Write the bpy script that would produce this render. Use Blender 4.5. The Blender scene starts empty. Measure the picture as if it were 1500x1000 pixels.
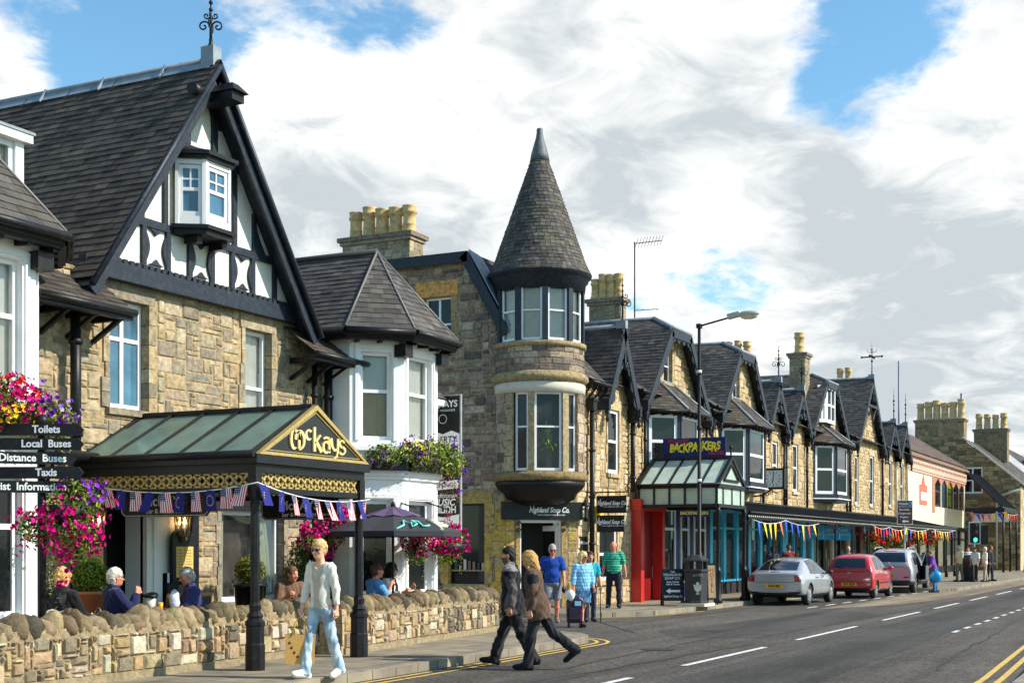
import bpy, bmesh, math, random
import numpy as np
from mathutils import Vector, Matrix
from mathutils.bvhtree import BVHTree

SC = bpy.context.scene
COL = SC.collection
R = math.radians
V = Vector
RNG = random.Random(7)

# ------------------------------------------------------------------ camera
# world axes: X runs along the street, Y from the road towards the shops, Z up
cam_d = bpy.data.cameras.new('camera')
cam = bpy.data.objects.new('camera', cam_d)
COL.objects.link(cam)
_right, _up, _back = V((.4508, -.8926, 0)), V((0, 0, 1)), V((-.8926, -.4508, 0))
cam.matrix_world = Matrix(((_right.x, _up.x, _back.x, 0), (_right.y, _up.y, _back.y, 0),
                           (_right.z, _up.z, _back.z, 1.74), (0, 0, 0, 1)))
cam_d.sensor_width = 36; cam_d.lens = 48.0; cam_d.shift_y = .2013
cam_d.clip_end = 9000; cam_d.clip_start = .1
SC.camera = cam

# ------------------------------------------------------------------ light
SUN = V((.27, -.85, .66)).normalized()          # towards the sun
sun_el = math.asin(SUN.z); sun_rot = math.atan2(SUN.x, SUN.y)
sl = bpy.data.lights.new('sun', 'SUN'); sl.energy = 5.0; sl.angle = R(.53); sl.color = (1, .94, .84)
so = bpy.data.objects.new('sun', sl); COL.objects.link(so)
so.rotation_euler = SUN.to_track_quat('Z', 'Y').to_euler()
SC.view_settings.view_transform = 'Standard'; SC.view_settings.look = 'None'
SC.view_settings.exposure = .38; SC.view_settings.gamma = 1
SC.render.film_transparent = False
SC.cycles.max_bounces = 6; SC.cycles.transparent_max_bounces = 8
SC.cycles.use_denoising = True

world = bpy.data.worlds.new('World'); SC.world = world; world.use_nodes = True
WN, WL = world.node_tree.nodes, world.node_tree.links
WN.clear()
def wnode(t, **k):
    n = WN.new(t)
    for a, b in k.items(): setattr(n, a, b)
    return n
def wmath(op, a, b=None, c=None):
    n = wnode('ShaderNodeMath', operation=op)
    for i, x in enumerate((a, b, c)):
        if x is None: continue
        if isinstance(x, (int, float)): n.inputs[i].default_value = x
        else: WL.new(x, n.inputs[i])
    return n.outputs[0]
def build_sky():
    sky = wnode('ShaderNodeTexSky', sky_type='NISHITA', sun_disc=False)
    sky.sun_elevation = sun_el; sky.sun_rotation = sun_rot; sky.air_density = 1.2; sky.dust_density = .3; sky.ozone_density = 3
    tc = wnode('ShaderNodeTexCoord')
    sep = wnode('ShaderNodeSeparateXYZ'); WL.new(tc.outputs['Generated'], sep.inputs[0])
    zc = wmath('MAXIMUM', sep.outputs[2], .03)
    zz = wmath('ADD', zc, .22)
    cx = wmath('DIVIDE', sep.outputs[0], zz); cy = wmath('DIVIDE', sep.outputs[1], zz)
    comb = wnode('ShaderNodeCombineXYZ'); WL.new(cx, comb.inputs[0]); WL.new(cy, comb.inputs[1])
    def noise(scale, detail, rough, off, dist=0):
        mp = wnode('ShaderNodeMapping'); mp.inputs['Location'].default_value = off
        WL.new(comb.outputs[0], mp.inputs[0])
        n = wnode('ShaderNodeTexNoise'); n.inputs['Scale'].default_value = scale
        n.inputs['Detail'].default_value = detail; n.inputs['Roughness'].default_value = rough
        n.inputs['Distortion'].default_value = dist
        WL.new(mp.outputs[0], n.inputs['Vector']); return n.outputs[0]
    n1 = noise(3.6, 10, .6, (3.1, 1.7, .4), .35)
    n2 = noise(11, 8, .62, (9.1, 4.7, 2.4), .3)
    # clearings and thick banks: soft lobes about fixed compass directions of the sky
    dens = wmath('ADD', n1, wmath('MULTIPLY', wmath('SUBTRACT', n2, .5), .5))
    def lobe(px, py, rad, amt):
        d = V((.8926, .4508, 0)) + _right * ((px - 750) / 2000) + V((0, 0, (802 - py) / 2000)); d.normalize()
        dp = wnode('ShaderNodeVectorMath', operation='DOT_PRODUCT')
        WL.new(tc.outputs['Generated'], dp.inputs[0]); dp.inputs[1].default_value = d
        mr = wnode('ShaderNodeMapRange'); mr.interpolation_type = 'SMOOTHSTEP'
        mr.inputs[1].default_value = math.cos(rad / 2000 * 1.05); mr.inputs[2].default_value = 1
        mr.inputs[3].default_value = 0; mr.inputs[4].default_value = amt
        WL.new(dp.outputs['Value'], mr.inputs[0]); return mr.outputs[0]
    for a in ((230, 150, 180, -.2), (140, 20, 150, -.2), (510, -20, 130, -.22), (655, 45, 110, -.2), (1290, 110, 150, -.17), (1210, 60, 90, -.08),
              (1350, 40, 100, -.08), (1080, 345, 130, -.16), (1205, 190, 100, -.12), (1120, 160, 200, .12), (1000, 250, 200, .1), (750, 100, 200, .1), (1180, 300, 120, .1), (60, 260, 220, .2), (520, 180, 300, .2), (900, 120, 300, .18),
              (960, 40, 200, .1), (1440, 420, 330, .2), (1250, 480, 300, .12), (420, 330, 240, .2), (690, 280, 240, .2), (1460, 130, 120, .15)):
        dens = wmath('ADD', dens, lobe(*a))
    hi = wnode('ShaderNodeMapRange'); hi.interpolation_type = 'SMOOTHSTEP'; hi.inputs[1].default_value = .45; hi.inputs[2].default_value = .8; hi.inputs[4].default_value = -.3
    WL.new(sep.outputs[2], hi.inputs[0]); dens = wmath('ADD', dens, hi.outputs[0])      # clouds thinned overhead, out of view, to cut ambient light
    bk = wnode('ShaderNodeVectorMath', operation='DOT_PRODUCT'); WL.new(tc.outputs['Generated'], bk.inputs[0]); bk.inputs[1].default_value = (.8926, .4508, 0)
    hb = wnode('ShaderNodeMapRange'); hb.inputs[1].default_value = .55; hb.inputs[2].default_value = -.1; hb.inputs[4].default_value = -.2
    WL.new(bk.outputs['Value'], hb.inputs[0]); dens = wmath('ADD', dens, hb.outputs[0])  # likewise thinned behind the viewer, unseen, to lower the fill
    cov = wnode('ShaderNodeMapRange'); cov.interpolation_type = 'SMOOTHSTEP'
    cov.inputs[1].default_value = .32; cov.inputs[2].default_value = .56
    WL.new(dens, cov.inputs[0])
    # cloud brightness: sunlit edges white, thick undersides grey
    n3 = noise(6.5, 10, .6, (5.3, 8.2, 1.1), .6)
    sh = wnode('ShaderNodeMapRange')
    sh.inputs[1].default_value = .33; sh.inputs[2].default_value = .63
    shade = wmath('ADD', n3, wmath('MULTIPLY', wmath('SUBTRACT', dens, .6), -.3))
    for a in ((1380, 430, 300, -.16), (1200, 480, 260, -.08), (860, 260, 150, -.07), (560, 330, 200, -.08), (1000, 130, 120, -.05), (760, 180, 140, .1), (480, 120, 140, .1), (930, 60, 140, .1),
              (640, 190, 170, .2), (60, 260, 200, .2), (1430, 180, 170, .2), (1130, 400, 170, .12), (350, 150, 120, .1), (1000, 560, 300, .12), (1400, 540, 160, .1)):
        shade = wmath('ADD', shade, lobe(*a))
    WL.new(shade, sh.inputs[0])
    ramp = wnode('ShaderNodeMix', data_type='RGBA')
    WL.new(sh.outputs[0], ramp.inputs[0])
    ramp.inputs[6].default_value = (.54, .60, .635, 1); ramp.inputs[7].default_value = (1.0, 1.0, .985, 1)
    scl = wnode('ShaderNodeVectorMath', operation='SCALE'); scl.inputs[3].default_value = 8.8
    WL.new(ramp.outputs[2], scl.inputs[0])
    skyc = wnode('ShaderNodeMix', data_type='RGBA', blend_type='MULTIPLY'); skyc.inputs[0].default_value = 1
    WL.new(sky.outputs[0], skyc.inputs[6]); skyc.inputs[7].default_value = (1.1, 1.5, 1.55, 1)
    mx = wnode('ShaderNodeMix', data_type='RGBA')
    WL.new(cov.outputs[0], mx.inputs[0]); WL.new(skyc.outputs[2], mx.inputs[6]); WL.new(scl.outputs[0], mx.inputs[7])
    bg = wnode('ShaderNodeBackground'); bg.inputs[1].default_value = .1
    WL.new(mx.outputs[2], bg.inputs[0])
    out = wnode('ShaderNodeOutputWorld'); WL.new(bg.outputs[0], out.inputs[0])
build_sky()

# ------------------------------------------------------------------ materials
def L(r, g=None, b=None):
    """sRGB 0-255 to linear"""
    if g is None: r, g, b = r
    def f(x):
        x /= 255
        return x / 12.92 if x <= .04045 else ((x + .055) / 1.055) ** 2.4
    return (f(r), f(g), f(b))
MATS = {}
def mat(name, col=None, rough=.7, metal=0, var=.18, scale=8, bump=0, bscale=40, attr=False, spec=.5, coat=0, emit=None, estr=0,
        alpha=None, sheen=0, trans=0, stain=0, stain_col=(.05, .04, .03), stain_scale=1.5, detail=4):
    if name in MATS: return MATS[name]
    m = bpy.data.materials.new(name); m.use_nodes = True
    N, K = m.node_tree.nodes, m.node_tree.links
    b = N['Principled BSDF']
    tc = N.new('ShaderNodeTexCoord')
    nz = N.new('ShaderNodeTexNoise'); nz.inputs['Scale'].default_value = scale; nz.inputs['Detail'].default_value = detail
    K.new(tc.outputs['Object'], nz.inputs['Vector'])
    mr = N.new('ShaderNodeMapRange'); mr.inputs[1].default_value = .25; mr.inputs[2].default_value = .75
    mr.inputs[3].default_value = 1 - var; mr.inputs[4].default_value = 1 + var
    K.new(nz.outputs[0], mr.inputs[0])
    mul = N.new('ShaderNodeVectorMath'); mul.operation = 'SCALE'
    K.new(mr.outputs[0], mul.inputs['Scale'])
    if attr:
        at = N.new('ShaderNodeAttribute'); at.attribute_name = 'Col'
        K.new(at.outputs['Color'], mul.inputs[0])
    else:
        mul.inputs[0].default_value = col
    src = mul.outputs[0]
    if stain:
        n2 = N.new('ShaderNodeTexNoise'); n2.inputs['Scale'].default_value = stain_scale; n2.inputs['Detail'].default_value = 6
        n2.inputs['Roughness'].default_value = .65
        K.new(tc.outputs['Object'], n2.inputs['Vector'])
        m2 = N.new('ShaderNodeMapRange'); m2.inputs[1].default_value = .5; m2.inputs[2].default_value = .72
        m2.inputs[3].default_value = 0; m2.inputs[4].default_value = stain
        K.new(n2.outputs[0], m2.inputs[0])
        mx = N.new('ShaderNodeMix'); mx.data_type = 'RGBA'
        K.new(m2.outputs[0], mx.inputs[0]); K.new(src, mx.inputs[6]); mx.inputs[7].default_value = (*stain_col, 1)
        src = mx.outputs[2]
    K.new(src, b.inputs['Base Color'])
    b.inputs['Roughness'].default_value = rough; b.inputs['Metallic'].default_value = metal
    b.inputs['Specular IOR Level'].default_value = spec
    if coat: b.inputs['Coat Weight'].default_value = coat; b.inputs['Coat Roughness'].default_value = .04
    if sheen: b.inputs['Sheen Weight'].default_value = sheen
    if emit: b.inputs['Emission Color'].default_value = (*emit, 1); b.inputs['Emission Strength'].default_value = estr
    if alpha is not None: b.inputs['Alpha'].default_value = alpha
    if trans: b.inputs['Transmission Weight'].default_value = trans
    if bump:
        nb = N.new('ShaderNodeTexNoise'); nb.inputs['Scale'].default_value = bscale; nb.inputs['Detail'].default_value = 6
        nb.inputs['Roughness'].default_value = .62
        K.new(tc.outputs['Object'], nb.inputs['Vector'])
        bp = N.new('ShaderNodeBump'); bp.inputs['Strength'].default_value = bump; bp.inputs['Distance'].default_value = .02
        K.new(nb.outputs[0], bp.inputs['Height']); K.new(bp.outputs[0], b.inputs['Normal'])
    MATS[name] = m
    return m
def glass(name, tint=(.8, .9, .85), fac=.75, rough=.02, refl=1.0, dm=.5):
    """thin glazing: see-through tinted sheet with a fresnel sky reflection"""
    if name in MATS: return MATS[name]
    m = bpy.data.materials.new(name); m.use_nodes = True
    N, K = m.node_tree.nodes, m.node_tree.links; N.clear()
    tr = N.new('ShaderNodeBsdfTransparent'); tr.inputs[0].default_value = (*tint, 1)
    df = N.new('ShaderNodeBsdfDiffuse'); df.inputs[0].default_value = (*[x * dm for x in tint], 1)
    nz = N.new('ShaderNodeTexNoise'); nz.inputs['Scale'].default_value = 2.2; nz.inputs['Detail'].default_value = 5
    tc = N.new('ShaderNodeTexCoord'); K.new(tc.outputs['Object'], nz.inputs['Vector'])
    mr = N.new('ShaderNodeMapRange'); mr.inputs[1].default_value = .3; mr.inputs[2].default_value = .75
    mr.inputs[3].default_value = max(0, 1 - fac - .12); mr.inputs[4].default_value = min(1, 1 - fac + .18)
    K.new(nz.outputs[0], mr.inputs[0])
    m1 = N.new('ShaderNodeMixShader'); K.new(mr.outputs[0], m1.inputs[0]); K.new(tr.outputs[0], m1.inputs[1]); K.new(df.outputs[0], m1.inputs[2])
    gl = N.new('ShaderNodeBsdfGlossy'); gl.inputs['Roughness'].default_value = rough; gl.inputs[0].default_value = (*[refl * t / max(tint) for t in tint], 1)
    fr = N.new('ShaderNodeFresnel'); fr.inputs[0].default_value = 1.55
    m2 = N.new('ShaderNodeMixShader'); K.new(fr.outputs[0], m2.inputs[0]); K.new(m1.outputs[0], m2.inputs[1]); K.new(gl.outputs[0], m2.inputs[2])
    o = N.new('ShaderNodeOutputMaterial'); K.new(m2.outputs[0], o.inputs[0])
    MATS[name] = m
    return m

M_STONE = mat('masonry', attr=True, rough=.93, var=.38, scale=13, bump=1.0, bscale=18, detail=9, spec=.1, stain=.7, stain_col=(.07, .062, .05), stain_scale=5.5)
M_STONE2 = mat('rubble', attr=True, rough=.93, var=.34, scale=16, bump=1.0, bscale=30, detail=8, spec=.2, stain=.4, stain_col=(.07, .06, .045), stain_scale=3.5)
M_SLATE = mat('slate', attr=True, rough=.72, var=.28, scale=5, bump=.35, bscale=60, spec=.22, stain=.30, stain_col=(.13, .115, .075), stain_scale=1.1)
M_LEAD = mat('lead', (.24, .27, .30), rough=.5, var=.25, scale=5, bump=.2, bscale=12, spec=.5)
M_BLACK = mat('black_paint', (.008, .008, .009), rough=.42, spec=.3, var=.3, scale=6, bump=.15, bscale=50, stain=.35, stain_col=(.05, .048, .045), stain_scale=16)
M_TIMBER = mat('timber_paint', (.013, .019, .030), rough=.45, spec=.35, var=.35, scale=9, bump=.25, bscale=45, stain=.4, stain_col=(.075, .08, .085), stain_scale=12)
M_WHITE = mat('white_paint', (.84, .83, .80), rough=.5, var=.06, scale=3, bump=.06, bscale=60, stain=.12, stain_col=(.5, .47, .4))
M_RENDER = mat('white_render', (.86, .85, .82), rough=.85, var=.06, scale=2.5, bump=.25, bscale=90, stain=.2, stain_col=(.55, .52, .45), stain_scale=1.2)
M_ROUGH = mat('roughcast', (.78, .75, .66), rough=.95, var=.14, scale=30, bump=1.0, bscale=55, spec=.2)
M_UPVC = mat('window_white', (.82, .82, .82), rough=.32, var=.04, scale=4)
M_GOLD = mat('gold_paint', (.46, .33, .11), rough=.42, metal=.25, var=.2, scale=20, bump=.15)
M_GOLD2 = mat('gold_letter', (.80, .62, .26), rough=.4, metal=.15, var=.1, scale=20)
M_PANE = mat('dark_pane', (.012, .013, .014), rough=.03, var=.7, scale=1.3, spec=.38, bump=.05, bscale=1.6)
M_PANEB = mat('blue_pane', (.05, .13, .19), rough=.04, var=.5, scale=2.3, spec=1.0, bump=.05, bscale=1.6)
M_GLASS = glass('clear_glass', (.95, .97, .96), 1.1, refl=.55)
M_CGLASS = glass('canopy_glass', (.31, .43, .36), .3, rough=.2, refl=.5, dm=.7)
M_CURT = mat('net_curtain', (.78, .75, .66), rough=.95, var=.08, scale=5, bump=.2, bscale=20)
M_BLIND = mat('tan_blind', (.56, .37, .17), rough=.9, var=.08, scale=6)
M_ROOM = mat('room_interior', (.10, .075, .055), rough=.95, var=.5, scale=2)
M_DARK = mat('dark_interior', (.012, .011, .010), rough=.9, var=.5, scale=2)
M_POT = mat('chimney_clay', (.62, .42, .18), rough=.85, var=.3, scale=7, bump=.3, stain=.6, stain_col=(.13, .10, .06), stain_scale=4)
M_IRON = mat('iron', (.011, .011, .012), rough=.5, spec=.3, var=.3, scale=10)
M_CREAM = mat('cream_stone', (.62, .56, .45), rough=.9, var=.12, scale=6, bump=.3, stain=.25, stain_col=(.3, .26, .2))
M_WTXT = mat('white_lettering', (.82, .82, .80), rough=.6, var=.03)
M_LEAF = mat('leaf', attr=True, rough=.75, var=.25, scale=6, spec=.12)
M_PETAL = mat('petal', attr=True, rough=.9, var=.12, scale=9, spec=.05)
M_ATTR = mat('painted', attr=True, rough=.55, var=.1, scale=7)
M_CLOTHF = mat('flag_cloth', attr=True, rough=.85, var=.08, scale=12)

# ------------------------------------------------------------------ mesh helpers
ORG = {}
def clipc(poly, clip):
    """clip a 2-D polygon by a convex counter-clockwise polygon"""
    out = poly
    n = len(clip)
    for i in range(n):
        ax, ay = clip[i]; bx, by = clip[(i + 1) % n]
        inp, out = out, []
        if not inp: return []
        def side(p): return (bx - ax) * (p[1] - ay) - (by - ay) * (p[0] - ax)
        for j in range(len(inp)):
            p, q = inp[j], inp[(j + 1) % len(inp)]
            sp, sq = side(p), side(q)
            if sp >= 0: out.append(p)
            if (sp >= 0) != (sq >= 0):
                t = sp / (sp - sq)
                out.append((p[0] + (q[0] - p[0]) * t, p[1] + (q[1] - p[1]) * t))
    return out
class Frame:
    """a vertical plane: u along it, v up, w out of it"""
    def __init__(s, o, u, n=None, z=(0, 0, 1)):
        s.o, s.u, s.z = V(o), V(u).normalized(), V(z).normalized()
        s.n = V(n).normalized() if n is not None else s.u.cross(s.z)
    def p(s, u, v, w=0): return s.o + s.u * u + s.z * v + s.n * w
class MB:
    def __init__(s): s.v, s.f, s.c, s.m, s.s = [], [], [], [], []
    def add(s, vs, fs, col=(1, 1, 1), mi=0, smooth=False):
        b = len(s.v)
        s.v.extend([tuple(x) for x in vs])
        for f in fs: s.f.append(tuple(i + b for i in f)); s.c.append(col); s.m.append(mi); s.s.append(smooth)
        return s
    def quad(s, a, b, c, d, col=(1, 1, 1), mi=0): return s.add((a, b, c, d), ((0, 1, 2, 3),), col, mi)
    def poly(s, pts, col=(1, 1, 1), mi=0): return s.add(pts, (tuple(range(len(pts))),), col, mi)
    def hexa(s, P, col=(1, 1, 1), mi=0):
        """8 corners: 4 bottom ring, 4 top ring"""
        return s.add(P, ((0, 3, 2, 1), (4, 5, 6, 7), (0, 1, 5, 4), (1, 2, 6, 5), (2, 3, 7, 6), (3, 0, 4, 7)), col, mi)
    def box(s, x0, x1, y0, y1, z0, z1, col=(1, 1, 1), mi=0):
        return s.hexa([(x0, y0, z0), (x1, y0, z0), (x1, y1, z0), (x0, y1, z0), (x0, y0, z1), (x1, y0, z1), (x1, y1, z1), (x0, y1, z1)], col, mi)
    def fbox(s, F, u0, u1, v0, v1, w0, w1, col=(1, 1, 1), mi=0):
        return s.hexa([F.p(u0, v0, w1), F.p(u1, v0, w1), F.p(u1, v0, w0), F.p(u0, v0, w0), F.p(u0, v1, w1), F.p(u1, v1, w1), F.p(u1, v1, w0), F.p(u0, v1, w0)], col, mi)
    def fprism(s, F, pts, w0, w1, col=(1, 1, 1), mi=0):
        n = len(pts)
        vs = [F.p(u, v, w1) for u, v in pts] + [F.p(u, v, w0) for u, v in pts]
        fs = [tuple(range(n)), tuple(range(2 * n - 1, n - 1, -1))] + [(i, i + n, (i + 1) % n + n, (i + 1) % n) for i in range(n)]
        return s.add(vs, fs, col, mi)
    def bar(s, a, b, r, r2=None, col=(1, 1, 1), mi=0, up=(0, 0, 1)):
        """rectangular bar from a to b; r, r2 are half widths"""
        a, b = V(a), V(b); d = (b - a).normalized(); u = V(up)
        if abs(d.dot(u)) > .98: u = V((1, 0, 0))
        x = d.cross(u).normalized(); y = x.cross(d); r2 = r if r2 is None else r2
        P = [q + x * (i * r) + y * (j * r2) for q in (a, b) for i, j in ((-1, -1), (1, -1), (1, 1), (-1, 1))]
        return s.hexa(P, col, mi)
    def tube(s, pts, r, seg=8, col=(1, 1, 1), mi=0, cap=True, smooth=True):
        pts = [V(p) for p in pts]; n = len(pts); rs = r if isinstance(r, (list, tuple)) else [r] * n
        vs = []; prev = None
        for i, p in enumerate(pts):
            d = (pts[min(i + 1, n - 1)] - pts[max(i - 1, 0)])
            d = d.normalized() if d.length > 1e-9 else V((0, 0, 1))
            if prev is None:
                x = d.cross(V((0, 0, 1)) if abs(d.z) < .95 else V((1, 0, 0))).normalized()
            else:
                x = (prev - d * prev.dot(d)).normalized()
            prev = x; y = d.cross(x)
            for k in range(seg):
                a = 2 * math.pi * k / seg; vs.append(p + (x * math.cos(a) + y * math.sin(a)) * rs[i])
        fs = [(i * seg + k, i * seg + (k + 1) % seg, (i + 1) * seg + (k + 1) % seg, (i + 1) * seg + k) for i in range(n - 1) for k in range(seg)]
        s.add(vs, fs, col, mi, smooth)
        if cap:
            b = len(s.v) - n * seg
            for ring in (tuple(b + k for k in range(seg - 1, -1, -1)), tuple(b + (n - 1) * seg + k for k in range(seg))):
                s.f.append(ring); s.c.append(col); s.m.append(mi); s.s.append(False)
        return s
    def lathe(s, c, prof, seg=16, col=(1, 1, 1), mi=0, smooth=True, a0=0, cap=True):
        """prof: (radius, z) from bottom to top about the vertical through c"""
        c = V(c); vs = []
        for r, z in prof:
            for k in range(seg):
                a = a0 + 2 * math.pi * k / seg; vs.append((c.x + r * math.cos(a), c.y + r * math.sin(a), c.z + z))
        n = len(prof)
        fs = [(i * seg + k, i * seg + (k + 1) % seg, (i + 1) * seg + (k + 1) % seg, (i + 1) * seg + k) for i in range(n - 1) for k in range(seg)]
        s.add(vs, fs, col, mi, smooth)
        if cap:
            b = len(s.v) - n * seg
            for ring in (tuple(b + k for k in range(seg - 1, -1, -1)), tuple(b + (n - 1) * seg + k for k in range(seg))):
                s.f.append(ring); s.c.append(col); s.m.append(mi); s.s.append(False)
        return s
    def ball(s, c, r, seg=10, rings=6, col=(1, 1, 1), mi=0, sq=(1, 1, 1), jit=0, rng=RNG, rot=None):
        c = V(c); vs = [];
        for i in range(rings + 1):
            th = math.pi * i / rings
            for k in range(seg):
                ph = 2 * math.pi * k / seg; j = 1 + rng.uniform(-jit, jit)
                p = V((math.sin(th) * math.cos(ph) * sq[0], math.sin(th) * math.sin(ph) * sq[1], -math.cos(th) * sq[2])) * (r * j)
                if rot is not None: p = rot @ p
                vs.append(c + p)
        fs = [(i * seg + k, i * seg + (k + 1) % seg, (i + 1) * seg + (k + 1) % seg, (i + 1) * seg + k) for i in range(rings) for k in range(seg)]
        return s.add(vs, fs, col, mi, True)
    def text(s, F, body, size, u=0, v=0, w=.002, ext=.003, bold=0, align='CENTER', shear=0, col=(1, 1, 1), mi=0, sx=1, xf=None):
        vs, fs = text_mesh(body, size, ext, bold, align, shear)
        out = []
        for x, y, z in vs:
            x *= sx
            if xf: x, y = xf(x, y)
            out.append(F.p(u + x, v + y, w + z))
        return s.add(out, fs, col, mi)
    def build(s, name, mats, parent=None, loc=None, local=False, org=None):
        if not s.f: return None
        if not isinstance(mats, (list, tuple)): mats = [mats]
        if parent is not None:
            o3 = V((0, 0, 0)) if local else ORG[parent.name]
        else:
            o3 = V(loc) if loc is not None else V((0, 0, 0))
        me = bpy.data.meshes.new(name)
        va = np.array(s.v, dtype=np.float64).reshape(-1, 3) - np.array(o3)
        me.from_pydata(va.tolist(), [], s.f)
        for m in mats: me.materials.append(m)
        nf = len(me.polygons)
        if nf == len(s.f):
            me.polygons.foreach_set('material_index', np.array(s.m, dtype=np.int32))
            me.polygons.foreach_set('use_smooth', np.array(s.s, dtype=bool))
            ca = me.color_attributes.new('Col', 'FLOAT_COLOR', 'CORNER')
            cnt = np.array([len(f) for f in s.f])
            c4 = np.ones((nf, 4), dtype=np.float32); c4[:, :3] = np.array(s.c, dtype=np.float32)[:, :3]
            ca.data.foreach_set('color', np.repeat(c4, cnt, axis=0).ravel())
        me.validate(); me.update()
        ob = bpy.data.objects.new(name, me); COL.objects.link(ob)
        if parent is not None: ob.parent = parent
        else: ob.location = o3
        ORG[ob.name] = V(o3)
        return ob
_txt = {}
def text_mesh(body, size, ext, bold, align, shear):
    k = (body, size, ext, bold, align, shear)
    if k in _txt: return _txt[k]
    cu = bpy.data.curves.new('t', 'FONT'); cu.body = body; cu.size = size; cu.extrude = ext; cu.offset = bold
    cu.align_x = align; cu.align_y = 'CENTER'; cu.shear = shear; cu.resolution_u = 3
    ob = bpy.data.objects.new('t', cu); COL.objects.link(ob)
    dg = bpy.context.evaluated_depsgraph_get(); ev = ob.evaluated_get(dg); me = ev.to_mesh()
    r = ([tuple(v.co) for v in me.vertices], [tuple(p.vertices) for p in me.polygons])
    ev.to_mesh_clear(); bpy.data.objects.remove(ob); bpy.data.curves.remove(cu)
    _txt[k] = r
    return r
def tag(o, label=None, cat=None, group=None, kind=None):
    if label: o['label'] = label
    if cat: o['category'] = cat
    if group: o['group'] = group
    if kind: o['kind'] = kind
    return o
def thing(name, loc, label, cat, group=None, rz=0):
    o = bpy.data.objects.new(name, None); COL.objects.link(o)
    o.location = loc; o.rotation_euler = (0, 0, rz); ORG[o.name] = V(loc)
    return tag(o, label, cat, group)
def copy_tree(o, parent=None):
    c = o.copy(); COL.objects.link(c)
    if parent is not None: c.parent = parent
    ORG[c.name] = ORG[o.name]
    for ch in list(o.children): copy_tree(ch, c)
    return c
def jitc(c, a, rng=RNG):
    k = 1 + rng.uniform(-a, a)
    return tuple(max(0, x * k * (1 + rng.uniform(-a, a) * .25)) for x in c)

# ------------------------------------------------------------------ masonry and slate
TAN = [L(160, 144, 117), L(170, 153, 124), L(150, 137, 114), L(142, 130, 110), L(168, 148, 114), L(138, 127, 108), L(176, 160, 132)]
TANW = [L(190, 166, 126), L(180, 155, 116), L(196, 174, 138), L(172, 148, 112), L(186, 160, 120), L(198, 179, 146)]
GREY = [L(152, 135, 117), L(160, 142, 121), L(138, 122, 108), L(172, 152, 130), L(146, 122, 106), L(124, 112, 102), L(178, 160, 138), L(106, 97, 90)]
MORT = L(174, 148, 108); MORTG = L(158, 142, 116)
def stones(mb, F, u0, u1, v0, v1, holes, pal, rng, cell=.1, wr=(2, 6), hr=(1, 3), relief=.03, joint=.012, clip=None, jit=.16, w0=.002, frame_w=0):
    nu, nv = int(round((u1 - u0) / cell)), int(round((v1 - v0) / cell))
    cu, cv = (u1 - u0) / nu, (v1 - v0) / nv
    occ = np.zeros((nu, nv), bool)
    for h in holes:
        a0, a1 = max(0, math.floor((h[0] - u0) / cu + .25)), min(nu, math.ceil((h[1] - u0) / cu - .25))
        b0, b1 = max(0, math.floor((h[2] - v0) / cv + .25)), min(nv, math.ceil((h[3] - v0) / cv - .25))
        if a1 > a0 and b1 > b0: occ[a0:a1, b0:b1] = True
    for j in range(nv):
        for i in range(nu):
            if occ[i, j]: continue
            hh = rng.randint(*hr); ww = rng.randint(*wr)
            if hh == 1: ww = max(2, ww - 1)
            hh = min(hh, nv - j)
            w = 0
            while w < ww and i + w < nu and not occ[i + w, j]: w += 1
            while hh > 1 and occ[i:i + w, j:j + hh].any(): hh -= 1
            # do not leave one-cell slivers
            if i + w + 1 == nu: w += 1 if not occ[nu - 1, j:j + hh].any() else 0
            occ[i:i + w, j:j + hh] = True
            a, b, c, d = u0 + i * cu + joint / 2, u0 + (i + w) * cu - joint / 2, v0 + j * cv + joint / 2, v0 + (j + hh) * cv - joint / 2
            q = min(.02, cell * .18)
            P = [(a + rng.uniform(0, q), c + rng.uniform(0, q)), (b - rng.uniform(0, q), c + rng.uniform(0, q)),
                 (b - rng.uniform(0, q), d - rng.uniform(0, q)), (a + rng.uniform(0, q), d - rng.uniform(0, q))]
            if clip:
                P = clipc(P, clip)
                if len(P) < 3: continue
            if holes:
                gx, gy = (a + b) / 2, (c + d) / 2
                for h in holes:   # trim against opening edges
                    if h[2] < gy < h[3]:
                        if a < h[1] < b: P = [(max(x, h[1] + joint / 2), y) for x, y in P]
                        elif a < h[0] < b: P = [(min(x, h[0] - joint / 2), y) for x, y in P]
            cx = sum(p[0] for p in P) / len(P); cy = sum(p[1] for p in P) / len(P)
            ext = min(max(p[0] for p in P) - min(p[0] for p in P), max(p[1] for p in P) - min(p[1] for p in P))
            if ext < .02: continue
            k = max(.5, 1 - 2 * min(.014, ext * .14) / ext)
            rl = relief * rng.uniform(.35, 1.1)
            n = len(P)
            col = jitc(rng.choice(pal), jit, rng)
            vs = [F.p(x, y, w0) for x, y in P]
            vs += [F.p(cx + (x - cx) * k, cy + (y - cy) * k, w0 + rl * rng.uniform(.7, 1.15)) for x, y in P]
            vs.append(F.p(cx + rng.uniform(-.2, .2) * ext, cy + rng.uniform(-.2, .2) * ext, w0 + rl * rng.uniform(.95, 1.5)))
            fs = [(i2, (i2 + 1) % n, (i2 + 1) % n + n, i2 + n) for i2 in range(n)] + [(n + i2, n + (i2 + 1) % n, 2 * n) for i2 in range(n)]
            mb.add(vs, fs, col)
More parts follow.
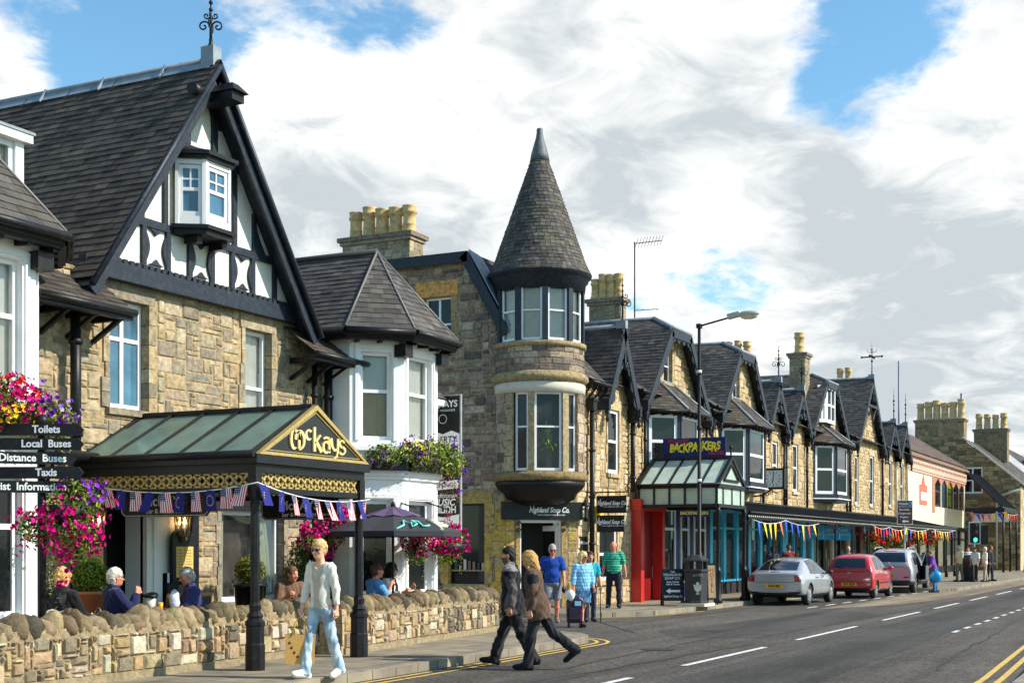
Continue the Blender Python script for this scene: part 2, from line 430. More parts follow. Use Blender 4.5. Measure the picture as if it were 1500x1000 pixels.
def backing(mb, F, u0, u1, v0, v1, holes, col, clip=None, w=0, depth=.22):
    us = sorted({u0, u1, *[min(max(x, u0), u1) for h in holes for x in h[:2]]})
    vs = sorted({v0, v1, *[min(max(x, v0), v1) for h in holes for x in h[2:4]]})
    for i in range(len(us) - 1):
        for j in range(len(vs) - 1):
            cx, cy = (us[i] + us[i + 1]) / 2, (vs[j] + vs[j + 1]) / 2
            if any(h[0] < cx < h[1] and h[2] < cy < h[3] for h in holes): continue
            P = [(us[i], vs[j]), (us[i + 1], vs[j]), (us[i + 1], vs[j + 1]), (us[i], vs[j + 1])]
            if clip: P = clipc(P, clip)
            if len(P) >= 3: mb.poly([F.p(x, y, w) for x, y in P], col)
def surround(mb, F, h, pal, rng, jw=.2, lint=.26, sill=.12, depth=.2, proud=.028, out=.05):
    """dressed jambs, lintel and sill about an opening"""
    u0, u1, v0, v1 = h
    v = v0
    while v < v1 - .01:
        d = min(rng.choice((.22, .3, .36)), v1 - v)
        if v1 - v - d < .1: d = v1 - v
        for a, b in ((u0 - jw * rng.choice((.7, 1, 1.3)), u0), (u1, u1 + jw * rng.choice((.7, 1, 1.3)))):
            mb.fbox(F, a + .004, b, v + .005, v + d - .005, -depth, proud * rng.uniform(.8, 1.1), jitc(rng.choice(pal), .08, rng))
        v += d
    if lint: mb.fbox(F, u0 - jw, u1 + jw, v1 + .002, v1 + lint, -depth, proud * 1.1, jitc(rng.choice(pal), .08, rng))
    if sill: mb.fbox(F, u0 - jw * .5, u1 + jw * .5, v0 - sill, v0 - .002, -depth, proud + out, jitc(rng.choice(pal), .08, rng))
SLATE = [L(82, 78, 74), L(90, 85, 80), L(75, 71, 68), L(97, 92, 86), L(84, 78, 71), L(72, 68, 66)]
SLATEB = [L(78, 70, 62), L(71, 63, 57), L(85, 76, 67), L(65, 58, 53), L(89, 81, 70), L(75, 68, 63)]
def slates(mb, O, U, Vv, poly, rng, w=.26, h=.15, pal=SLATE, jit=.16, thick=.014, sheet=True):
    """rows of slates on the plane O + u*U + v*Vv clipped to the convex polygon"""
    O, U, Vv = V(O), V(U).normalized(), V(Vv).normalized(); N = U.cross(Vv).normalized()
    ar = sum(poly[i][0] * poly[(i + 1) % len(poly)][1] - poly[(i + 1) % len(poly)][0] * poly[i][1] for i in range(len(poly)))
    if ar < 0: poly = poly[::-1]
    if sheet: mb.poly([O + U * x + Vv * y - N * .004 for x, y in poly], jitc(pal[0], .1, rng))
    u0, u1 = min(p[0] for p in poly), max(p[0] for p in poly); v0, v1 = min(p[1] for p in poly), max(p[1] for p in poly)
    j = 0; v = v0
    while v < v1:
        off = (j % 2) * w / 2 + rng.uniform(-.02, .02)
        u = u0 - off
        while u < u1:
            ww = w * rng.uniform(.88, 1.12)
            dz = rng.uniform(-.006, .006)
            P = clipc([(u + .003, v + dz), (u + ww - .003, v + dz), (u + ww - .003, v + h + .006), (u + .003, v + h + .006)], poly)
            u += ww
            if len(P) < 3: continue
            t = thick * rng.uniform(.7, 1.4); tl = rng.uniform(-.003, .003)
            top = [O + U * x + Vv * y + N * (t * (1 - .85 * min(1, max(0, (y - v) / h))) + tl * (x - u) / w) for x, y in P]
            col = jitc(rng.choice(pal), jit, rng)
            n = len(P)
            lo = [(i, (i + 1) % n) for i in range(n) if P[i][1] < v + .012 and P[(i + 1) % n][1] < v + .012]
            vs = list(top); fs = [tuple(range(n))]
            for a, b in lo:
                k = len(vs); vs += [O + U * P[a][0] + Vv * P[a][1] - N * .003, O + U * P[b][0] + Vv * P[b][1] - N * .003]
                fs.append((a, k, k + 1, b))
            mb.add(vs, fs, col)
        v += h; j += 1
def slope(mb, A, B, C_, D, rng, **k):
    """slate a planar quad (or triangle when D is None): A-B is the eave, left to right seen from outside"""
    A, B, C_ = V(A), V(B), V(C_); U = (B - A).normalized()
    N = (B - A).cross(C_ - A).normalized(); Vv = N.cross(U)
    pts = [A, B, C_] + ([V(D)] if D is not None else [])
    slates(mb, A, U, Vv, [((p - A).dot(U), (p - A).dot(Vv)) for p in pts], rng, **k)

# ------------------------------------------------------------------ windows
def window(parent, F, u0, u1, v0, v1, w=-.11, mid=.5, bars=(), fr=.06, pane=M_PANE, mat_f=M_UPVC, curtain=None, top_bars=0, sill=True, thick=.07, curt_frac=None, name='window', vb=0):
    """frame + sashes as one part, panes (and curtains) as sub-parts"""
    f = MB()
    e = .004
    a, b, c, d = u0 + e, u1 - e, v0 + e, v1 - e
    for q in ((a, a + fr, c, d), (b - fr, b, c, d), (a + fr, b - fr, c, c + fr * 1.2), (a + fr, b - fr, d - fr, d)): f.fbox(F, *q, w - thick, w)
    s = fr * .55
    lo, hi = c + fr * 1.2, d - fr
    cuts = []
    if mid:
        m = lo + (hi - lo) * mid
        f.fbox(F, a + fr, b - fr, m - s * .8, m + s * .8, w - thick, w - .006); cuts.append(m)
    for x in bars:
        xm = a + fr + (b - a - 2 * fr) * x
        f.fbox(F, xm - s, xm + s, lo, hi, w - thick, w - .008)
    for i in range(top_bars):
        xm = a + fr + (b - a - 2 * fr) * (i + 1) / (top_bars + 1); m = cuts[0] if cuts else lo
        f.fbox(F, xm - .012, xm + .012, m, hi, w - thick, w - .012)
    for i in range(vb):
        m = cuts[0] if cuts else lo; ym = m + (hi - m) * (i + 1) / (vb + 1)
        f.fbox(F, a + fr, b - fr, ym - .012, ym + .012, w - thick, w - .013)
    ob = f.build(name, mat_f, parent)
    p = MB(); p.quad(F.p(a + fr * .5, lo - .02, w - .03), F.p(b - fr * .5, lo - .02, w - .03), F.p(b - fr * .5, hi + .02, w - .03), F.p(a + fr * .5, hi + .02, w - .03))
    p.build('pane', M_GLASS if curtain else pane, ob)
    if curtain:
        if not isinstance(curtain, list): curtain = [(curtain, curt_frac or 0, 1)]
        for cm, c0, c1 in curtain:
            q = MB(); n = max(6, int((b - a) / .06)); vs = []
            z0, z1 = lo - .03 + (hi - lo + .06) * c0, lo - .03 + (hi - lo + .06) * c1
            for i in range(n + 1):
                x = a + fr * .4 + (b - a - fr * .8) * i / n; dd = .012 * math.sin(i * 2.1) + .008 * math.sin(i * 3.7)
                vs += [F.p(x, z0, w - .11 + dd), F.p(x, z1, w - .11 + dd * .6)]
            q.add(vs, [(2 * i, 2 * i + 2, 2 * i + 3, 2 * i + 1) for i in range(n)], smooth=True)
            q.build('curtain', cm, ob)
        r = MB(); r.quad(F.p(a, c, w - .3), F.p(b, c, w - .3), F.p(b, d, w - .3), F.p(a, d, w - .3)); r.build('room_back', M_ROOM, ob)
    return ob

# ------------------------------------------------------------------ ground
GP = Frame((0, 0, 0), (1, 0, 0), (0, 0, 1), (0, 1, 0))
def asphalt(name, c, speck=.5):
    m = mat(name, c, rough=.9, var=.22, scale=.7, bump=.5, bscale=70, spec=.25, stain=.35, stain_col=[x * .62 for x in c], stain_scale=.35)
    N, K = m.node_tree.nodes, m.node_tree.links; b = N['Principled BSDF']
    old = b.inputs['Base Color'].links[0].from_socket
    tc = N.new('ShaderNodeTexCoord'); v = N.new('ShaderNodeTexVoronoi'); v.inputs['Scale'].default_value = 26
    K.new(tc.outputs['Object'], v.inputs['Vector'])
    sx = N.new('ShaderNodeSeparateColor'); K.new(v.outputs['Color'], sx.inputs[0])
    mr = N.new('ShaderNodeMapRange'); mr.inputs[1].default_value = 0; mr.inputs[2].default_value = 1
    mr.inputs[3].default_value = 1 - speck; mr.inputs[4].default_value = 1 + speck; K.new(sx.outputs[0], mr.inputs[0])
    # traffic wear: long soft streaks along the street
    mp = N.new('ShaderNodeMapping'); mp.inputs['Scale'].default_value = (.06, 1.1, 1); K.new(tc.outputs['Object'], mp.inputs[0])
    nz = N.new('ShaderNodeTexNoise'); nz.inputs['Scale'].default_value = 1.3; nz.inputs['Detail'].default_value = 5; K.new(mp.outputs[0], nz.inputs['Vector'])
    m2 = N.new('ShaderNodeMapRange'); m2.inputs[1].default_value = .3; m2.inputs[2].default_value = .7; m2.inputs[3].default_value = .62; m2.inputs[4].default_value = 1.38
    K.new(nz.outputs[0], m2.inputs[0])
    mm = N.new('ShaderNodeMath'); mm.operation = 'MULTIPLY'; K.new(mr.outputs[0], mm.inputs[0]); K.new(m2.outputs[0], mm.inputs[1])
    sc = N.new('ShaderNodeVectorMath'); sc.operation = 'SCALE'; K.new(old, sc.inputs[0]); K.new(mm.outputs[0], sc.inputs['Scale'])
    K.new(sc.outputs[0], b.inputs['Base Color'])
    return m
M_ROAD = asphalt('asphalt', (.092, .080, .066))
M_ROAD2 = asphalt('patched_asphalt', (.066, .060, .053), .35)
M_TANR = asphalt('buff_asphalt', (.235, .185, .125), .3)
M_GRASS = mat('far_grass', (.07, .10, .035), rough=.95, var=.4, scale=.02)
M_PAINTW = mat('road_white', (.72, .71, .68), rough=.8, var=.25, scale=14, stain=.8, stain_col=(.14, .13, .12), stain_scale=9)
M_PAINTY = mat('road_yellow', (.66, .43, .09), rough=.8, var=.25, scale=12, stain=.75, stain_col=(.12, .105, .085), stain_scale=8)
M_KERB = mat('kerb_stone', (.27, .235, .185), rough=.9, var=.3, scale=6, bump=.4, bscale=40, stain=.4, stain_col=(.09, .08, .07), attr=False)
def paving():
    m = mat('paving', (.265, .225, .165), rough=.9, var=.22, scale=3, bump=.3, bscale=60, spec=.25, stain=.65, stain_col=(.12, .105, .08), stain_scale=.9)
    N, K = m.node_tree.nodes, m.node_tree.links; b = N['Principled BSDF']
    old = b.inputs['Base Color'].links[0].from_socket
    tc = N.new('ShaderNodeTexCoord'); br = N.new('ShaderNodeTexBrick'); K.new(tc.outputs['Object'], br.inputs[0])
    br.inputs['Scale'].default_value = 1; br.inputs['Brick Width'].default_value = .6; br.inputs['Row Height'].default_value = .6
    br.inputs['Mortar Size'].default_value = .011; br.inputs['Color1'].default_value = (.74, .75, .77, 1); br.inputs['Color2'].default_value = (1.18, 1.15, 1.08, 1)
    br.inputs['Mortar'].default_value = (.36, .35, .33, 1); br.inputs['Bias'].default_value = 0
    mx = N.new('ShaderNodeMix'); mx.data_type = 'RGBA'; mx.blend_type = 'MULTIPLY'; mx.inputs[0].default_value = 1
    K.new(old, mx.inputs[6]); K.new(br.outputs['Color'], mx.inputs[7]); K.new(mx.outputs[2], b.inputs['Base Color'])
    return m
M_PAVE = paving()
def struct(mb, name, m): return tag(mb.build(name, m), kind='structure')
g = MB(); g.poly([(-900, -3000, -.05), (4200, -3000, -.05), (4200, 3000, -.05), (-900, 3000, -.05)]); struct(g, 'ground', M_GRASS)
g = MB(); g.poly([(-60, -9, 0), (260, -9, 0), (260, 60, 0), (-60, 60, 0)]); struct(g, 'road', M_ROAD)
g = MB()
g.poly([(38.5, 9.7, .004), (43, 8.2, .004), (52, 7.55, .004), (130, 7.4, .004), (130, 9.2, .004), (57, 9.2, .004), (55.5, 9.72, .004)]); struct(g, 'lay_by_surface', M_TANR)
g = MB(); g.poly([(3, 4.2, .004), (26, 4.55, .004), (60, 5.4, .004), (60, 6.55, .004), (30, 6.4, .004), (19, 6.3, .004), (3, 6.0, .004)])
g.poly([(12, 7.3, .004), (17.2, 7.5, .004), (17.9, 8.2, .004), (12, 8.1, .004)])
g.poly([(25.6, 7.6, .004), (36.5, 7.5, .004), (38.2, 9.0, .004), (27, 10.2, .004), (25.2, 9.2, .004)]); struct(g, 'road_patch', M_ROAD2)
def ribbon(mb, pts, w, z, off=0):
    pts = [V((p[0], p[1], 0)) for p in pts]; rows = []
    for i, p in enumerate(pts):
        d = (pts[min(i + 1, len(pts) - 1)] - pts[max(i - 1, 0)]).normalized(); n = V((-d.y, d.x, 0))
        rows.append((p + n * (off - w / 2) + V((0, 0, z)), p + n * (off + w / 2) + V((0, 0, z))))
    for i in range(len(rows) - 1): mb.quad(rows[i][0], rows[i + 1][0], rows[i + 1][1], rows[i][1])
def arc(cx, cy, r, a0, a1, n=9): return [(cx + r * math.cos(R(a0 + (a1 - a0) * i / n)), cy + r * math.sin(R(a0 + (a1 - a0) * i / n))) for i in range(n + 1)]
g = MB(); rr_ = random.Random(3)
for p0, p1, nseg in (((14, 7.9), (24, 7.2), 14), ((17.9, 8.2), (30, 8.6), 16), ((24, 5.2), (36, 5.0), 14), ((26, 10.3), (31, 13.5), 8), ((30, 7.4), (52, 7.2), 20), ((20, 3.4), (33, 3.9), 14)):
    ribbon(g, [(p0[0] + (p1[0] - p0[0]) * i / nseg, p0[1] + (p1[1] - p0[1]) * i / nseg + rr_.uniform(-.06, .06)) for i in range(nseg + 1)], .035, .007)
for x, y in ((22, 8.3), (27.5, 9.2), (34, 5.6)): g.poly([(x + .3 * math.cos(i * .4488), y + .3 * math.sin(i * .4488), .008) for i in range(14)])
for x in (16.6, 33.5): g.box(x, x + .45, 9.48 if x < 20 else 12.02, 9.72 if x < 20 else 12.26, -.01, .009)
struct(g, 'road_seams_and_covers', mat('tar', (.028, .027, .026), rough=.8, var=.4, scale=30))
g = MB()
for a, b in ((10.5, 12.2), (14.2, 17.0), (19.1, 23.3), (25.4, 30.4), (33.2, 38.0), (40.3, 44.6), (47, 51), (53.5, 58), (61, 65), (68, 72), (76, 80), (84, 88)):
    g.poly([(a, 6.76, .009), (b, 6.76, .009), (b, 6.87, .009), (a, 6.87, .009)])
for i in range(12): g.poly([(29.1 + 1.55 * i, 4.5, .009), (29.8 + 1.55 * i, 4.5, .009), (29.8 + 1.55 * i, 4.6, .009), (29.1 + 1.55 * i, 4.6, .009)])
for i in range(9): g.poly([(39.0 + 2.0 * i, 10.1 - .05 * i, .009), (40.1 + 2.0 * i, 10.1 - .05 * i, .009), (40.1 + 2.0 * i, 10.2 - .05 * i, .009), (39.0 + 2.0 * i, 10.2 - .05 * i, .009)])
struct(g, 'white_road_lines', M_PAINTW)
NEARK = [(-25, 9.75), (8, 9.75), (16, 9.8), (22.3, 9.98)] + arc(22.6, 11.5, 1.5, -80, 0, 8) + [(24.15, 14), (24.15, 40)]
FARK = [(30.2, 40), (30.2, 16.5)] + arc(33.9, 16.2, 3.7, 180, 262, 9) + [(36, 12.42), (40, 12.35), (54.5, 12.3), (55.6, 11.6), (56.4, 9.6), (57.4, 8.85), (60, 8.75), (140, 8.5)]
g = MB()
for off in (-.16, -.36): ribbon(g, NEARK[:12], .075, .006, off)
ribbon(g, FARK[4:13], .08, .006, -.2)
RK = [(-20, 2.02), (14, 2.02), (19, 2.06), (25, 2.25), (40, 2.6), (100, 3.2)]
for off in (.3, .52): ribbon(g, RK[1:5], .085, .006, off)
struct(g, 'yellow_road_lines', M_PAINTY)
def kerb(mb, line, w=.15, z=.124, step=.9, side=1):
    pts = [V((a, b, 0)) for a, b in line]
    for i in range(len(pts) - 1):
        a, b = pts[i], pts[i + 1]; L_ = (b - a).length; n = max(1, round(L_ / step)); d = (b - a) / n
        nn = V((-d.y, d.x, 0)).normalized() * side
        if L_ > 60: n = 60; d = (b - a) / n
        for k in range(n):
            p, q = a + d * (k + .006), a + d * (k + .994); zz = z + RNG.uniform(-.003, .004)
            mb.hexa([p, q, q + nn * w, p + nn * w, p + nn * .012 + V((0, 0, zz)), q + nn * .012 + V((0, 0, zz)), q + nn * w + V((0, 0, zz)), p + nn * w + V((0, 0, zz))])
def pavement(line, back, name, side=1):
    g = MB(); g.fprism(GP, [(x, y) for x, y in line] + back, 0.001, .12); struct(g, name, M_PAVE)
    k = MB(); kerb(k, line, side=side); struct(k, name + '_kerb', M_KERB)
pavement(NEARK, [(-25, 40)], 'pavement')
pavement(FARK, [(140, 40)], 'far_pavement')
pavement(RK[::-1], [(-20, -9), (100, -9)], 'near_side_pavement')
# hills beyond the town
g = MB(); n = 120
hv = []
for i in range(n + 1):
    a = R(-22 + 60 * i / n); dx, dy = math.cos(a), math.sin(a)
    h = 1 + .16 * math.sin(i * .155 + 1) + .07 * math.sin(i * .41) + .02 * math.sin(i * 1.1)
    hv += [(dx * 1150, dy * 1150, -5), (dx * 1400, dy * 1400, 48 * h), (dx * 1750, dy * 1750, 98 * h), (dx * 2300, dy * 2300, 60)]
g.add(hv, [(4 * i + k, 4 * i + 4 + k, 4 * i + 5 + k, 4 * i + 1 + k) for i in range(n) for k in range(3)], smooth=True)
struct(g, 'hills', mat('wooded_hill', (.065, .125, .095), rough=1, var=.35, scale=.02, bump=.0, detail=8, spec=.1))

# ------------------------------------------------------------------ shared builders
def barge(mb, pts, t0, t1, w, col=(1, 1, 1)):
    """a board following pts (s, z) in a facade-parallel plane, w deep below the line"""
    F = Frame((0, 0, 0), (1, 0, 0), (0, -1, 0))
    for (a, b) in zip(pts[:-1], pts[1:]):
        d = V((b[0] - a[0], b[1] - a[1])); nrm = V((d.y, -d.x)).normalized()
        if nrm.y > 0: nrm = -nrm
        mb.fprism(F, [a, b, (b[0] + nrm.x * w, b[1] + nrm.y * w), (a[0] + nrm.x * w, a[1] + nrm.y * w)], -t1, -t0, col)
def scroll(c, r, turns, a0, n=26, dr=.9, plane=((1, 0, 0), (0, 0, 1)), sgn=1):
    u, v = V(plane[0]), V(plane[1]); c = V(c)
    return [c + (u * math.cos(a0 + sgn * 2 * math.pi * turns * i / n) + v * math.sin(a0 + sgn * 2 * math.pi * turns * i / n)) * (r * (1 - dr * i / n)) for i in range(n + 1)]
def finial(parent, x, y, z, h, kind='scroll', name='finial'):
    m = MB()
    m.tube([(x, y, z), (x, y, z + h * .6), (x, y, z + h)], [.028, .02, .006], 6)
    m.lathe((x, y, z), [(.05, 0), (.06, .08), (.03, .14), (.03, .2)], 8)
    if kind == 'scroll':
        for k in range(4):
            a = math.pi / 2 * k + .5; pl = ((math.cos(a), math.sin(a), 0), (0, 0, 1))
            c = V((x, y, z + h * .42)) + V(pl[0]) * h * .115
            m.tube(scroll(c, h * .10, 1.3, math.pi, plane=pl, sgn=-1), .014, 5)
            c = V((x, y, z + h * .60)) + V(pl[0]) * h * .07
            m.tube(scroll(c, h * .06, 1.2, math.pi, plane=pl), .012, 5)
        for zz in (.7, .82): m.ball((x, y, z + h * zz), .035, 8, 5)
    elif kind == 'cross':
        for zz, w in ((.45, .06), (.62, .05), (.8, .04)): m.ball((x, y, z + h * zz), w, 8, 5)
        m.bar((x - h * .3, y, z + h * .58), (x + h * .3, y, z + h * .58), .03)
        m.bar((x, y - h * .3, z + h * .58), (x, y + h * .3, z + h * .58), .03)
        for dx, dy in ((-1, 0), (1, 0), (0, -1), (0, 1)):
            m.ball((x + dx * h * .3, y + dy * h * .3, z + h * .58), .06, 8, 5)
            m.tube([(x, y, z + h * .7), (x + dx * h * .12, y + dy * h * .12, z + h * .72), (x + dx * h * .15, y + dy * h * .15, z + h * .8)], .014, 5)
    else:
        for zz, w in ((.3, .06), (.5, .045), (.62, .06), (.78, .03)): m.ball((x, y, z + h * zz), w, 8, 5)
    return m.build(name, M_IRON, parent)
def chimney(parent, x0, x1, y0, y1, z0, z1, pots, rng, along='y', pal=None, poth=.75, potr=.135):
    """stack with a projecting cope and clay pots"""
    m = MB(); pal = pal or TAN; cap = .22
    m.box(x0, x1, y0, y1, z0, z1 - cap, MORTG)
    for F, a, b in ((Frame((x0, y1, 0), (0, -1, 0), (-1, 0, 0)), 0, y1 - y0), (Frame((x0, y0, 0), (1, 0, 0), (0, -1, 0)), 0, x1 - x0), (Frame((x1, y0, 0), (0, 1, 0), (1, 0, 0)), 0, y1 - y0)):
        stones(m, F, a, b, z0, z1 - cap, [], pal, rng, cell=.12, wr=(2, 5), hr=(1, 3), relief=.018)
    m.box(x0 - .06, x1 + .06, y0 - .06, y1 + .06, z1 - cap, z1 - cap * .55, jitc(GREY[0], .1)); m.box(x0 - .12, x1 + .12, y0 - .12, y1 + .12, z1 - cap * .55, z1, jitc(GREY[2], .1))
    st = m.build('chimney_stack', M_STONE, parent)
    for i in range(pots):
        q = (i + .5) / pots; px, py = ((x0 + x1) / 2, y0 + (y1 - y0) * q) if along == 'y' else (x0 + (x1 - x0) * q, (y0 + y1) / 2)
        r = potr * rng.uniform(.92, 1.08); h = poth * rng.uniform(.9, 1.1); p = MB()
        p.lathe((px, py, z1), [(r * 1.15, 0), (r * 1.2, .08), (r, .13), (r * .95, h * .3), (r * 1.0, h * .32), (r, h * .36), (r * .92, h * .38), (r * .9, h * .7), (r * 1.12, h * .74), (r * 1.15, h * .8), (r * .98, h * .84), (r * 1.05, h * .95), (r * 1.1, h), (r * .8, h), (r * .75, h * .8)], 14)
        p.build('chimney_pot', M_POT, st)
    return st
def pipe(parent, x, y, z0, z1, r=.05, hop=False, m_=None):
    m = MB(); m.tube([(x, y, z0), (x, y, z1)], r, 8)
    z = z0 + .4
    while z < z1 - .1: m.tube([(x, y, z), (x, y, z + .07)], r * 1.35, 8); z += 1.3
    if hop:
        m.box(x - .13, x + .13, y - .1, y + .1, z1 - .05, z1 + .22); m.box(x - .17, x + .17, y - .13, y + .13, z1 + .22, z1 + .3)
    return m.build('drainpipe', m_ or M_BLACK, parent)
def gutter(mb, a, b, r=.06):
    mb.tube([a, b], r, 8)

# ------------------------------------------------------------------ canted white bay with slated hip roof (two of them)
def canted_bay(B, cs, ft, rng, left_on=True, blinds=True, ridge_t=18.0, side_t=14.3):
    hf, c = .64, .69
    pts = [(cs - hf - c, side_t), (cs - hf - c, ft + c), (cs - hf, ft), (cs + hf, ft), (cs + hf + c, ft + c), (cs + hf + c, side_t)]
    wall = MB(); z0, z1 = .12, 5.72; wins = []
    for i in range(5):
        a, b = V((*pts[i], 0)), V((*pts[i + 1], 0)); F = Frame(a, b - a); w = (b - a).length
        hs = []
        if i in (1, 2, 3):
            m = .19 if i != 2 else .20
            hs = [(m, w - m, 3.68, 5.30), (m, w - m, .86, 2.62)]
            for k, h in enumerate(hs):
                for q in ((h[0] - .0, h[0] + .012, h[2], h[3]), (h[1] - .012, h[1], h[2], h[3]), (h[0], h[1], h[3] - .012, h[3]), (h[0], h[1], h[2], h[2] + .012)):
                    wall.fbox(F, *q, -.2, -.001)
                wall.fbox(F, h[0] - .09, h[0] - .02, h[2], h[3] + .09, -.01, .025); wall.fbox(F, h[1] + .02, h[1] + .09, h[2], h[3] + .09, -.01, .025)
                wall.fbox(F, h[0] - .02, h[1] + .02, h[3] + .02, h[3] + .09, -.01, .025)
                wins.append((F, h, i, k))
        backing(wall, F, 0, w, z0, z1, hs, (1, 1, 1))
        for k, (za, zb, o) in enumerate(((3.04, 3.16, .09), (2.98, 3.04, .05), (.12, .42, .03), (3.5, 3.58, .05), (5.42, 5.5, .03))): wall.fbox(F, -.03, w + .03, za, zb, -.01, o)
    W = wall.build('bay_wall', M_RENDER, B)
    for F, h, i, k in wins:
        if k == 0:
            cu = [(M_BLIND, 0, .56), (M_CURT, .56, 1)] if i == 1 else [(M_CURT, 0, 1)]  # pale curtain in the upper sash stands in for a bright sky reflection
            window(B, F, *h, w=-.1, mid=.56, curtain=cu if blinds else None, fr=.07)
        else: window(B, F, *h, w=-.1, mid=.66, fr=.08)
    # roof: hip over the canted front, ridge running back
    o = .36; ez, az = 5.66, 7.33
    e = [(cs - hf - c - o, ridge_t), (cs - hf - c - o, ft + c - .15), (cs - hf - .16, ft - o), (cs + hf + .16, ft - o), (cs + hf + c + o, ft + c - .15), (cs + hf + c + o, ridge_t)]
    ap = (cs, ft + .95, az); rd = (cs, ridge_t, az)
    r = MB()
    E3 = [(x, y, ez) for x, y in e]
    slope(r, E3[1], E3[2], ap, None, rng, w=.25, h=.14); slope(r, E3[2], E3[3], ap, None, rng, w=.25, h=.14); slope(r, E3[3], E3[4], ap, None, rng, w=.25, h=.14)
    slope(r, E3[0], E3[1], ap, rd, rng, w=.25, h=.14); slope(r, E3[4], E3[5], rd, ap, rng, w=.25, h=.14)
    RF = r.build('bay_roof', M_SLATE, B)
    h = MB()
    for k in (1, 2, 3, 4): h.tube([V(E3[k]) + V((0, 0, .02)), V(ap) + V((0, 0, .02))], .022, 6, col=L(120, 116, 110))
    h.tube([V(ap) + V((0, 0, .02)), V(rd) + V((0, 0, .02))], .06, 8, col=L(70, 66, 64))
    h.build('roof_hip', M_ATTR, RF)
    f = MB()
    for k in range(5):
        a, b = V(E3[k]), V(E3[k + 1]); d = (b - a).normalized(); n = d.cross(V((0, 0, 1)))
        f.hexa([a - V((0, 0, .2)) - n * .16, b - V((0, 0, .2)) - n * .16, b - V((0, 0, .2)) - n * .05, a - V((0, 0, .2)) - n * .05,
                a - V((0, 0, .015)) - n * .16, b - V((0, 0, .015)) - n * .16, b - V((0, 0, .015)) + n * .0, a - V((0, 0, .015)) + n * .0])
        f.tube([a - V((0, 0, .05)) + n * .04, b - V((0, 0, .05)) + n * .04], .06, 8)
        L_ = (b - a).length; q = .25
        while q < min(L_, 3):
            p = a + d * q; f.bar(p - n * .42 - V((0, 0, .17)), p - n * .1 - V((0, 0, .19)), .03, .05); q += .42
    f.poly([V(p) - V((0, 0, .16)) for p in E3][::-1])
    f.build('fascia', M_BLACK, B)
    b = MB()
    for sx in (-1, 1):
        b.box(cs + sx * (hf + .02) - .13, cs + sx * (hf + .02) + .13, ft - .16, ft + .08, 5.2, 5.42)
    b.build('eave_bracket', M_BLACK, B)

# ------------------------------------------------------------------ half-timbered public house
rng = random.Random(21)
PUB = thing('pub_building', (17.1, 14.3, .12), 'stone public house with a steep black and white half-timbered gable and dark slate roof', 'pub')
FM = Frame((0, 14.3, 0), (1, 0, 0), (0, -1, 0))
holes = [(15.2, 16.03, 3.80, 5.42), (18.38, 19.1, 3.72, 5.42), (17.75, 19.45, .84, 2.36), (14.5, 17.12, .12, 2.66)]
w = MB()
backing(w, FM, 13.2, 21.25, .12, 5.75, holes, MORT)
stones(w, FM, 13.2, 21.25, .12, 5.75, [(h[0] - .15, h[1] + .15, h[2] - .1, h[3] + .22) for h in holes[:2]] + holes[2:], TAN, rng, cell=.082, wr=(2, 8), hr=(1, 3), relief=.022, joint=.008, jit=.13)
for h in holes[:2]: surround(w, FM, h, TAN, rng, jw=.13, lint=.24, sill=.1)
surround(w, FM, holes[2], [L(150, 138, 116), L(140, 128, 108)], rng, jw=.1, lint=.14, sill=.1)
w.build('wall', M_STONE, PUB)
window(PUB, FM, *holes[0], w=-.13, mid=.66, bars=(.5,), fr=.065, pane=M_PANEB)
window(PUB, FM, *holes[1], w=-.13, mid=.42, fr=.06, curtain=[(M_CURT, 0, 1)])
win = window(PUB, FM, *holes[2], w=-.12, mid=None, fr=.07, curtain=[(M_ROOM, 0, .05)])
q = MB()
for x0, x1 in ((17.82, 18.05), (18.98, 19.38)):
    n = 14; vs = []
    for i in range(n + 1):
        x = x0 + (x1 - x0) * i / n; dd = .03 * math.sin(i * 1.7)
        for k in range(6):
            z = .92 + 1.42 * k / 5; lean = (-.18 * (k / 5) ** 2 if x0 > 18.5 else .02 * k / 5) * (1 if x0 > 18.5 else 1)
            vs.append(FM.p(x + lean, z, -.2 + dd))
    q.add(vs, [(i * 6 + k, i * 6 + 6 + k, i * 6 + 7 + k, i * 6 + k + 1) for i in range(n) for k in range(5)], smooth=True)
q.build('curtain', mat('pale_drape', (.62, .66, .52), rough=.9, var=.1), win)
# main roof
r = MB()
rz, ez, rs = 9.42, 5.52, 17.12
slope(r, (14.36, 22, ez), (14.36, 13.78, ez), (rs, 13.78, rz), (rs, 22, rz), rng, w=.25, h=.138, pal=SLATEB, thick=.016)
slope(r, (19.88, 13.78, ez), (19.88, 22, ez), (rs, 22, rz), (rs, 13.78, rz), rng, w=.25, h=.138, pal=SLATEB, thick=.016)
RF = r.build('roof', M_SLATE, PUB)
k = MB()
for sx in (-1, 1):
    y = 13.9
    while y < 22:
        k.quad((rs, y, rz + .035), (rs, y + .98, rz + .035), (rs + sx * .14, y + .98, rz - .145), (rs + sx * .14, y, rz - .145)); y += 1.0
k.tube([(rs, 13.9, rz + .03), (rs, 22, rz + .03)], .045, 8)
for y in (14.9, 16.2, 17.5, 18.8, 20.1): k.bar((rs - .16, y, rz - .16), (rs, y, rz + .08), .02, .02); k.bar((rs, y, rz + .08), (rs + .16, y, rz - .16), .02, .02)
k.box(rs - .1, rs + .1, 13.85, 14.1, rz - .1, rz + .22)
k.build('ridge_capping', M_LEAD, RF)
finial(PUB, rs, 13.98, rz + .15, .95)
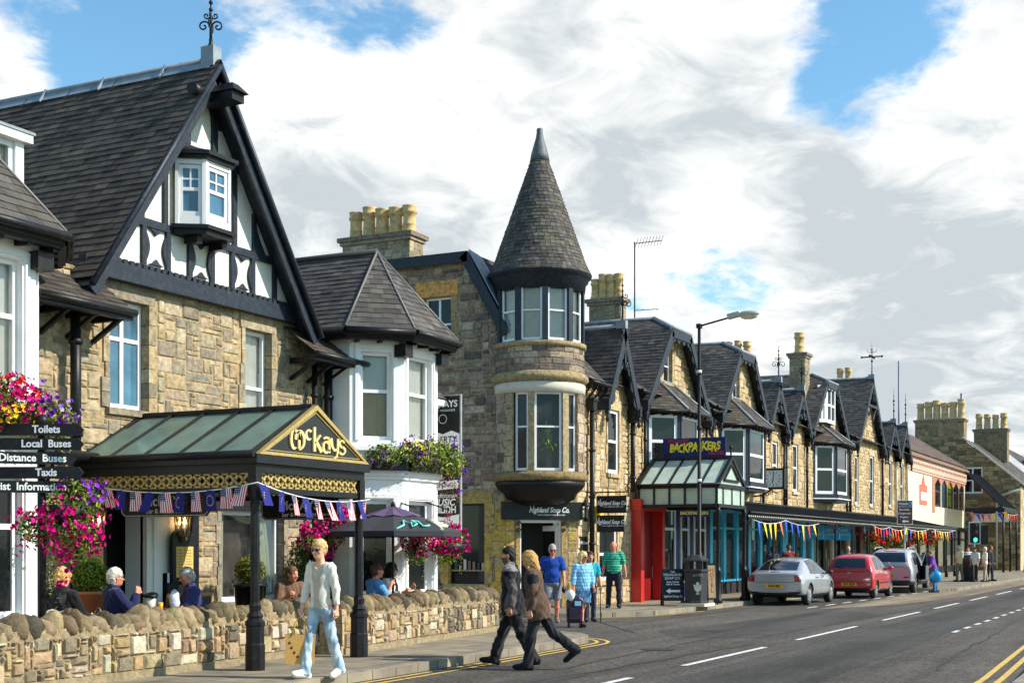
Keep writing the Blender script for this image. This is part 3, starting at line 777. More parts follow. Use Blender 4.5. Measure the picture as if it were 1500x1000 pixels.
# roughcast triangle and timbers
FG = Frame((17.12, 14.2, 0), (1, 0, 0), (0, -1, 0))
def hw(z): return (9.3 - z) / (9.3 - 5.6) * 2.62
g = MB(); g.fprism(FG, [(-hw(5.7), 5.7), (hw(5.7), 5.7), (0, 9.3)], -.15, 0); g.build('gable_panel', M_ROUGH, PUB)
t = MB()
def tb(u0, u1, v0, v1, w1=.05): t.fbox(FG, u0, u1, v0, v1, -.01, w1)
t.fbox(FG, -hw(5.7) - .02, hw(5.7) + .02, 5.66, 5.91, -.05, .09)
for i in range(34):
    u = -2.3 + i * 4.6 / 33; t.fbox(FG, u - .04, u + .04, 5.91, 5.98, -.02, .075)
tb(-hw(6.70), hw(6.70), 6.57, 6.69, .055); tb(-hw(8.03), hw(8.03), 7.88, 8.05, .06)
for u in (-1.92, -1.32, -.78, -.27, .27, .78, 1.32, 1.92): tb(u - .045, u + .045, 5.95, 6.58, .05)
for c in (-1.05, 0, 1.05):                     # cusped panels between the lower studs
    for sx in (-1, 1):
        P = [(c + sx * .27, 6.0)] + [(c + sx * (.26 - .11 * math.sin(math.pi * i / 10)), 6.0 + .56 * i / 10) for i in range(11)]
        t.fprism(FG, P if sx < 0 else P[::-1], -.005, .046)
    for v, sg in ((6.56, -1), (6.02, 1)):
        P = [(c - .15, v), (c - .07, v + sg * .03), (c, v + sg * .09), (c + .07, v + sg * .03), (c + .15, v)]
        t.fprism(FG, P if sg < 0 else P[::-1], -.005, .044)
for u in (-.84, .84): tb(u - .045, u + .045, 6.69, 7.9)
for u in (-1.36, 1.36): tb(u - .04, u + .04, 6.69, hw(0) and 9.3 - 3.7 * (abs(u)) / 2.62 - .05)
for sx in (-1, 1):                             # curved braces beside the oriel
    for (c0, r0, vb) in ((1.4, .5, 6.69),):
        P = [(sx * (c0 + .0), vb)] + [(sx * (c0 + .26 * (1 - math.sin(math.pi / 2 * i / 8))), vb + .55 * i / 8) for i in range(9)] + [(sx * c0, vb + .75)]
        t.fprism(FG, P if sx > 0 else P[::-1], -.004, .042)
    P = [(sx * .8, 7.88)] + [(sx * (.8 - .12 * (1 - math.sin(math.pi / 2 * i / 8))), 7.86 - .6 * i / 8) for i in range(9)] + [(sx * .8, 7.2)]
    t.fprism(FG, P if sx < 0 else P[::-1], -.004, .043)
for u in (-.33, .33): tb(u - .06, u + .06, 8.06, 8.62)
P1 = [(.27 * math.cos(R(a)), 8.48 + .44 * math.sin(R(a))) for a in range(0, 181, 15)]
t.fprism(FG, [(.5, 8.48), (.46, 8.7), (0, 9.25), (-.46, 8.7), (-.5, 8.48)] + P1[::-1], -.003, .048)
t.build('timber_frame', M_TIMBER, PUB)
b = MB()
for sx in (-1, 1):
    F_ = [(17.12, 9.36), (17.12 + sx * 2.8, 5.40)]
    barge(b, F_, 13.84, 13.89, .21)
    barge(b, F_, 13.89, 14.2, .05)
    q = b; d = V((sx * 2.8, 0, -3.96)).normalized()
    q.tube([(17.12, 13.79, 9.32), (17.12 + sx * 2.78, 13.79, 5.42)], .05, 8)
b.build('barge_board', M_TIMBER, PUB)
h = MB(); h.box(16.98, 17.28, 13.45, 14.1, 8.72, 8.86); h.hexa([(16.94, 13.38, 8.86), (17.32, 13.38, 8.86), (17.32, 14.1, 8.86), (16.94, 14.1, 8.86), (17.05, 13.5, 9.0), (17.2, 13.5, 9.0), (17.2, 14.1, 9.0), (17.05, 14.1, 9.0)])
h.tube([(16.75, 13.85, 8.8), (16.45, 13.8, 8.78)], .09, 10); h.build('gable_lamp_box', M_BLACK, PUB)
# oriel in the gable
oc, of, ob_ = 17.0, .30, .56
op = [(oc - ob_, 14.12), (oc - of, 13.74), (oc + of, 13.74), (oc + ob_, 14.12)]
o = MB(); owin = []
for i in range(3):
    a, b2 = V((*op[i], 0)), V((*op[i + 1], 0)); F = Frame(a, b2 - a); ww = (b2 - a).length
    hh = (.05, ww - .05, 6.86, 7.66); backing(o, F, 0, ww, 6.72, 7.74, [hh], (1, 1, 1)); owin.append((F, hh))
    for q in ((0, .05), (ww - .05, ww)): o.fbox(F, *q, 6.72, 7.74, -.06, .012)
OR = o.build('oriel', M_WHITE, PUB)
for F, hh in owin: window(OR, F, *hh, w=-.02, mid=.52, top_bars=1, vb=1, fr=.06, thick=.04, pane=M_PANEB, name='oriel_window')
o = MB()
def omould(o, zz0, zz1, ex):
    P = [(oc - ob_ - ex, 14.12), (oc - of - ex * .5, 13.74 - ex), (oc + of + ex * .5, 13.74 - ex), (oc + ob_ + ex, 14.12)]
    o.fprism(GP, P[::-1], zz0, zz1)
omould(o, 7.74, 7.80, .06); omould(o, 7.80, 7.86, .12)
o.hexa([(oc - ob_ - .1, 14.12, 7.86), (oc - of - .05, 13.64, 7.86), (oc + of + .05, 13.64, 7.86), (oc + ob_ + .1, 14.12, 7.86), (oc - ob_ + .2, 14.12, 7.98), (oc - of + .05, 14.0, 7.98), (oc + of - .05, 14.0, 7.98), (oc + ob_ - .2, 14.12, 7.98)])
o.build('oriel_roof', M_BLACK, OR); o = MB(); omould(o, 6.66, 6.72, .09); omould(o, 6.58, 6.662, .03)
for sx in (-1, 1): o.box(oc + sx * .3 - .06, oc + sx * .3 + .06, 13.85, 14.12, 6.46, 6.582)
o.build('oriel_sill', M_BLACK, OR)
# lean-to eave strips either side of the gable foot, with brackets and pipes
for (x0, x1) in ((13.15, 14.98), (19.45, 21.1)):
    m = MB(); slope(m, (x0, 13.62, 5.12), (x1, 13.62, 5.12), (x1, 14.32, 5.62), (x0, 14.32, 5.62), rng, w=.26, h=.15, pal=SLATEB)
    PR = m.build('eave_roof', M_SLATE, PUB)
    m = MB(); m.tube([(x0, 13.58, 5.08), (x1, 13.58, 5.08)], .055, 8); m.build('gutter', M_BLACK, PR); m = MB(); m.box(x0, x1, 13.62, 13.74, 4.98, 5.09)
    x = x0 + .2
    while x < x1: m.bar((x, 13.7, 5.02), (x, 14.28, 5.02), .035, .05); m.bar((x, 13.75, 5.0), (x, 14.28, 4.7), .03, .03); x += .5
    m.build('eave_bracket', M_BLACK, PR)
pipe(PUB, 13.62, 14.12, .12, 4.95, .045); pipe(PUB, 14.34, 14.1, 2.9, 5.0, .075); pipe(PUB, 20.15, 14.12, .12, 5.0, .05); pipe(PUB, 20.55, 14.1, .12, 5.05, .075, hop=True)
m = MB(); m.tube([(12.95, 14.0, 3.08), (14.65, 14.0, 3.0)], .085, 10); m.build('drainpipe', M_BLACK, PUB)
m = MB(); m.box(20.75, 20.95, 13.95, 14.12, 4.55, 4.85); m.build('alarm_box', M_WHITE, PUB)
# entrance front under the canopy
e = MB()
for x0, x1, z0 in ((14.5, 15.08, 1.9), (16.42, 17.0, 1.35), (15.98, 16.42, .14)): e.fbox(FM, x0, x1, z0, 2.62, -.1, -.05)
e.fbox(FM, 15.0, 15.08, .12, 2.62, -.4, .02); e.fbox(FM, 15.98, 16.05, .12, 2.5, -.4, .03); e.fbox(FM, 16.2, 16.25, .14, 2.5, -.1, -.02)
e.build('entrance_panel', M_WHITE, PUB)
e = MB(); e.fbox(FM, 14.46, 17.16, 2.5, 2.66, -.1, .07); e.fbox(FM, 17.0, 17.16, .12, 2.5, -.1, .05); e.fbox(FM, 14.5, 15.0, .12, 1.95, -.06, .03); e.fbox(FM, 16.46, 17.0, .12, 1.2, -.06, .03)
e.fbox(FM, 14.42, 14.5, .12, 2.6, -.1, .05); e.build('entrance_surround', M_BLACK, PUB)
e = MB(); e.fbox(FM, 15.08, 15.98, .12, 2.5, -.75, -.7); 
for x in (15.2, 15.42, 15.64, 15.86): e.fbox(FM, x - .02, x + .02, .2, 2.4, -.7, -.68)
e.fbox(FM, 14.3, 15.08, .12, 2.66, -.75, -.72); e.fbox(FM, 15.98, 17.3, .12, 2.66, -.75, -.72); e.fbox(FM, 14.3, 17.3, 2.62, 2.66, -.72, -.1); d = e.build('door', M_DARK, PUB)
e = MB(); e.tube([FM.p(15.85, 1.0, -.66), FM.p(15.85, 1.35, -.66)], .015, 6); e.build('door_handle', M_GOLD, d)
e = MB(); e.fbox(FM, 17.5, 20.05, 2.36, 2.78, .0, .06); SB = e.build('fascia_board', M_BLACK, PUB)
e = MB(); e.text(FM, 'McKAYS', .24, 18.85, 2.63, .064, bold=.004); e.text(FM, 'bar & restaurant', .12, 18.85, 2.45, .064); e.build('lettering', mat('cream_lettering', (.55, .52, .42), rough=.6), SB)

# left and right white houses with canted bays
WH = thing('white_house', (21.95, 14.3, .12), 'white rendered house with two-storey bay window, right of the black and white gable', 'house')
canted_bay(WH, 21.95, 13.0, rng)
m = MB(); FW = Frame((0, 14.32, 0), (1, 0, 0), (0, -1, 0))
backing(m, FW, 21.25, 24.2, .12, 5.6, [], (1, 1, 1)); backing(m, Frame((24.2, 14.32, 0), (0, 1, 0), (1, 0, 0)), 0, 8, .12, 5.6, [], (1, 1, 1)); m.build('wall', M_RENDER, WH)
m = MB(); slope(m, (23.0, 13.7, 4.75), (24.3, 13.7, 4.75), (24.3, 14.33, 5.2), (23.0, 14.33, 5.2), rng, w=.26, h=.15); m.box(23.0, 24.3, 13.72, 13.84, 4.62, 4.73)
for x in (23.3, 24.1): m.bar((x, 13.8, 4.65), (x, 14.3, 4.3), .03, .03)
m.build('eave_roof', M_SLATE, WH)
pipe(WH, 23.55, 14.2, .12, 4.6, .05); pipe(WH, 20.72, 13.9, .12, 3.0, .05)
LH = thing('white_house', (11.9, 14.3, .12), 'white rendered bay-windowed house cut off by the left edge of the view', 'house')
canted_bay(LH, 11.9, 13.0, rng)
m = MB(); backing(m, FW, 6, 13.2, .12, 5.6, [], (1, 1, 1)); m.build('wall', M_RENDER, LH)
m = MB(); slope(m, (4, 14.2, 5.6), (13.9, 14.2, 5.6), (13.9, 16.4, 7.2), (4, 16.4, 7.2), rng, w=.25, h=.14); m.build('roof', M_SLATE, LH)
FD = Frame((0, 15.0, 0), (1, 0, 0), (0, -1, 0))
m = MB(); m.fbox(FD, 12.2, 14.25, 6.3, 6.55, -1.5, 0); m.fbox(FD, 14.1, 14.25, 6.55, 7.5, -1.5, 0); m.fbox(FD, 12.2, 12.35, 6.55, 7.5, -1.5, 0); m.fbox(FD, 12.12, 14.33, 7.5, 7.62, -1.5, .1); m.fbox(FD, 12.35, 14.1, 6.55, 7.5, -1.5, -1.4)
DR = m.build('dormer', M_WHITE, LH)
window(DR, FD, 12.35, 14.1, 6.55, 7.5, w=-.05, mid=None, bars=(.5,), fr=.08, name='dormer_window', curtain=[(mat('olive_blind', (.42, .40, .24), rough=.9), 0, 1)])
m = MB(); m.fbox(FD, 12.1, 14.36, 7.62, 7.66, -1.5, .12); m.build('dormer_roof', M_LEAD, DR)

# ------------------------------------------------------------------ corner block with the conical turret
rng = random.Random(33)
CB = thing('corner_building', (33.4, 16.0, .12), 'rubble stone corner shop with a round turret under a tall slate cone', 'shop building')
SX = 32.75
FS = Frame((SX, 16.75, 0), (0, -1, 0), (-1, 0, 0))      # side wall facing the lane: u = 16.75 - y
H2 = [(-2.52, -1.66, 7.15, 8.66), (-1.75, -.62, .75, 2.95)]
sclip = [(-12, .12), (0, .12), (0, 7.7), (-1.05, 9.62), (-12, 9.62)]
w = MB(); backing(w, FS, -9, 0, .12, 9.62, H2, MORTG, clip=sclip)
stones(w, FS, -9, 0, .12, 9.62, [(h[0] - .2, h[1] + .2, h[2] - .1, h[3] + .3) for h in H2], GREY, rng, cell=.115, wr=(2, 6), hr=(1, 2), relief=.04, clip=sclip)
surround(w, FS, H2[0], [L(176, 152, 112), L(166, 144, 104)], rng, jw=.2, lint=0, sill=.12)
w.fbox(FS, H2[0][0] - .26, H2[0][1] + .22, H2[0][3] + .01, H2[0][3] + .44, -.2, .04, L(214, 158, 92))
YEL = [L(188, 154, 76), L(180, 152, 92), L(194, 160, 84), L(172, 150, 104)]
surround(w, FS, H2[1], YEL, rng, jw=.24, lint=.3, sill=.1)
z = .12
while z < 2.9:                                   # ochre-washed quoins by the shop door
    d = rng.choice((.3, .36, .42)); w.fbox(FS, -rng.choice((.28, .42)), -.002, z + .005, z + d - .005, 0, .05, jitc(rng.choice(YEL), .08, rng)); z += d
w.build('wall', M_STONE, CB)
window(CB, FS, *H2[0], w=-.12, mid=.5, bars=(.5,), fr=.06)
win = window(CB, FS, *H2[1], w=-.14, mid=None, fr=.05, mat_f=M_BLACK, name='shop_window')
m = MB(); m.fbox(FS, -1.7, -.66, 1.1, 1.14, -.15, -.06, L(150, 130, 90))
for i in range(7):
    u = -1.6 + i * .14; m.fbox(FS, u, u + .08, 1.14, 1.14 + rng.uniform(.1, .3), -.12, -.08, jitc(rng.choice((L(190, 180, 160), L(60, 60, 66), L(120, 100, 80))), .2, rng))
m.build('display', M_ATTR, win)
# chamfer with the shop door
CA, CE = V((SX, 16.75, 0)), V((34.24, 15.3, 0)); FC = Frame(CA, CE - CA); cw = (CE - CA).length
Hd = [(.42, 1.62, .12, 2.95)]
w = MB(); backing(w, FC, 0, cw, .12, 8.6, Hd, MORTG); stones(w, FC, 0, cw, .12, 3.3, [(.28, 1.78, .1, 3.1)], [L(196, 160, 86), L(186, 156, 100), L(176, 150, 104)], rng, cell=.14, wr=(2, 4), hr=(2, 3), relief=.02)
for u in ((.3, .42), (1.62, 1.74)): w.fbox(FC, *u, .12, 2.95, -.3, .03, L(170, 140, 86))
w.build('corner_wall', M_STONE, CB)
m = MB(); m.fbox(FC, .42, 1.62, 2.42, 2.5, -.1, -.02); m.fbox(FC, .42, .47, .12, 2.42, -.12, -.03); m.fbox(FC, 1.57, 1.62, .12, 2.42, -.12, -.03)
DF = m.build('door_frame', M_WHITE, CB)
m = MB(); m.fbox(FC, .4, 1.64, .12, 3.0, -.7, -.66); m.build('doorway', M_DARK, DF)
m = MB()                                         # open white door leaf, glazed
a = FC.p(1.56, 0, -.12); F = Frame(a, V((.35, .85, 0)), V((-.9, .35, 0)))
for q in ((0, .09, .14, 2.35), (.6, .7, .14, 2.35), (.09, .6, .14, .5), (.09, .6, 2.2, 2.35)): m.fbox(F, *q, -.02, .02)
DO = m.build('door', M_WHITE, CB); m = MB(); m.fbox(F, .09, .6, .5, 2.2, -.004, .004); m.build('pane', M_PANE, DO)
for u in (.3, 1.74):
    m = MB(); m.tube([FC.p(u, 2.95, .06)] + [FC.p(u + (1 if u < 1 else -1) * .02, 2.9 - .1 * i, .06 + .02 * math.sin(i)) for i in range(4)], .03, 6)
    for i in range(4):
        sx = 1 if u < 1 else -1
        m.tube([p for p in scroll(FC.p(u + sx * (.12 + .08 * i), 2.82 - .03 * i, .04), .08, 1.3, 0, plane=(FC.u, FC.z))], .014, 5)
        m.tube([p for p in scroll(FC.p(u + sx * .07, 2.75 - .18 * i, .04), .07, 1.3, 0, plane=(FC.u, FC.z))], .013, 5)
    m.build('door_bracket', M_BLACK, CB)
m = MB(); m.fbox(FC, -.12, cw + .12, 2.5, 2.98, .02, .14); SG = m.build('sign_board', M_BLACK, CB)
def script(mb, F, u, v, s, w=.145):
    mb.text(F, 'Highland Soap Co.', s, u, v, w, bold=.006 * s / .2, shear=.35, sx=.78)
    mb.tube([F.p(u - s * 2.75, v + s * .55, w + .004), F.p(u - s * 2.45, v - s * .35, w + .004), F.p(u - s * 2.2, v + s * .8, w + .004)], .014, 5)
    mb.text(F, 'www.highlandsoaps.com', s * .34, u + s * .3, v - s * .62, w, sx=1.2)
m = MB(); script(m, FC, cw / 2 + .18, 2.76, .2); m.build('lettering', M_WTXT, SG)
# turret
TC = V((33.45, 16.05, 0)); A0 = 205.6; TR = 1.2
def tp(a, r, z): return V((TC.x + r * math.cos(R(a)), TC.y + r * math.sin(R(a)), z))
def round_stones(mb, r, z0, z1, a0, a1, rows, pal, skip=(), wmean=.36):
    z = z0
    for k in range(rows):
        h = (z1 - z0) / rows; a = a0 + rng.uniform(-4, 0)
        while a < a1:
            da = wmean * rng.uniform(.55, 1.5) / r * 57.3; b = min(a + da, a1)
            if not any(s0 < (a + b) / 2 < s1 and q0 < z + h / 2 < q1 for s0, s1, q0, q1 in skip):
                c = jitc(rng.choice(pal), .16, rng); g = .6; n = 3; pr = .025 * rng.uniform(.4, 1.2)
                vs = []
                for i in range(n + 1):
                    aa = a + g * .5 + (b - a - g) * i / n
                    for rr, zz in ((r, z + .006), (r + pr, z + .02), (r + pr, z + h - .02), (r, z + h - .006)): vs.append(tp(aa, rr, zz))
                fs = [(i * 4 + q, i * 4 + 4 + q, i * 4 + 5 + q, i * 4 + q + 1) for i in range(n) for q in range(3)]
                fs += [(0, 1, 2, 3), (n * 4 + 3, n * 4 + 2, n * 4 + 1, n * 4)]
                mb.add(vs, fs, c)
            a = b
        z += h
T = MB()
T.lathe((TC.x, TC.y, 0), [(TR - .01, 6.2), (TR - .01, 7.2)], 40, MORTG, cap=False)
round_stones(T, TR - .01, 6.42, 7.08, A0 - 130, A0 + 130, 4, GREY)
for pr in ([(TR - .05, 7.06), (TR + .06, 7.08), (TR + .07, 7.2), (TR - .15, 7.24)], [(TR - .05, 6.12), (TR + .05, 6.16), (TR + .14, 6.24), (TR + .12, 6.32), (TR + .03, 6.42), (TR - .05, 6.44)]):
    T.lathe((TC.x, TC.y, 0), pr, 40, L(160, 142, 106), cap=False)
LW = [(A0 + 12 - 19, A0 + 12 + 19, 3.78, 5.86), (A0 - 25 - 10, A0 - 25 + 10, 3.78, 5.86), (A0 + 49 - 9, A0 + 49 + 9, 3.78, 5.86)]
# lower storey: curved wall with three tall sashes between dressed mullions
cuts = sorted({A0 - 150, A0 - 62, *[x for l in LW for x in l[:2]], A0 + 75, A0 + 150})
for a, b in zip(cuts[:-1], cuts[1:]):
    if any(l[0] - .1 < (a + b) / 2 < l[1] + .1 for l in LW): continue
    n = max(2, int((b - a) / 8)); vs = []
    for i in range(n + 1): aa = a + (b - a) * i / n; vs += [tp(aa, TR, 3.55), tp(aa, TR, 6.15)]
    small = (b - a) < 30 and a > A0 - 60
    T.add(vs, [(2 * i, 2 * i + 2, 2 * i + 3, 2 * i + 1) for i in range(n)], L(174, 156, 120) if small else MORTG)
    if small:
        for q in (a, b): T.add([tp(q, TR, 3.7), tp(q, TR - .2, 3.7), tp(q, TR - .2, 5.9), tp(q, TR, 5.9)], [(0, 1, 2, 3)], L(160, 142, 108))
round_stones(T, TR, 3.75, 5.85, A0 - 140, A0 - 46, 8, GREY, wmean=.4); round_stones(T, TR, 3.75, 5.85, A0 - 47, A0 - 36, 5, [L(174, 156, 122)]); round_stones(T, TR, 3.75, 5.85, A0 + 60, A0 + 140, 8, GREY)
T.lathe((TC.x, TC.y, 0), [(TR - .3, 3.5), (TR + .02, 3.52), (TR + .1, 3.58), (TR + .1, 3.68), (TR + .03, 3.76), (TR - .25, 3.78)], 40, L(140, 120, 84), cap=False)
TW = T.build('turret_wall', M_STONE, CB)
m = MB(); m.lathe((TC.x, TC.y, 0), [(TR - .1, 5.84), (TR + .035, 5.86), (TR + .045, 6.1), (TR, 6.13)], 40, cap=False); m.build('turret_band', M_CREAM, TW)
m = MB(); m.lathe((TC.x, TC.y, 0), [(.55, 2.9), (.72, 2.98), (.95, 3.05), (1.02, 3.2), (1.12, 3.28), (1.2, 3.38), (1.24, 3.48), (TR - .02, 3.53)], 40); m.build('turret_corbel', M_BLACK, TW)
for (a, b, z0, z1) in LW:
    pa, pb = tp(a, TR - .08, 0), tp(b, TR - .08, 0); F = Frame(pa, pb - pa); ww = (pb - pa).length
    wn = window(TW, F, 0, ww, z0, z1, w=.0, mid=.56, fr=.055, thick=.06, pane=M_GLASS if b - a > 30 else M_PANE)
    if b - a > 30:
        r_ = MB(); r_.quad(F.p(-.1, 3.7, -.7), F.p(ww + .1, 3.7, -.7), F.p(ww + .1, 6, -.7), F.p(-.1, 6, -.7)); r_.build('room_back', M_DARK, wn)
        SPIKY_AT = F.p(ww * .55, 3.85, -.28)
# upper lantern: sashes between black mullions
UW = [A0 - 47, A0 - 11, A0 + 25, A0 + 61]
m = MB()
for a in [x - 18 for x in UW] + [UW[-1] + 18]:
    p = tp(a, TR - .02, 0); d = V((math.cos(R(a)), math.sin(R(a)), 0)); n = V((-d.y, d.x, 0))
    P = [p - n * .075 - d * .1, p + n * .075 - d * .1, p + n * .075 + d * .04, p - n * .075 + d * .04]
    m.hexa([q + V((0, 0, 7.22)) for q in P] + [q + V((0, 0, 8.75)) for q in P])
m.lathe((TC.x, TC.y, 0), [(TR - .1, 8.6), (TR + .03, 8.62), (TR + .06, 8.86), (TR + .12, 8.9), (TR + .14, 9.0), (TR + .21, 9.03), (TR + .21, 9.12), (TR + .05, 9.16)], 40, cap=False)
m.lathe((TC.x, TC.y, 0), [(TR - .1, 8.6), (.3, 8.62)], 40, cap=False)
m.build('turret_mullion', M_TIMBER, TW)
m = MB(); vs = []
for i in range(13): aa = A0 + 79 + (202 - 0) * i / 12; vs += [tp(aa, TR - .03, 7.2), tp(aa, TR - .03, 8.7)]
m.add(vs, [(2 * i, 2 * i + 2, 2 * i + 3, 2 * i + 1) for i in range(12)]); m.build('turret_back', M_CREAM, TW)
for a in UW:
    pa, pb = tp(a - 14.4, TR - .06, 0), tp(a + 14.4, TR - .06, 0); F = Frame(pa, pb - pa); ww = (pb - pa).length
    window(TW, F, 0, ww, 7.23, 8.66, w=0, mid=.55, fr=.05, thick=.05, curtain=[(M_CURT, 0, 1)])
m = MB(); m.lathe((TC.x, TC.y, 0), [(.0, 7.24), (TR - .3, 7.24)], 20, cap=False); m.build('turret_floor', M_ROOM, TW)
# slated cone, one course at a time
c = MB(); prof = [(1.46, 9.08), (1.34, 9.35), (1.2, 9.72)] ; zt, rt = 12.35, .2
def cone_r(z):
    if z < 9.4: return 1.41 - (z - 9.08) * .5
    return 1.25 + (rt - 1.25) * (z - 9.4) / (zt - 9.4)
z = 9.08; k = 0
while z < zt:
    r0, r1 = cone_r(z), cone_r(z + .1); n = max(8, int(2 * math.pi * r0 / .145)); a_off = (k % 2) * .5 + rng.uniform(-.1, .1)
    for i in range(n):
        a, b = 360 * (i + a_off) / n, 360 * (i + a_off + .93) / n; t = .016 * rng.uniform(.6, 1.5); dz = rng.uniform(-.008, .008)
        col = jitc(rng.choice(SLATE + [L(100, 92, 76)]), .2, rng)
        c.add([tp(a, r0 + t, z + dz), tp(b, r0 + t, z + dz), tp(b, r1 + .002, z + .104), tp(a, r1 + .002, z + .104), tp(a, r0 - .01, z + dz), tp(b, r0 - .01, z + dz)], [(0, 1, 2, 3), (4, 5, 1, 0)], col)
    z += .1; k += 1
c.lathe((TC.x, TC.y, 0), [(1.40, 9.06), (cone_r(9.4) - .008, 9.4), (rt - .005, zt)], 32, SLATE[2], cap=False)
CR = c.build('turret_roof', M_SLATE, CB)
m = MB(); m.lathe((TC.x, TC.y, 0), [(.27, 12.22), (.24, 12.4), (.17, 12.65), (.11, 12.85), (.085, 13.0), (.085, 13.1), (.06, 13.12)], 16); m.build('roof_cap', mat('old_lead', (.10, .115, .115), rough=.6, var=.3), CR)
# roof of the block: flat-topped gable over the lane, slope to the street
m = MB()
slope(m, (34.3, 15.15, 6.45), (39.2, 15.15, 6.45), (39.2, 18.4, 9.3), (34.3, 18.4, 9.3), rng, w=.3, h=.17)
slope(m, (SX - .2, 16.6, 7.85), (35, 16.6, 7.85), (35, 17.8, 9.78), (SX - .2, 17.8, 9.78), rng, w=.3, h=.17)
m.poly([(SX - .2, 17.8, 9.78), (36, 17.8, 9.78), (36, 27, 9.78), (SX - .2, 27, 9.78)], SLATE[1])
RB = m.build('roof', M_SLATE, CB)
m = MB(); q = [(27, 9.76), (17.78, 9.76), (16.5, 7.5)]
for (y0, z0), (y1, z1) in zip(q[:-1], q[1:]):
    d = V((0, y1 - y0, z1 - z0)).normalized(); n = V((0, d.z, -d.y)); n = -n if n.z > 0 else n
    m.hexa([V((SX - .26, y0, z0)) + n * .26, V((SX - .26, y1, z1)) + n * .26, V((SX - .18, y1, z1)) + n * .26, V((SX - .18, y0, z0)) + n * .26, (SX - .26, y0, z0 + .03), (SX - .26, y1, z1 + .03), (SX + .0, y1, z1 + .03), (SX + .0, y0, z0 + .03)])
m.build('barge_board', M_TIMBER, CB)
m = MB(); m.hexa([(SX - .24, 16.5, 7.65), (SX + .5, 16.4, 7.55), (SX + .5, 17.7, 9.7), (SX - .24, 17.74, 9.78), (SX - .24, 16.5, 7.7), (SX + .3, 16.4, 7.62), (SX + .3, 17.7, 9.76), (SX - .24, 17.74, 9.84)]); m.build('flashing', M_LEAD, RB)
chimney(CB, 33.0, 33.75, 19.9, 22.15, 8.9, 10.65, 5, random.Random(5), poth=.86, potr=.19)
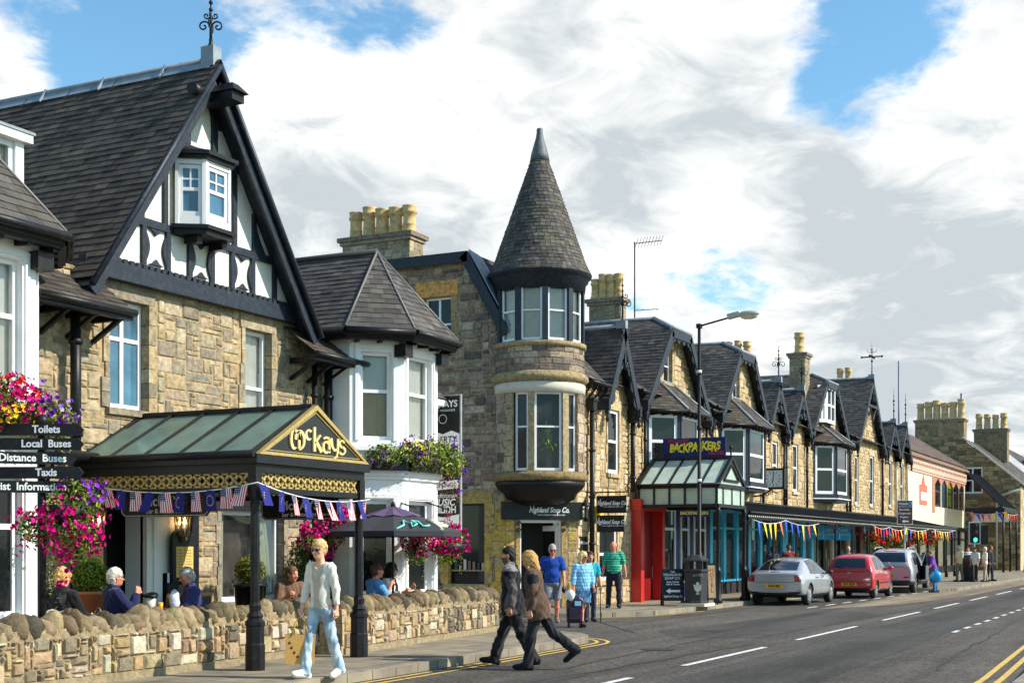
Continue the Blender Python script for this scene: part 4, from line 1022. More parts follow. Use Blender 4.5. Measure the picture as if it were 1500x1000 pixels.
# ------------------------------------------------------------------ terrace facade helper
FT = Frame((0, 15.3, 0), (1, 0, 0), (0, -1, 0))
EAVE = lambda s: 6.25 + (s - 36) * .02
def gable(B, s0, s1, foot, apex, kind, rng, mainz, clip_w=None, win=None, fin='scroll', cell=.16, depth_t=None, fan=False):
    """stone gable flush with the facade, its cross roof, barge boards and finial"""
    sm = (s0 + s1) / 2; w = MB()
    if kind == 'hip':
        c0, c1 = clip_w; pts = [(s0 + .12, foot - .4), (s1 - .12, foot - .4), (s1 - .12, foot), (c1, apex), (c0, apex), (s0 + .12, foot)]
    else:
        pts = [(s0 + .12, foot - .4), (s1 - .12, foot - .4), (s1 - .12, foot), (sm, apex - .1), (s0 + .12, foot)]
    hs = [win] if win else []
    z0 = EAVE(sm) - .3
    backing(w, FT, s0 + .05, s1 - .05, z0, apex + .2, hs, MORT, clip=pts); stones(w, FT, s0 + .05, s1 - .05, z0, apex + .2, [(h[0] - .12, h[1] + .12, h[2], h[3] + .2) for h in hs], TANW, rng, cell=cell, wr=(2, 4), hr=(1, 2), relief=.03, clip=pts)
    for h in hs: surround(w, FT, h, TANW, rng, jw=.14, lint=.2, sill=.1)
    w.build('gable_wall', M_STONE, B)
    for h in hs: window(B, FT, *h, w=-.1, mid=.5, fr=.05)
    o, tf = .25, 14.92
    r = MB(); bt = MB(); d1 = V((s0 - sm, foot - apex))
    back = depth_t or 19.2
    if kind == 'hip':
        c0, c1 = clip_w; az = apex + .08; slo = (apex - foot) / (c0 - s0); rise = (sm - c0) * slo * .55; rz = apex + rise; rt = tf + .95
        sl = slo
        slope(r, (s0 - .08, back, foot - .1), (s0 - .08, tf, foot - .1), (c0, tf, az), (c0, back, az), rng, w=.24, h=.14)
        slope(r, (c0, back, az), (c0, tf, az), (sm, rt, rz), (sm, back, rz), rng, w=.24, h=.14)
        slope(r, (s1 + .08, tf, foot - .1), (s1 + .08, back, foot - .1), (c1, back, az), (c1, tf, az), rng, w=.24, h=.14)
        slope(r, (c1, tf, az), (c1, back, az), (sm, back, rz), (sm, rt, rz), rng, w=.24, h=.14)
        slope(r, (c0, tf, az), (c1, tf, az), (sm, rt, rz), None, rng, w=.24, h=.14)
        line = [(s0 - .1, foot - .12), (c0, az), (c1, az), (s1 + .1, foot - .12)]
        lead = [((sm, back, rz + .03), (sm, rt, rz + .03)), ((sm, rt, rz + .03), (c0, tf, az + .02)), ((sm, rt, rz + .03), (c1, tf, az + .02))]
    else:
        slope(r, (s0 - .08, back, foot - .1), (s0 - .08, tf, foot - .1), (sm, tf, apex), (sm, back, apex), rng, w=.24, h=.14)
        slope(r, (s1 + .08, tf, foot - .1), (s1 + .08, back, foot - .1), (sm, back, apex), (sm, tf, apex), rng, w=.24, h=.14)
        line = [(s0 - .1, foot - .12), (sm, apex), (s1 + .1, foot - .12)]
        lead = [((sm, back, apex + .03), (sm, tf, apex + .03))]
    RF = r.build('gable_roof', M_SLATE, B)
    m = MB()
    for a, b in lead: m.tube([a, b], .07, 6)
    m.build('ridge_capping', M_LEAD, RF)
    barge(bt, line, tf - .02, tf + .05, .26); barge(bt, line, tf + .05, 15.27, .05)
    # scalloped fretwork under the boards
    Fb = Frame((0, tf + .02, 0), (1, 0, 0), (0, -1, 0))
    for (a, b) in zip(line[:-1], line[1:]):
        d = V((b[0] - a[0], b[1] - a[1])); n_ = max(2, int(d.length / .42)); nn = V((d.y, -d.x)).normalized(); nn = -nn if nn.y > 0 else nn
        for i in range(n_):
            q0 = V(a) + d * ((i + .1) / n_) + nn * .25; q1 = V(a) + d * ((i + .9) / n_) + nn * .25; md = (q0 + q1) / 2 + nn * .15
            bt.fprism(Fb, [tuple(q0), tuple((q0 * .6 + md * .4) + nn * .05), tuple(md), tuple((q1 * .6 + md * .4) + nn * .05), tuple(q1)], -.012, .012)
    for x in (s0 - .1, s1 + .1):                 # pendants and feet
        bt.box(x - .07, x + .07, tf - .03, 15.27, foot - .42, foot - .1); bt.lathe((x, tf + .05, foot - .42), [(.015, -.34), (.07, -.26), (.03, -.16), (.08, -.06), (.05, 0)], 8)
    if kind != 'hip':
        bt.box(sm - .04, sm + .04, tf - .02, tf + .05, apex - 1.0, apex - .1)
        bt.lathe((sm, tf, apex - 1.0), [(.01, -.25), (.06, -.15), (.03, -.05), (.05, 0)], 8)
        if fan:
            h = (apex - foot) * .42; yb = apex - h; hw_ = (s1 - s0) / 2 * .42
            bt.bar((sm - hw_, tf + .02, yb), (sm + hw_, tf + .02, yb), .05, .06)
            for sx in (-1, 1): bt.tube([(sm + sx * hw_ * (1 - math.cos(R(a))) * 1.0, tf + .02, yb - .9 + .9 * math.sin(R(a))) for a in range(0, 91, 15)][::-1], .04, 5)
        else:
            for sx in (-1, 1): bt.tube(scroll((sm + sx * .18, tf + .02, apex - .72), .16, 1.4, math.pi / 2, plane=((sx, 0, 0), (0, 0, 1))), .03, 5); bt.tube(scroll((sm + sx * .3, tf + .02, apex - 1.15), .16, 1.4, math.pi / 2, plane=((sx, 0, 0), (0, 0, 1))), .03, 5)
    bt.build('barge_board', M_TIMBER, B)
    if fin:
        m = MB(); m.box(sm - .09, sm + .09, tf - .05, tf + .25, apex - .05, apex + .18); m.build('finial_base', M_LEAD, B)
        finial(B, sm, tf + .08, apex + .1, 1.35 if fin == 'scroll' else 1.7, fin)
def facade(B, s0, s1, z0, z1, holes, rng, cell=.16, pal=TANW, bays=()):
    w = MB(); hs = list(holes); bl = [(b[0], b[1], b[2], b[3]) for b in bays]
    backing(w, FT, s0, s1, z0, z1, hs + bl, MORT)
    stones(w, FT, s0, s1, z0, z1, [(h[0] - .14, h[1] + .14, h[2] - .1, h[3] + .2) for h in hs] + bl, pal, rng, cell=cell, wr=(2, 4), hr=(1, 2), relief=.028, jit=.12)
    for h in hs: surround(w, FT, h, pal, rng, jw=.15, lint=.24, sill=.12, depth=.22)
    for b in bl:                                  # dressed jambs of the bay openings
        for u in ((b[0] - .02, b[0] + .14), (b[1] - .14, b[1] + .02)): w.fbox(FT, *u, b[2], b[3], -.2, .03, jitc(pal[2], .08, rng))
    w.build('wall', M_STONE, B)
    for h in hs: window(B, FT, *h, w=-.03, mid=.5, fr=.09)
def slate_bay(B, s0, s1, z0, z1, zr, rng, proj=.85):
    """canted timber bay under a little hipped slate roof with lead hips"""
    c = .85; P = [(s0, 15.28), (s0 + c, 15.3 - proj), (s1 - c, 15.3 - proj), (s1, 15.28)]
    fr = MB(); k = 0; wins = []
    for i in range(3):
        a, b = V((*P[i], 0)), V((*P[i + 1], 0)); F = Frame(a, b - a); ww = (b - a).length
        n = 1
        for j in range(n):
            x0, x1 = .1, ww - .1
            wins.append((F, (x0, x1, z0 + .12, z1 - .12)))
            fr.fbox(F, -.03, .1, z0, z1, -.1, .02); fr.fbox(F, ww - .1, ww + .03, z0, z1, -.1, .02)
        fr.fbox(F, -.03, ww + .03, z1 - .12, z1 + .02, -.12, .05); fr.fbox(F, -.05, ww + .05, z0 - .1, z0 + .12, -.12, .06)
    fr.fprism(GP, P[::-1], z0 - .22, z0 - .1)
    FR = fr.build('bay_frame', M_TIMBER, B)
    for F, h in wins: window(FR, F, *h, w=-.02, mid=.5, fr=.11, thick=.06, name='bay_window')
    sl = MB(); sl.fprism(GP, [(s0 - .1, 15.28), (s0 + c - .05, 15.2 - proj), (s1 - c + .05, 15.2 - proj), (s1 + .1, 15.28)][::-1], z0 - .1, z0 - .06); sl.build('bay_sill', M_WHITE, FR)
    o = .28; E_ = [(s0 - o, 15.3, z1), (s0 + c - .12, 15.3 - proj - o, z1), (s1 - c + .12, 15.3 - proj - o, z1), (s1 + o, 15.3, z1)]
    T_ = [(s0 + c + .25, 15.3, zr), (s1 - c - .25, 15.3, zr)]
    r = MB(); slope(r, E_[0], E_[1], T_[0], None, rng, w=.24, h=.14, pal=SLATEB); slope(r, E_[1], E_[2], T_[1], T_[0], rng, w=.24, h=.14, pal=SLATEB); slope(r, E_[2], E_[3], T_[1], None, rng, w=.24, h=.14, pal=SLATEB)
    RO = r.build('bay_roof', M_SLATE, B)
    l = MB()
    for a, b in ((E_[1], T_[0]), (E_[2], T_[1]), T_): l.tube([V(a) + V((0, 0, .03)), V(b) + V((0, 0, .03))], .045, 6)
    l.build('roof_hip', M_LEAD, RO)
    f = MB()
    for i in range(3):
        a, b = V(E_[i]), V(E_[i + 1]); f.tube([a - V((0, 0, .04)), b - V((0, 0, .04))], .06, 6); n = max(2, int((b - a).length / .35))
        for j in range(n): q = a + (b - a) * ((j + .5) / n); f.bar(q - V((0, 0, .1)), (q.x, min(q.y + .3, 15.28), q.z - .12), .03, .05)
    f.poly([V(p) - V((0, 0, .06)) for p in E_][::-1])
    f.build('bay_bracket', M_BLACK, RO)
def eaves(B, s0, s1, rng, gaps, rz=9.2, zt=19.2):
    z = EAVE((s0 + s1) / 2) + .1
    m = MB(); slope(m, (s0, 14.95, z), (s1, 14.95, z), (s1, zt, rz), (s0, zt, rz), rng, w=.3, h=.2); RF = m.build('roof', M_SLATE, B)
    m = MB(); m.tube([(s0, zt, rz + .02), (s1, zt, rz + .02)], .09, 6); m.build('ridge_capping', M_LEAD, RF)
    for a, b in gaps:
        m = MB(); m.tube([(a, 14.9, z - .03), (b, 14.9, z - .03)], .065, 8); x = a + .15
        while x < b: m.bar((x, 14.95, z - .08), (x, 15.28, z - .08), .03, .045); m.bar((x, 15.0, z - .1), (x, 15.28, z - .42), .025, .025); x += .36
        m.build('gutter', M_BLACK, B)
def eave_pipe(B, s, z0=3.3):
    pipe(B, s, 15.18, z0, EAVE(s) - .55, .055, hop=True)
# corner block, street side
rng = random.Random(41)
facade(CB, 34.24, 38.1, .12, 6.3, [(36.4, 37.24, 3.9, 5.75), (35.75, 37.1, .8, 2.3)], rng)
gable(CB, 35.72, 37.92, 6.05, 8.14, 'pt', rng, 9.3, cell=.14)
m = MB(); m.tube([(34.4, 14.9, 6.3), (35.7, 14.9, 6.3)], .06, 8)
for i in range(4): m.bar((34.5 + i * .38, 14.95, 6.22), (34.5 + i * .38, 15.28, 6.22), .03, .05); m.bar((34.5 + i * .38, 14.98, 6.2), (34.5 + i * .38, 15.28, 5.85), .025, .025)
m.build('gutter', M_BLACK, CB)
pipe(CB, 34.95, 15.15, .12, 5.6, .075, hop=True); pipe(CB, 38.0, 15.15, 3.4, 5.5, .075, hop=True)
def house(x0, x1, label, seed):
    return thing('terrace_house', ((x0 + x1) / 2, 15.3, .12), label, 'house'), random.Random(seed)
HB, r1 = house(38.1, 45.2, 'terrace house with wide clipped gable above the hotel sign and glass porch', 51)
eaves(HB, 38.1, 45.2, r1, [(38.1, 38.7), (44.6, 45.2)], 9.0)
facade(HB, 38.1, 45.2, .12, 6.4, [], r1, bays=[(39.45, 42.85, 3.95, 6.05), (38.12, 45.18, .14, 3.15)])
gable(HB, 38.76, 44.56, 6.3, 8.58, 'hip', r1, 9, clip_w=(40.75, 42.6), win=(40.95, 41.75, 7.0, 8.15), fin=None)
slate_bay(HB, 39.4, 42.9, 4.05, 6.0, 7.0, r1); eave_pipe(HB, 39.1); eave_pipe(HB, 44.9)
chimney(HB, 42.3, 42.75, 17.3, 18.45, 8.3, 10.1, 4, random.Random(6), poth=.78, potr=.16)
m = MB(); m.tube([(42.8, 17.0, 8.4), (42.8, 17.0, 12.0)], .025, 6); m.tube([(42.8, 17.0, 11.95), (43.5, 16.3, 12.12)], .015, 5)
for i in range(9): p = V((42.85, 16.95, 11.97)).lerp(V((43.5, 16.3, 12.12)), i / 8); m.tube([p + V((-.1, -.1, .14)), p + V((.1, .1, -.14))], .008, 4)
m.tube([(42.8, 17.0, 9.7), (43.4, 16.4, 9.8)], .012, 5)
for i in range(5): p = V((42.85, 16.95, 9.72)).lerp(V((43.4, 16.4, 9.8)), i / 4); m.tube([p + V((-.12, -.1, 0)), p + V((.12, .1, 0))], .008, 4)
tag(m.build('tv_antenna', M_IRON, loc=(42.8, 17.0, 8.4)), 'thin television aerial on a mast beside the chimney behind the turret', 'antenna')
HC, r2 = house(45.2, 54.8, 'terrace house with wide and narrow gables, square clock on its front', 52)
eaves(HC, 45.2, 54.8, r2, [(45.2, 45.9), (51.6, 51.9), (54.5, 54.8)], 9.2)
facade(HC, 45.2, 54.8, .12, 6.6, [(53.3, 54.1, 4.1, 6.0)], r2, bays=[(46.6, 50.25, 3.9, 6.2), (45.22, 54.78, .14, 3.2)])
gable(HC, 45.97, 51.65, 6.55, 8.78, 'hip', r2, 9, clip_w=(47.95, 49.8), win=(48.15, 48.95, 7.15, 8.35), fin=None)
slate_bay(HC, 46.55, 50.3, 4.0, 6.15, 7.2, r2)
gable(HC, 51.9, 54.5, 6.6, 8.35, 'pt', r2, 9, fin='scroll')
for s in (45.5, 51.7, 54.7): eave_pipe(HC, s)
m = MB(); m.box(52.4, 53.9, 16.9, 17.7, 8.2, 9.55); DM = m.build('roof_light', mat('slate_cladding', (.06, .075, .095), rough=.6, var=.2), HC)
m = MB(); m.box(51.7, 51.9, 16.4, 17.0, 7.4, 9.5); m.build('vent', M_WHITE, HC)
HD, r3 = house(54.8, 66.2, 'terrace house beside the tall stone chimney with one clay pot', 53)
eaves(HD, 54.8, 66.2, r3, [(54.8, 55.2), (58.2, 58.4), (65.2, 66.2)], 9.3)
facade(HD, 54.8, 66.2, .12, 6.8, [(56.35, 57.2, 4.1, 6.1)], r3, bays=[(59.8, 63.5, 3.9, 6.4), (54.82, 66.18, .14, 3.2)])
gable(HD, 55.2, 58.2, 6.7, 8.38, 'pt', r3, 9, fin='scroll')
gable(HD, 58.4, 65.2, 6.85, 9.1, 'hip', r3, 9, clip_w=(60.8, 62.8), fin=None)
slate_bay(HD, 59.7, 63.6, 4.0, 6.4, 7.3, r3)
m = MB(); P = [(60.5, 15.28), (60.85, 14.97), (62.4, 14.97), (62.75, 15.28)]
for i in range(3):
    a, b = V((*P[i], 0)), V((*P[i + 1], 0)); F = Frame(a, b - a); ww = (b - a).length
    for q in ((0, .12, 7.35, 9.0), (ww - .12, ww, 7.35, 9.0), (.12, ww - .12, 7.35, 7.5), (.12, ww - .12, 8.85, 9.0), (ww / 2 - .05, ww / 2 + .05, 7.5, 8.85), (.12, ww - .12, 8.1, 8.2)): m.fbox(F, *q, -.05, .02 + .003 * (q[2] > 7.6))
OW = m.build('dormer_window', M_WHITE, HD)
m = MB(); vs = [(*p, 7.4) for p in P] + [(*p, 8.95) for p in P]
m.add([V(v) + V((0, .04, 0)) for v in vs], [(i, i + 1, i + 5, i + 4) for i in range(3)]); m.build('pane', M_PANE, OW)
chimney(HD, 59.9, 60.7, 15.7, 16.4, 7.5, 10.4, 1, random.Random(8), poth=.95, potr=.22)
chimney(HD, 61.0, 61.9, 18.6, 19.9, 8.8, 10.4, 3, random.Random(7), poth=.9, potr=.17)
for s in (55.0, 58.3, 65.7): eave_pipe(HD, s)
HE, r4 = house(66.2, 81, 'terrace house with tall pointed gable topped by a large iron cross', 54)
eaves(HE, 66.2, 81, r4, [(66.2, 67.1), (73.6, 74.3)], 9.4)
facade(HE, 66.2, 81, .12, 7.0, [(67.8, 68.6, 3.9, 6.3), (71.2, 72.2, 3.9, 6.5), (76.0, 76.9, 4.0, 6.5), (79.2, 80.1, 4.0, 6.5)], r4, bays=[(66.22, 80.9, .14, 3.2)])
gable(HE, 67.2, 73.6, 6.9, 10.38, 'pt', r4, 10, fin='cross', depth_t=22, fan=True)
gable(HE, 74.4, 77.5, 6.95, 8.6, 'pt', r4, 9, fin='spike'); gable(HE, 77.7, 80.8, 6.95, 8.7, 'pt', r4, 9, fin='spike')
chimney(HE, 73.6, 74.4, 16.8, 17.7, 8.8, 10.5, 2, random.Random(9), poth=.95, potr=.17)
for s in (66.4, 73.9, 77.6, 80.8): pipe(HE, s, 15.18, 3.3, 6.6, .07, m_=M_CREAM if s > 75 else None)

# ------------------------------------------------------------------ glazed gold-and-black entrance canopy of the pub
CP = thing('entrance_canopy', (15.87, 12.7, .12), 'black and gold entrance canopy with a glass roof and lettered triangular gable', 'canopy')
c0, c1, tf, tb_ = 14.62, 17.12, 11.2, 14.28
cs = (c0 + c1) / 2
m = MB()
m.box(c0 - .12, c1 + .12, tf - .12, tf + .04, 2.86, 2.98); m.box(c0 - .06, c1 + .06, tf - .06, tf + .04, 2.74, 2.86)
for x in (c0, c1):
    sx = -1 if x == c0 else 1
    m.box(*sorted((x + sx * .12, x - sx * .04)), tf + .04, tb_, 2.86, 2.98); m.box(*sorted((x + sx * .06, x - sx * .04)), tf + .04, tb_, 2.74, 2.86)
    m.box(x - .035, x + .035, tf + .06, tb_, 2.47, 2.545); m.tube([(x + sx * .15, tf - .1, 2.98), (x + sx * .15, tb_, 2.98)], .05, 8)
m.box(c0 + .06, c1 - .06, tf - .035, tf + .035, 2.47, 2.545)
m.build('cornice', M_BLACK, CP)
for x in (c0, c1):
    p = MB()
    p.lathe((x, tf, .12), [(.135, 0), (.135, .34), (.125, .36), (.125, .58), (.14, .6), (.14, .64), (.1, .68), (.1, .7), (.115, .72), (.075, .78), (.085, .86), (.065, .9), (.062, 2.3)], 8, smooth=False, a0=R(22.5))
    p.box(x - .065, x + .065, tf - .065, tf + .065, 2.4, 2.74)
    p.build('post', M_BLACK, CP)
def lattice(mb, a, b, z0, z1, out):
    a, b = V(a), V(b); Ln = (b - a).length; d = (b - a).normalized(); n = V(out); h = z1 - z0; st = h * .86; u = 0
    while u < Ln - h * .5:
        for q, r_ in ((u, min(u + h, Ln)), (min(u + h, Ln), u)):
            mb.bar(a + d * q + V((0, 0, z0)) , a + d * r_ + V((0, 0, z1)), .02, .016)
        p = a + d * min(u + h / 2, Ln) + V((0, 0, (z0 + z1) / 2)); mb.ball(p + n * .012, .034, 8, 4)
        u += st
    mb.bar(a + V((0, 0, z0 + .008)), b + V((0, 0, z0 + .008)), .012); mb.bar(a + V((0, 0, z1 - .008)), b + V((0, 0, z1 - .008)), .012)
for a, b, o in (((c0 + .07, tf, 0), (c1 - .07, tf, 0), (0, -1, 0)), ((c0, tb_ - .02, 0), (c0, tf + .07, 0), (-1, 0, 0)), ((c1, tb_ - .02, 0), (c1, tf + .07, 0), (1, 0, 0))):
    m = MB(); lattice(m, a, b, 2.555, 2.735, o); m.build('lattice', M_GOLD, CP)
az = 3.72
m = MB(); FCN = Frame((cs, tf - .1, 0), (1, 0, 0), (0, -1, 0)); hb = (c1 - c0) / 2 + .08
m.fprism(FCN, [(-hb, 2.98), (hb, 2.98), (0, az)], -.06, -.01); GB = m.build('gable_board', mat('gloss_black', (.010, .010, .011), rough=.22, var=.2, scale=4), CP)
m = MB()
for P in ([(-hb, 2.98), (hb, 2.98), (hb - .12, 3.02), (-hb + .12, 3.02)], [(-hb, 2.98), (-hb + .13, 3.018), (0, az - .05), (0, az + .02)], [(hb, 2.98), (0, az + .02), (0, az - .05), (hb - .13, 3.018)]): m.fprism(FCN, P, -.05, .03)
for P in ([(-hb + .2, 3.04), (hb - .2, 3.04), (hb - .24, 3.05), (-hb + .24, 3.05)], [(-hb + .2, 3.04), (-hb + .24, 3.05), (0, az - .095), (0, az - .08)], [(hb - .2, 3.04), (0, az - .08), (0, az - .095), (hb - .24, 3.05)]): m.fprism(FCN, P, -.05, .005)
for P in () and ([(-hb + .28, 3.055), (hb - .28, 3.055), (hb - .33, 3.07), (-hb + .33, 3.07)], [(-hb + .28, 3.055), (-hb + .33, 3.07), (0, az - .125), (0, az - .105)], [(hb - .28, 3.055), (0, az - .105), (0, az - .125), (hb - .33, 3.07)]): m.fprism(FCN, P, -.05, .005)
m.build('gable_frame', M_GOLD, GB)
# uncial lettering drawn with a broad pen
def pen(mb, F, pts, wid, u=0, v=0, s=1, w=.0, t=.012, nib=35, sy=.80):
    """stroke along pts; thickness follows the angle to the nib"""
    n = len(pts); q = []
    for i in range(n):
        dx = pts[min(i + 1, n - 1)][0] - pts[max(i - 1, 0)][0]; dy = pts[min(i + 1, n - 1)][1] - pts[max(i - 1, 0)][1]
        l = math.hypot(dx, dy) or 1; a = math.atan2(dy, dx); h = wid * (.34 + .66 * abs(math.sin(a - R(nib)))) / 2
        q.append((pts[i], (-dy / l * h, dx / l * h)))
    top = [F.p(u + s * (p[0] + d[0]), v + s * sy * (p[1] + d[1]), w + t) for p, d in q] + [F.p(u + s * (p[0] - d[0]), v + s * sy * (p[1] - d[1]), w + t) for p, d in q]
    bot = [F.p(u + s * (p[0] + d[0] * 1.15), v + s * sy * (p[1] + d[1] * 1.15), w) for p, d in q] + [F.p(u + s * (p[0] - d[0] * 1.15), v + s * sy * (p[1] - d[1] * 1.15), w) for p, d in q]
    N = 2 * n; fs = [(i, i + 1, n + i + 1, n + i) for i in range(n - 1)]
    fs += [(i, N + i, N + i + 1, i + 1) for i in range(n - 1)] + [(n + i, n + i + 1, N + n + i + 1, N + n + i) for i in range(n - 1)]
    fs += [(0, n, N + n, N), (n - 1, N + n - 1, N + 2 * n - 1, 2 * n - 1)]
    mb.add(top + bot, fs)
def el(cx, cy, rx, ry, a0, a1, n=14): return [(cx + rx * math.cos(R(a0 + (a1 - a0) * i / n)), cy + ry * math.sin(R(a0 + (a1 - a0) * i / n))) for i in range(n + 1)]
m = MB()
for st in ([el(.22, .42, .2, .42, 80, 300), el(.26, .42, .26, .42, 0, 110), [(.52, .84), (.52, .0)], el(.56, .42, .26, .42, 180, 90, 8), el(.56, .42, .28, .42, 92, -100)],):
    for q in st: pen(m, FCN, q, .15, -.60, 3.10, .37, -.008, .022)
pen(m, FCN, el(.24, .26, .2, .24, 45, 315), .15, -.255, 3.24, .34, -.008, .02)
K = [[(.1, 1.15), (.1, .0)], [(.5, .8), (.12, .38)], [(.22, .46), (.56, .0)]]
for q in K: pen(m, FCN, q, .17, -.08, 3.09, .37, -.008, .022)
A_ = [[(.5, .76), (.48, .0)], el(.28, .28, .22, .28, 50, 340), [(.08, .7), (.28, .8), (.5, .74)]]
for q in A_: pen(m, FCN, q, .16, .15, 3.09, .34, -.008, .022)
Y_ = [[(.04, .78), (.1, .36), (.26, .16), (.5, .22)], [(.54, .8), (.53, .2), (.44, -.16), (.2, -.3)]]
for q in Y_: pen(m, FCN, q, .16, .355, 3.09, .34, -.008, .022)
S_ = [el(.27, .58, .2, .19, 30, 265, 10), el(.27, .2, .23, .2, 85, -150, 10)]
for q in S_: pen(m, FCN, q, .15, .56, 3.09, .32, -.008, .022)
m.build('lettering', M_GOLD2, GB)
# glass roof
for sx in (-1, 1):
    e = cs + sx * hb; m = MB(); m.poly([(e, tf - .02, 3.0), (e, tb_, 3.0), (cs, tb_, az - .02), (cs, tf - .02, az - .02)][::sx])
    gp = m.build('roof_glass', M_CGLASS, CP); m = MB()
    for i in range(6):
        y = tf + (tb_ - tf) * i / 5; m.bar((e + sx * .06, y, 2.975), (cs, y, az), .018, .022, up=(0, 1, 0))
    m.build('glazing_bar', M_BLACK, gp)
m = MB(); m.bar((cs, tf - .05, az + .01), (cs, tb_, az + .01), .035, .03)
for x in (c0, c1): m.bar((x, tb_ - .05, 2.95), (cs, tb_ - .05, az - .03), .02, .03)
m.build('ridge_bar', M_BLACK, CP)
# boards hung under the sides
for x, y0, y1, lab in ((c0 + .02, 13.55, 11.98, 0), (c1 - .02, 12.98, 11.55, 1)):
    F = Frame((x, y0, 0), (0, -1, 0), (-1, 0, 0)); L_ = y0 - y1
    SB = thing('hanging_sign', (x, (y0 + y1) / 2, 2.2), 'black bar and restaurant board hung under the %s side of the pub canopy' % ('far' if lab else 'near'), 'sign', 'boards under the pub canopy')
    m = MB(); m.fprism(F, [(.06, 2.17), (L_ - .06, 2.17), (L_, 2.23), (L_, 2.44), (L_ - .06, 2.5), (.06, 2.5), (0, 2.44), (0, 2.23)], -.025, 0); m.build('board', M_BLACK, SB)
    m = MB(); m.text(F, 'McKAYS', .2, L_ / 2, 2.38, .004, bold=.003); m.text(F, 'bar & restaurant', .095, L_ / 2, 2.245, .004, bold=.001); m.text(F, 'EST 1887', .04, L_ - .2, 2.24, .004)
    m.build('lettering', M_WTXT if lab else MATS['cream_lettering'], SB)
    m = MB()
    for a, b in (((.08, 2.185), (L_ - .08, 2.185)), ((L_ - .08, 2.185), (L_ - .02, 2.24)), ((L_ - .02, 2.24), (L_ - .02, 2.43)), ((L_ - .02, 2.43), (L_ - .08, 2.485)), ((L_ - .08, 2.485), (.08, 2.485)), ((.08, 2.485), (.02, 2.43)), ((.02, 2.43), (.02, 2.24)), ((.02, 2.24), (.08, 2.185))):
        m.bar(F.p(*a, .003), F.p(*b, .003), .004)
    m.build('border', MATS['cream_lettering'], SB)

# ------------------------------------------------------------------ low rubble walls with boulder coping
WPAL = [L(170, 144, 108), L(182, 160, 126), L(148, 130, 104), L(190, 166, 128), L(160, 136, 104), L(136, 122, 102), L(180, 168, 144), L(188, 176, 152), L(164, 138, 100), L(120, 108, 90)]
CPAL = [L(122, 108, 80), L(104, 94, 72), L(138, 122, 92), L(112, 102, 82), L(150, 130, 98), L(92, 84, 68), L(126, 106, 82)]
def low_wall(name, a, b, label, rng, h=.82, th=.34, ends=(0, 0), top=.24):
    """a -> b with its outer face to the right-hand side of travel"""
    a, b = V((*a, .12)), V((*b, .12)); d = (b - a).normalized(); Ln = (b - a).length
    o = thing(name, (a + b) / 2, label, 'wall', 'low rubble walls of the pub terrace')
    F = Frame(a, d, d.cross(V((0, 0, 1)))); F2 = Frame(b - F.n * th, -d, -F.n)
    m = MB(); hb_ = h - top
    for FF in (F, F2):
        FF.o = FF.o + V((0, 0, 0))
        m.fbox(FF, -.01, Ln + .01, 0, .1, -.03, .035, L(150, 134, 104))
        stones(m, FF, 0, Ln, .09, hb_, [], WPAL, rng, cell=.048, wr=(1, 7), hr=(1, 5), relief=.045, joint=.014, jit=.22)
    m.fbox(F, 0, Ln, 0, hb_ + .06, -th, 0, L(150, 132, 102))
    for u, FF in ((ends[0], Frame(a - F.n * th, F.n, -d)), (ends[1], Frame(b, -F.n, d))):
        stones(m, FF, 0, th, .02, hb_, [], WPAL, rng, cell=.085, wr=(2, 4), hr=(2, 4), relief=.04)
    m.build('wall', M_STONE2, o)
    c = MB(); u = -.02
    while u < Ln - .04:
        wd = rng.uniform(.09, .24); hh = rng.uniform(.2, .32) * (1 if wd < .17 else .9); lean = rng.uniform(.1, .55)
        rot = Matrix(((d.x, F.n.x, 0), (d.y, F.n.y, 0), (0, 0, 1))) @ Matrix.Rotation(lean * .9, 3, 'Y')
        c.ball(F.p(u + wd / 2, hb_ + hh * .42, -th / 2), 1, 12, 8, jitc(rng.choice(CPAL), .25, rng), sq=(wd * rng.uniform(.48, .66), th * .60 * rng.uniform(.85, 1.15), hh * rng.uniform(.55, .68)), jit=.12, rng=rng, rot=rot); u += wd * .93
    c.fbox(F, 0, Ln, hb_ - .03, hb_ + .1, -th + .02, -.01, L(158, 140, 110))
    c.build('coping', M_STONE2, o)
    return o
rng = random.Random(61)
low_wall('stone_wall', (9.5, 11.8), (15.1, 11.86), 'low rubble wall with boulder coping, near stretch left of the canopy post', rng)
low_wall('stone_wall', (15.1, 12.1), (17.35, 12.1), 'short set-back length of rubble wall behind the two canopy posts', rng)
low_wall('stone_wall', (17.35, 11.62), (23.75, 12.3), 'low rubble wall with boulder coping from far canopy post to the lane corner', rng)
low_wall('stone_wall', (23.85, 12.35), (24.1, 17.0), 'rubble wall with boulder coping turning back along the lane', rng)
# square dressed pier stones at the gap
m = MB(); z = .12
for h_, s_ in ((.14, .02), (.34, -.01), (.12, .0), (.1, .01)):
    m.box(17.3 - s_, 17.42, 11.62, 12.05 + s_, z, z + h_ - .01, jitc(WPAL[1], .1, rng)); z += h_
tag(m.build('wall_pier', M_STONE2, loc=(17.36, 11.8, .12)), 'dressed stone end pier of the low wall beside the far canopy post', 'pier')

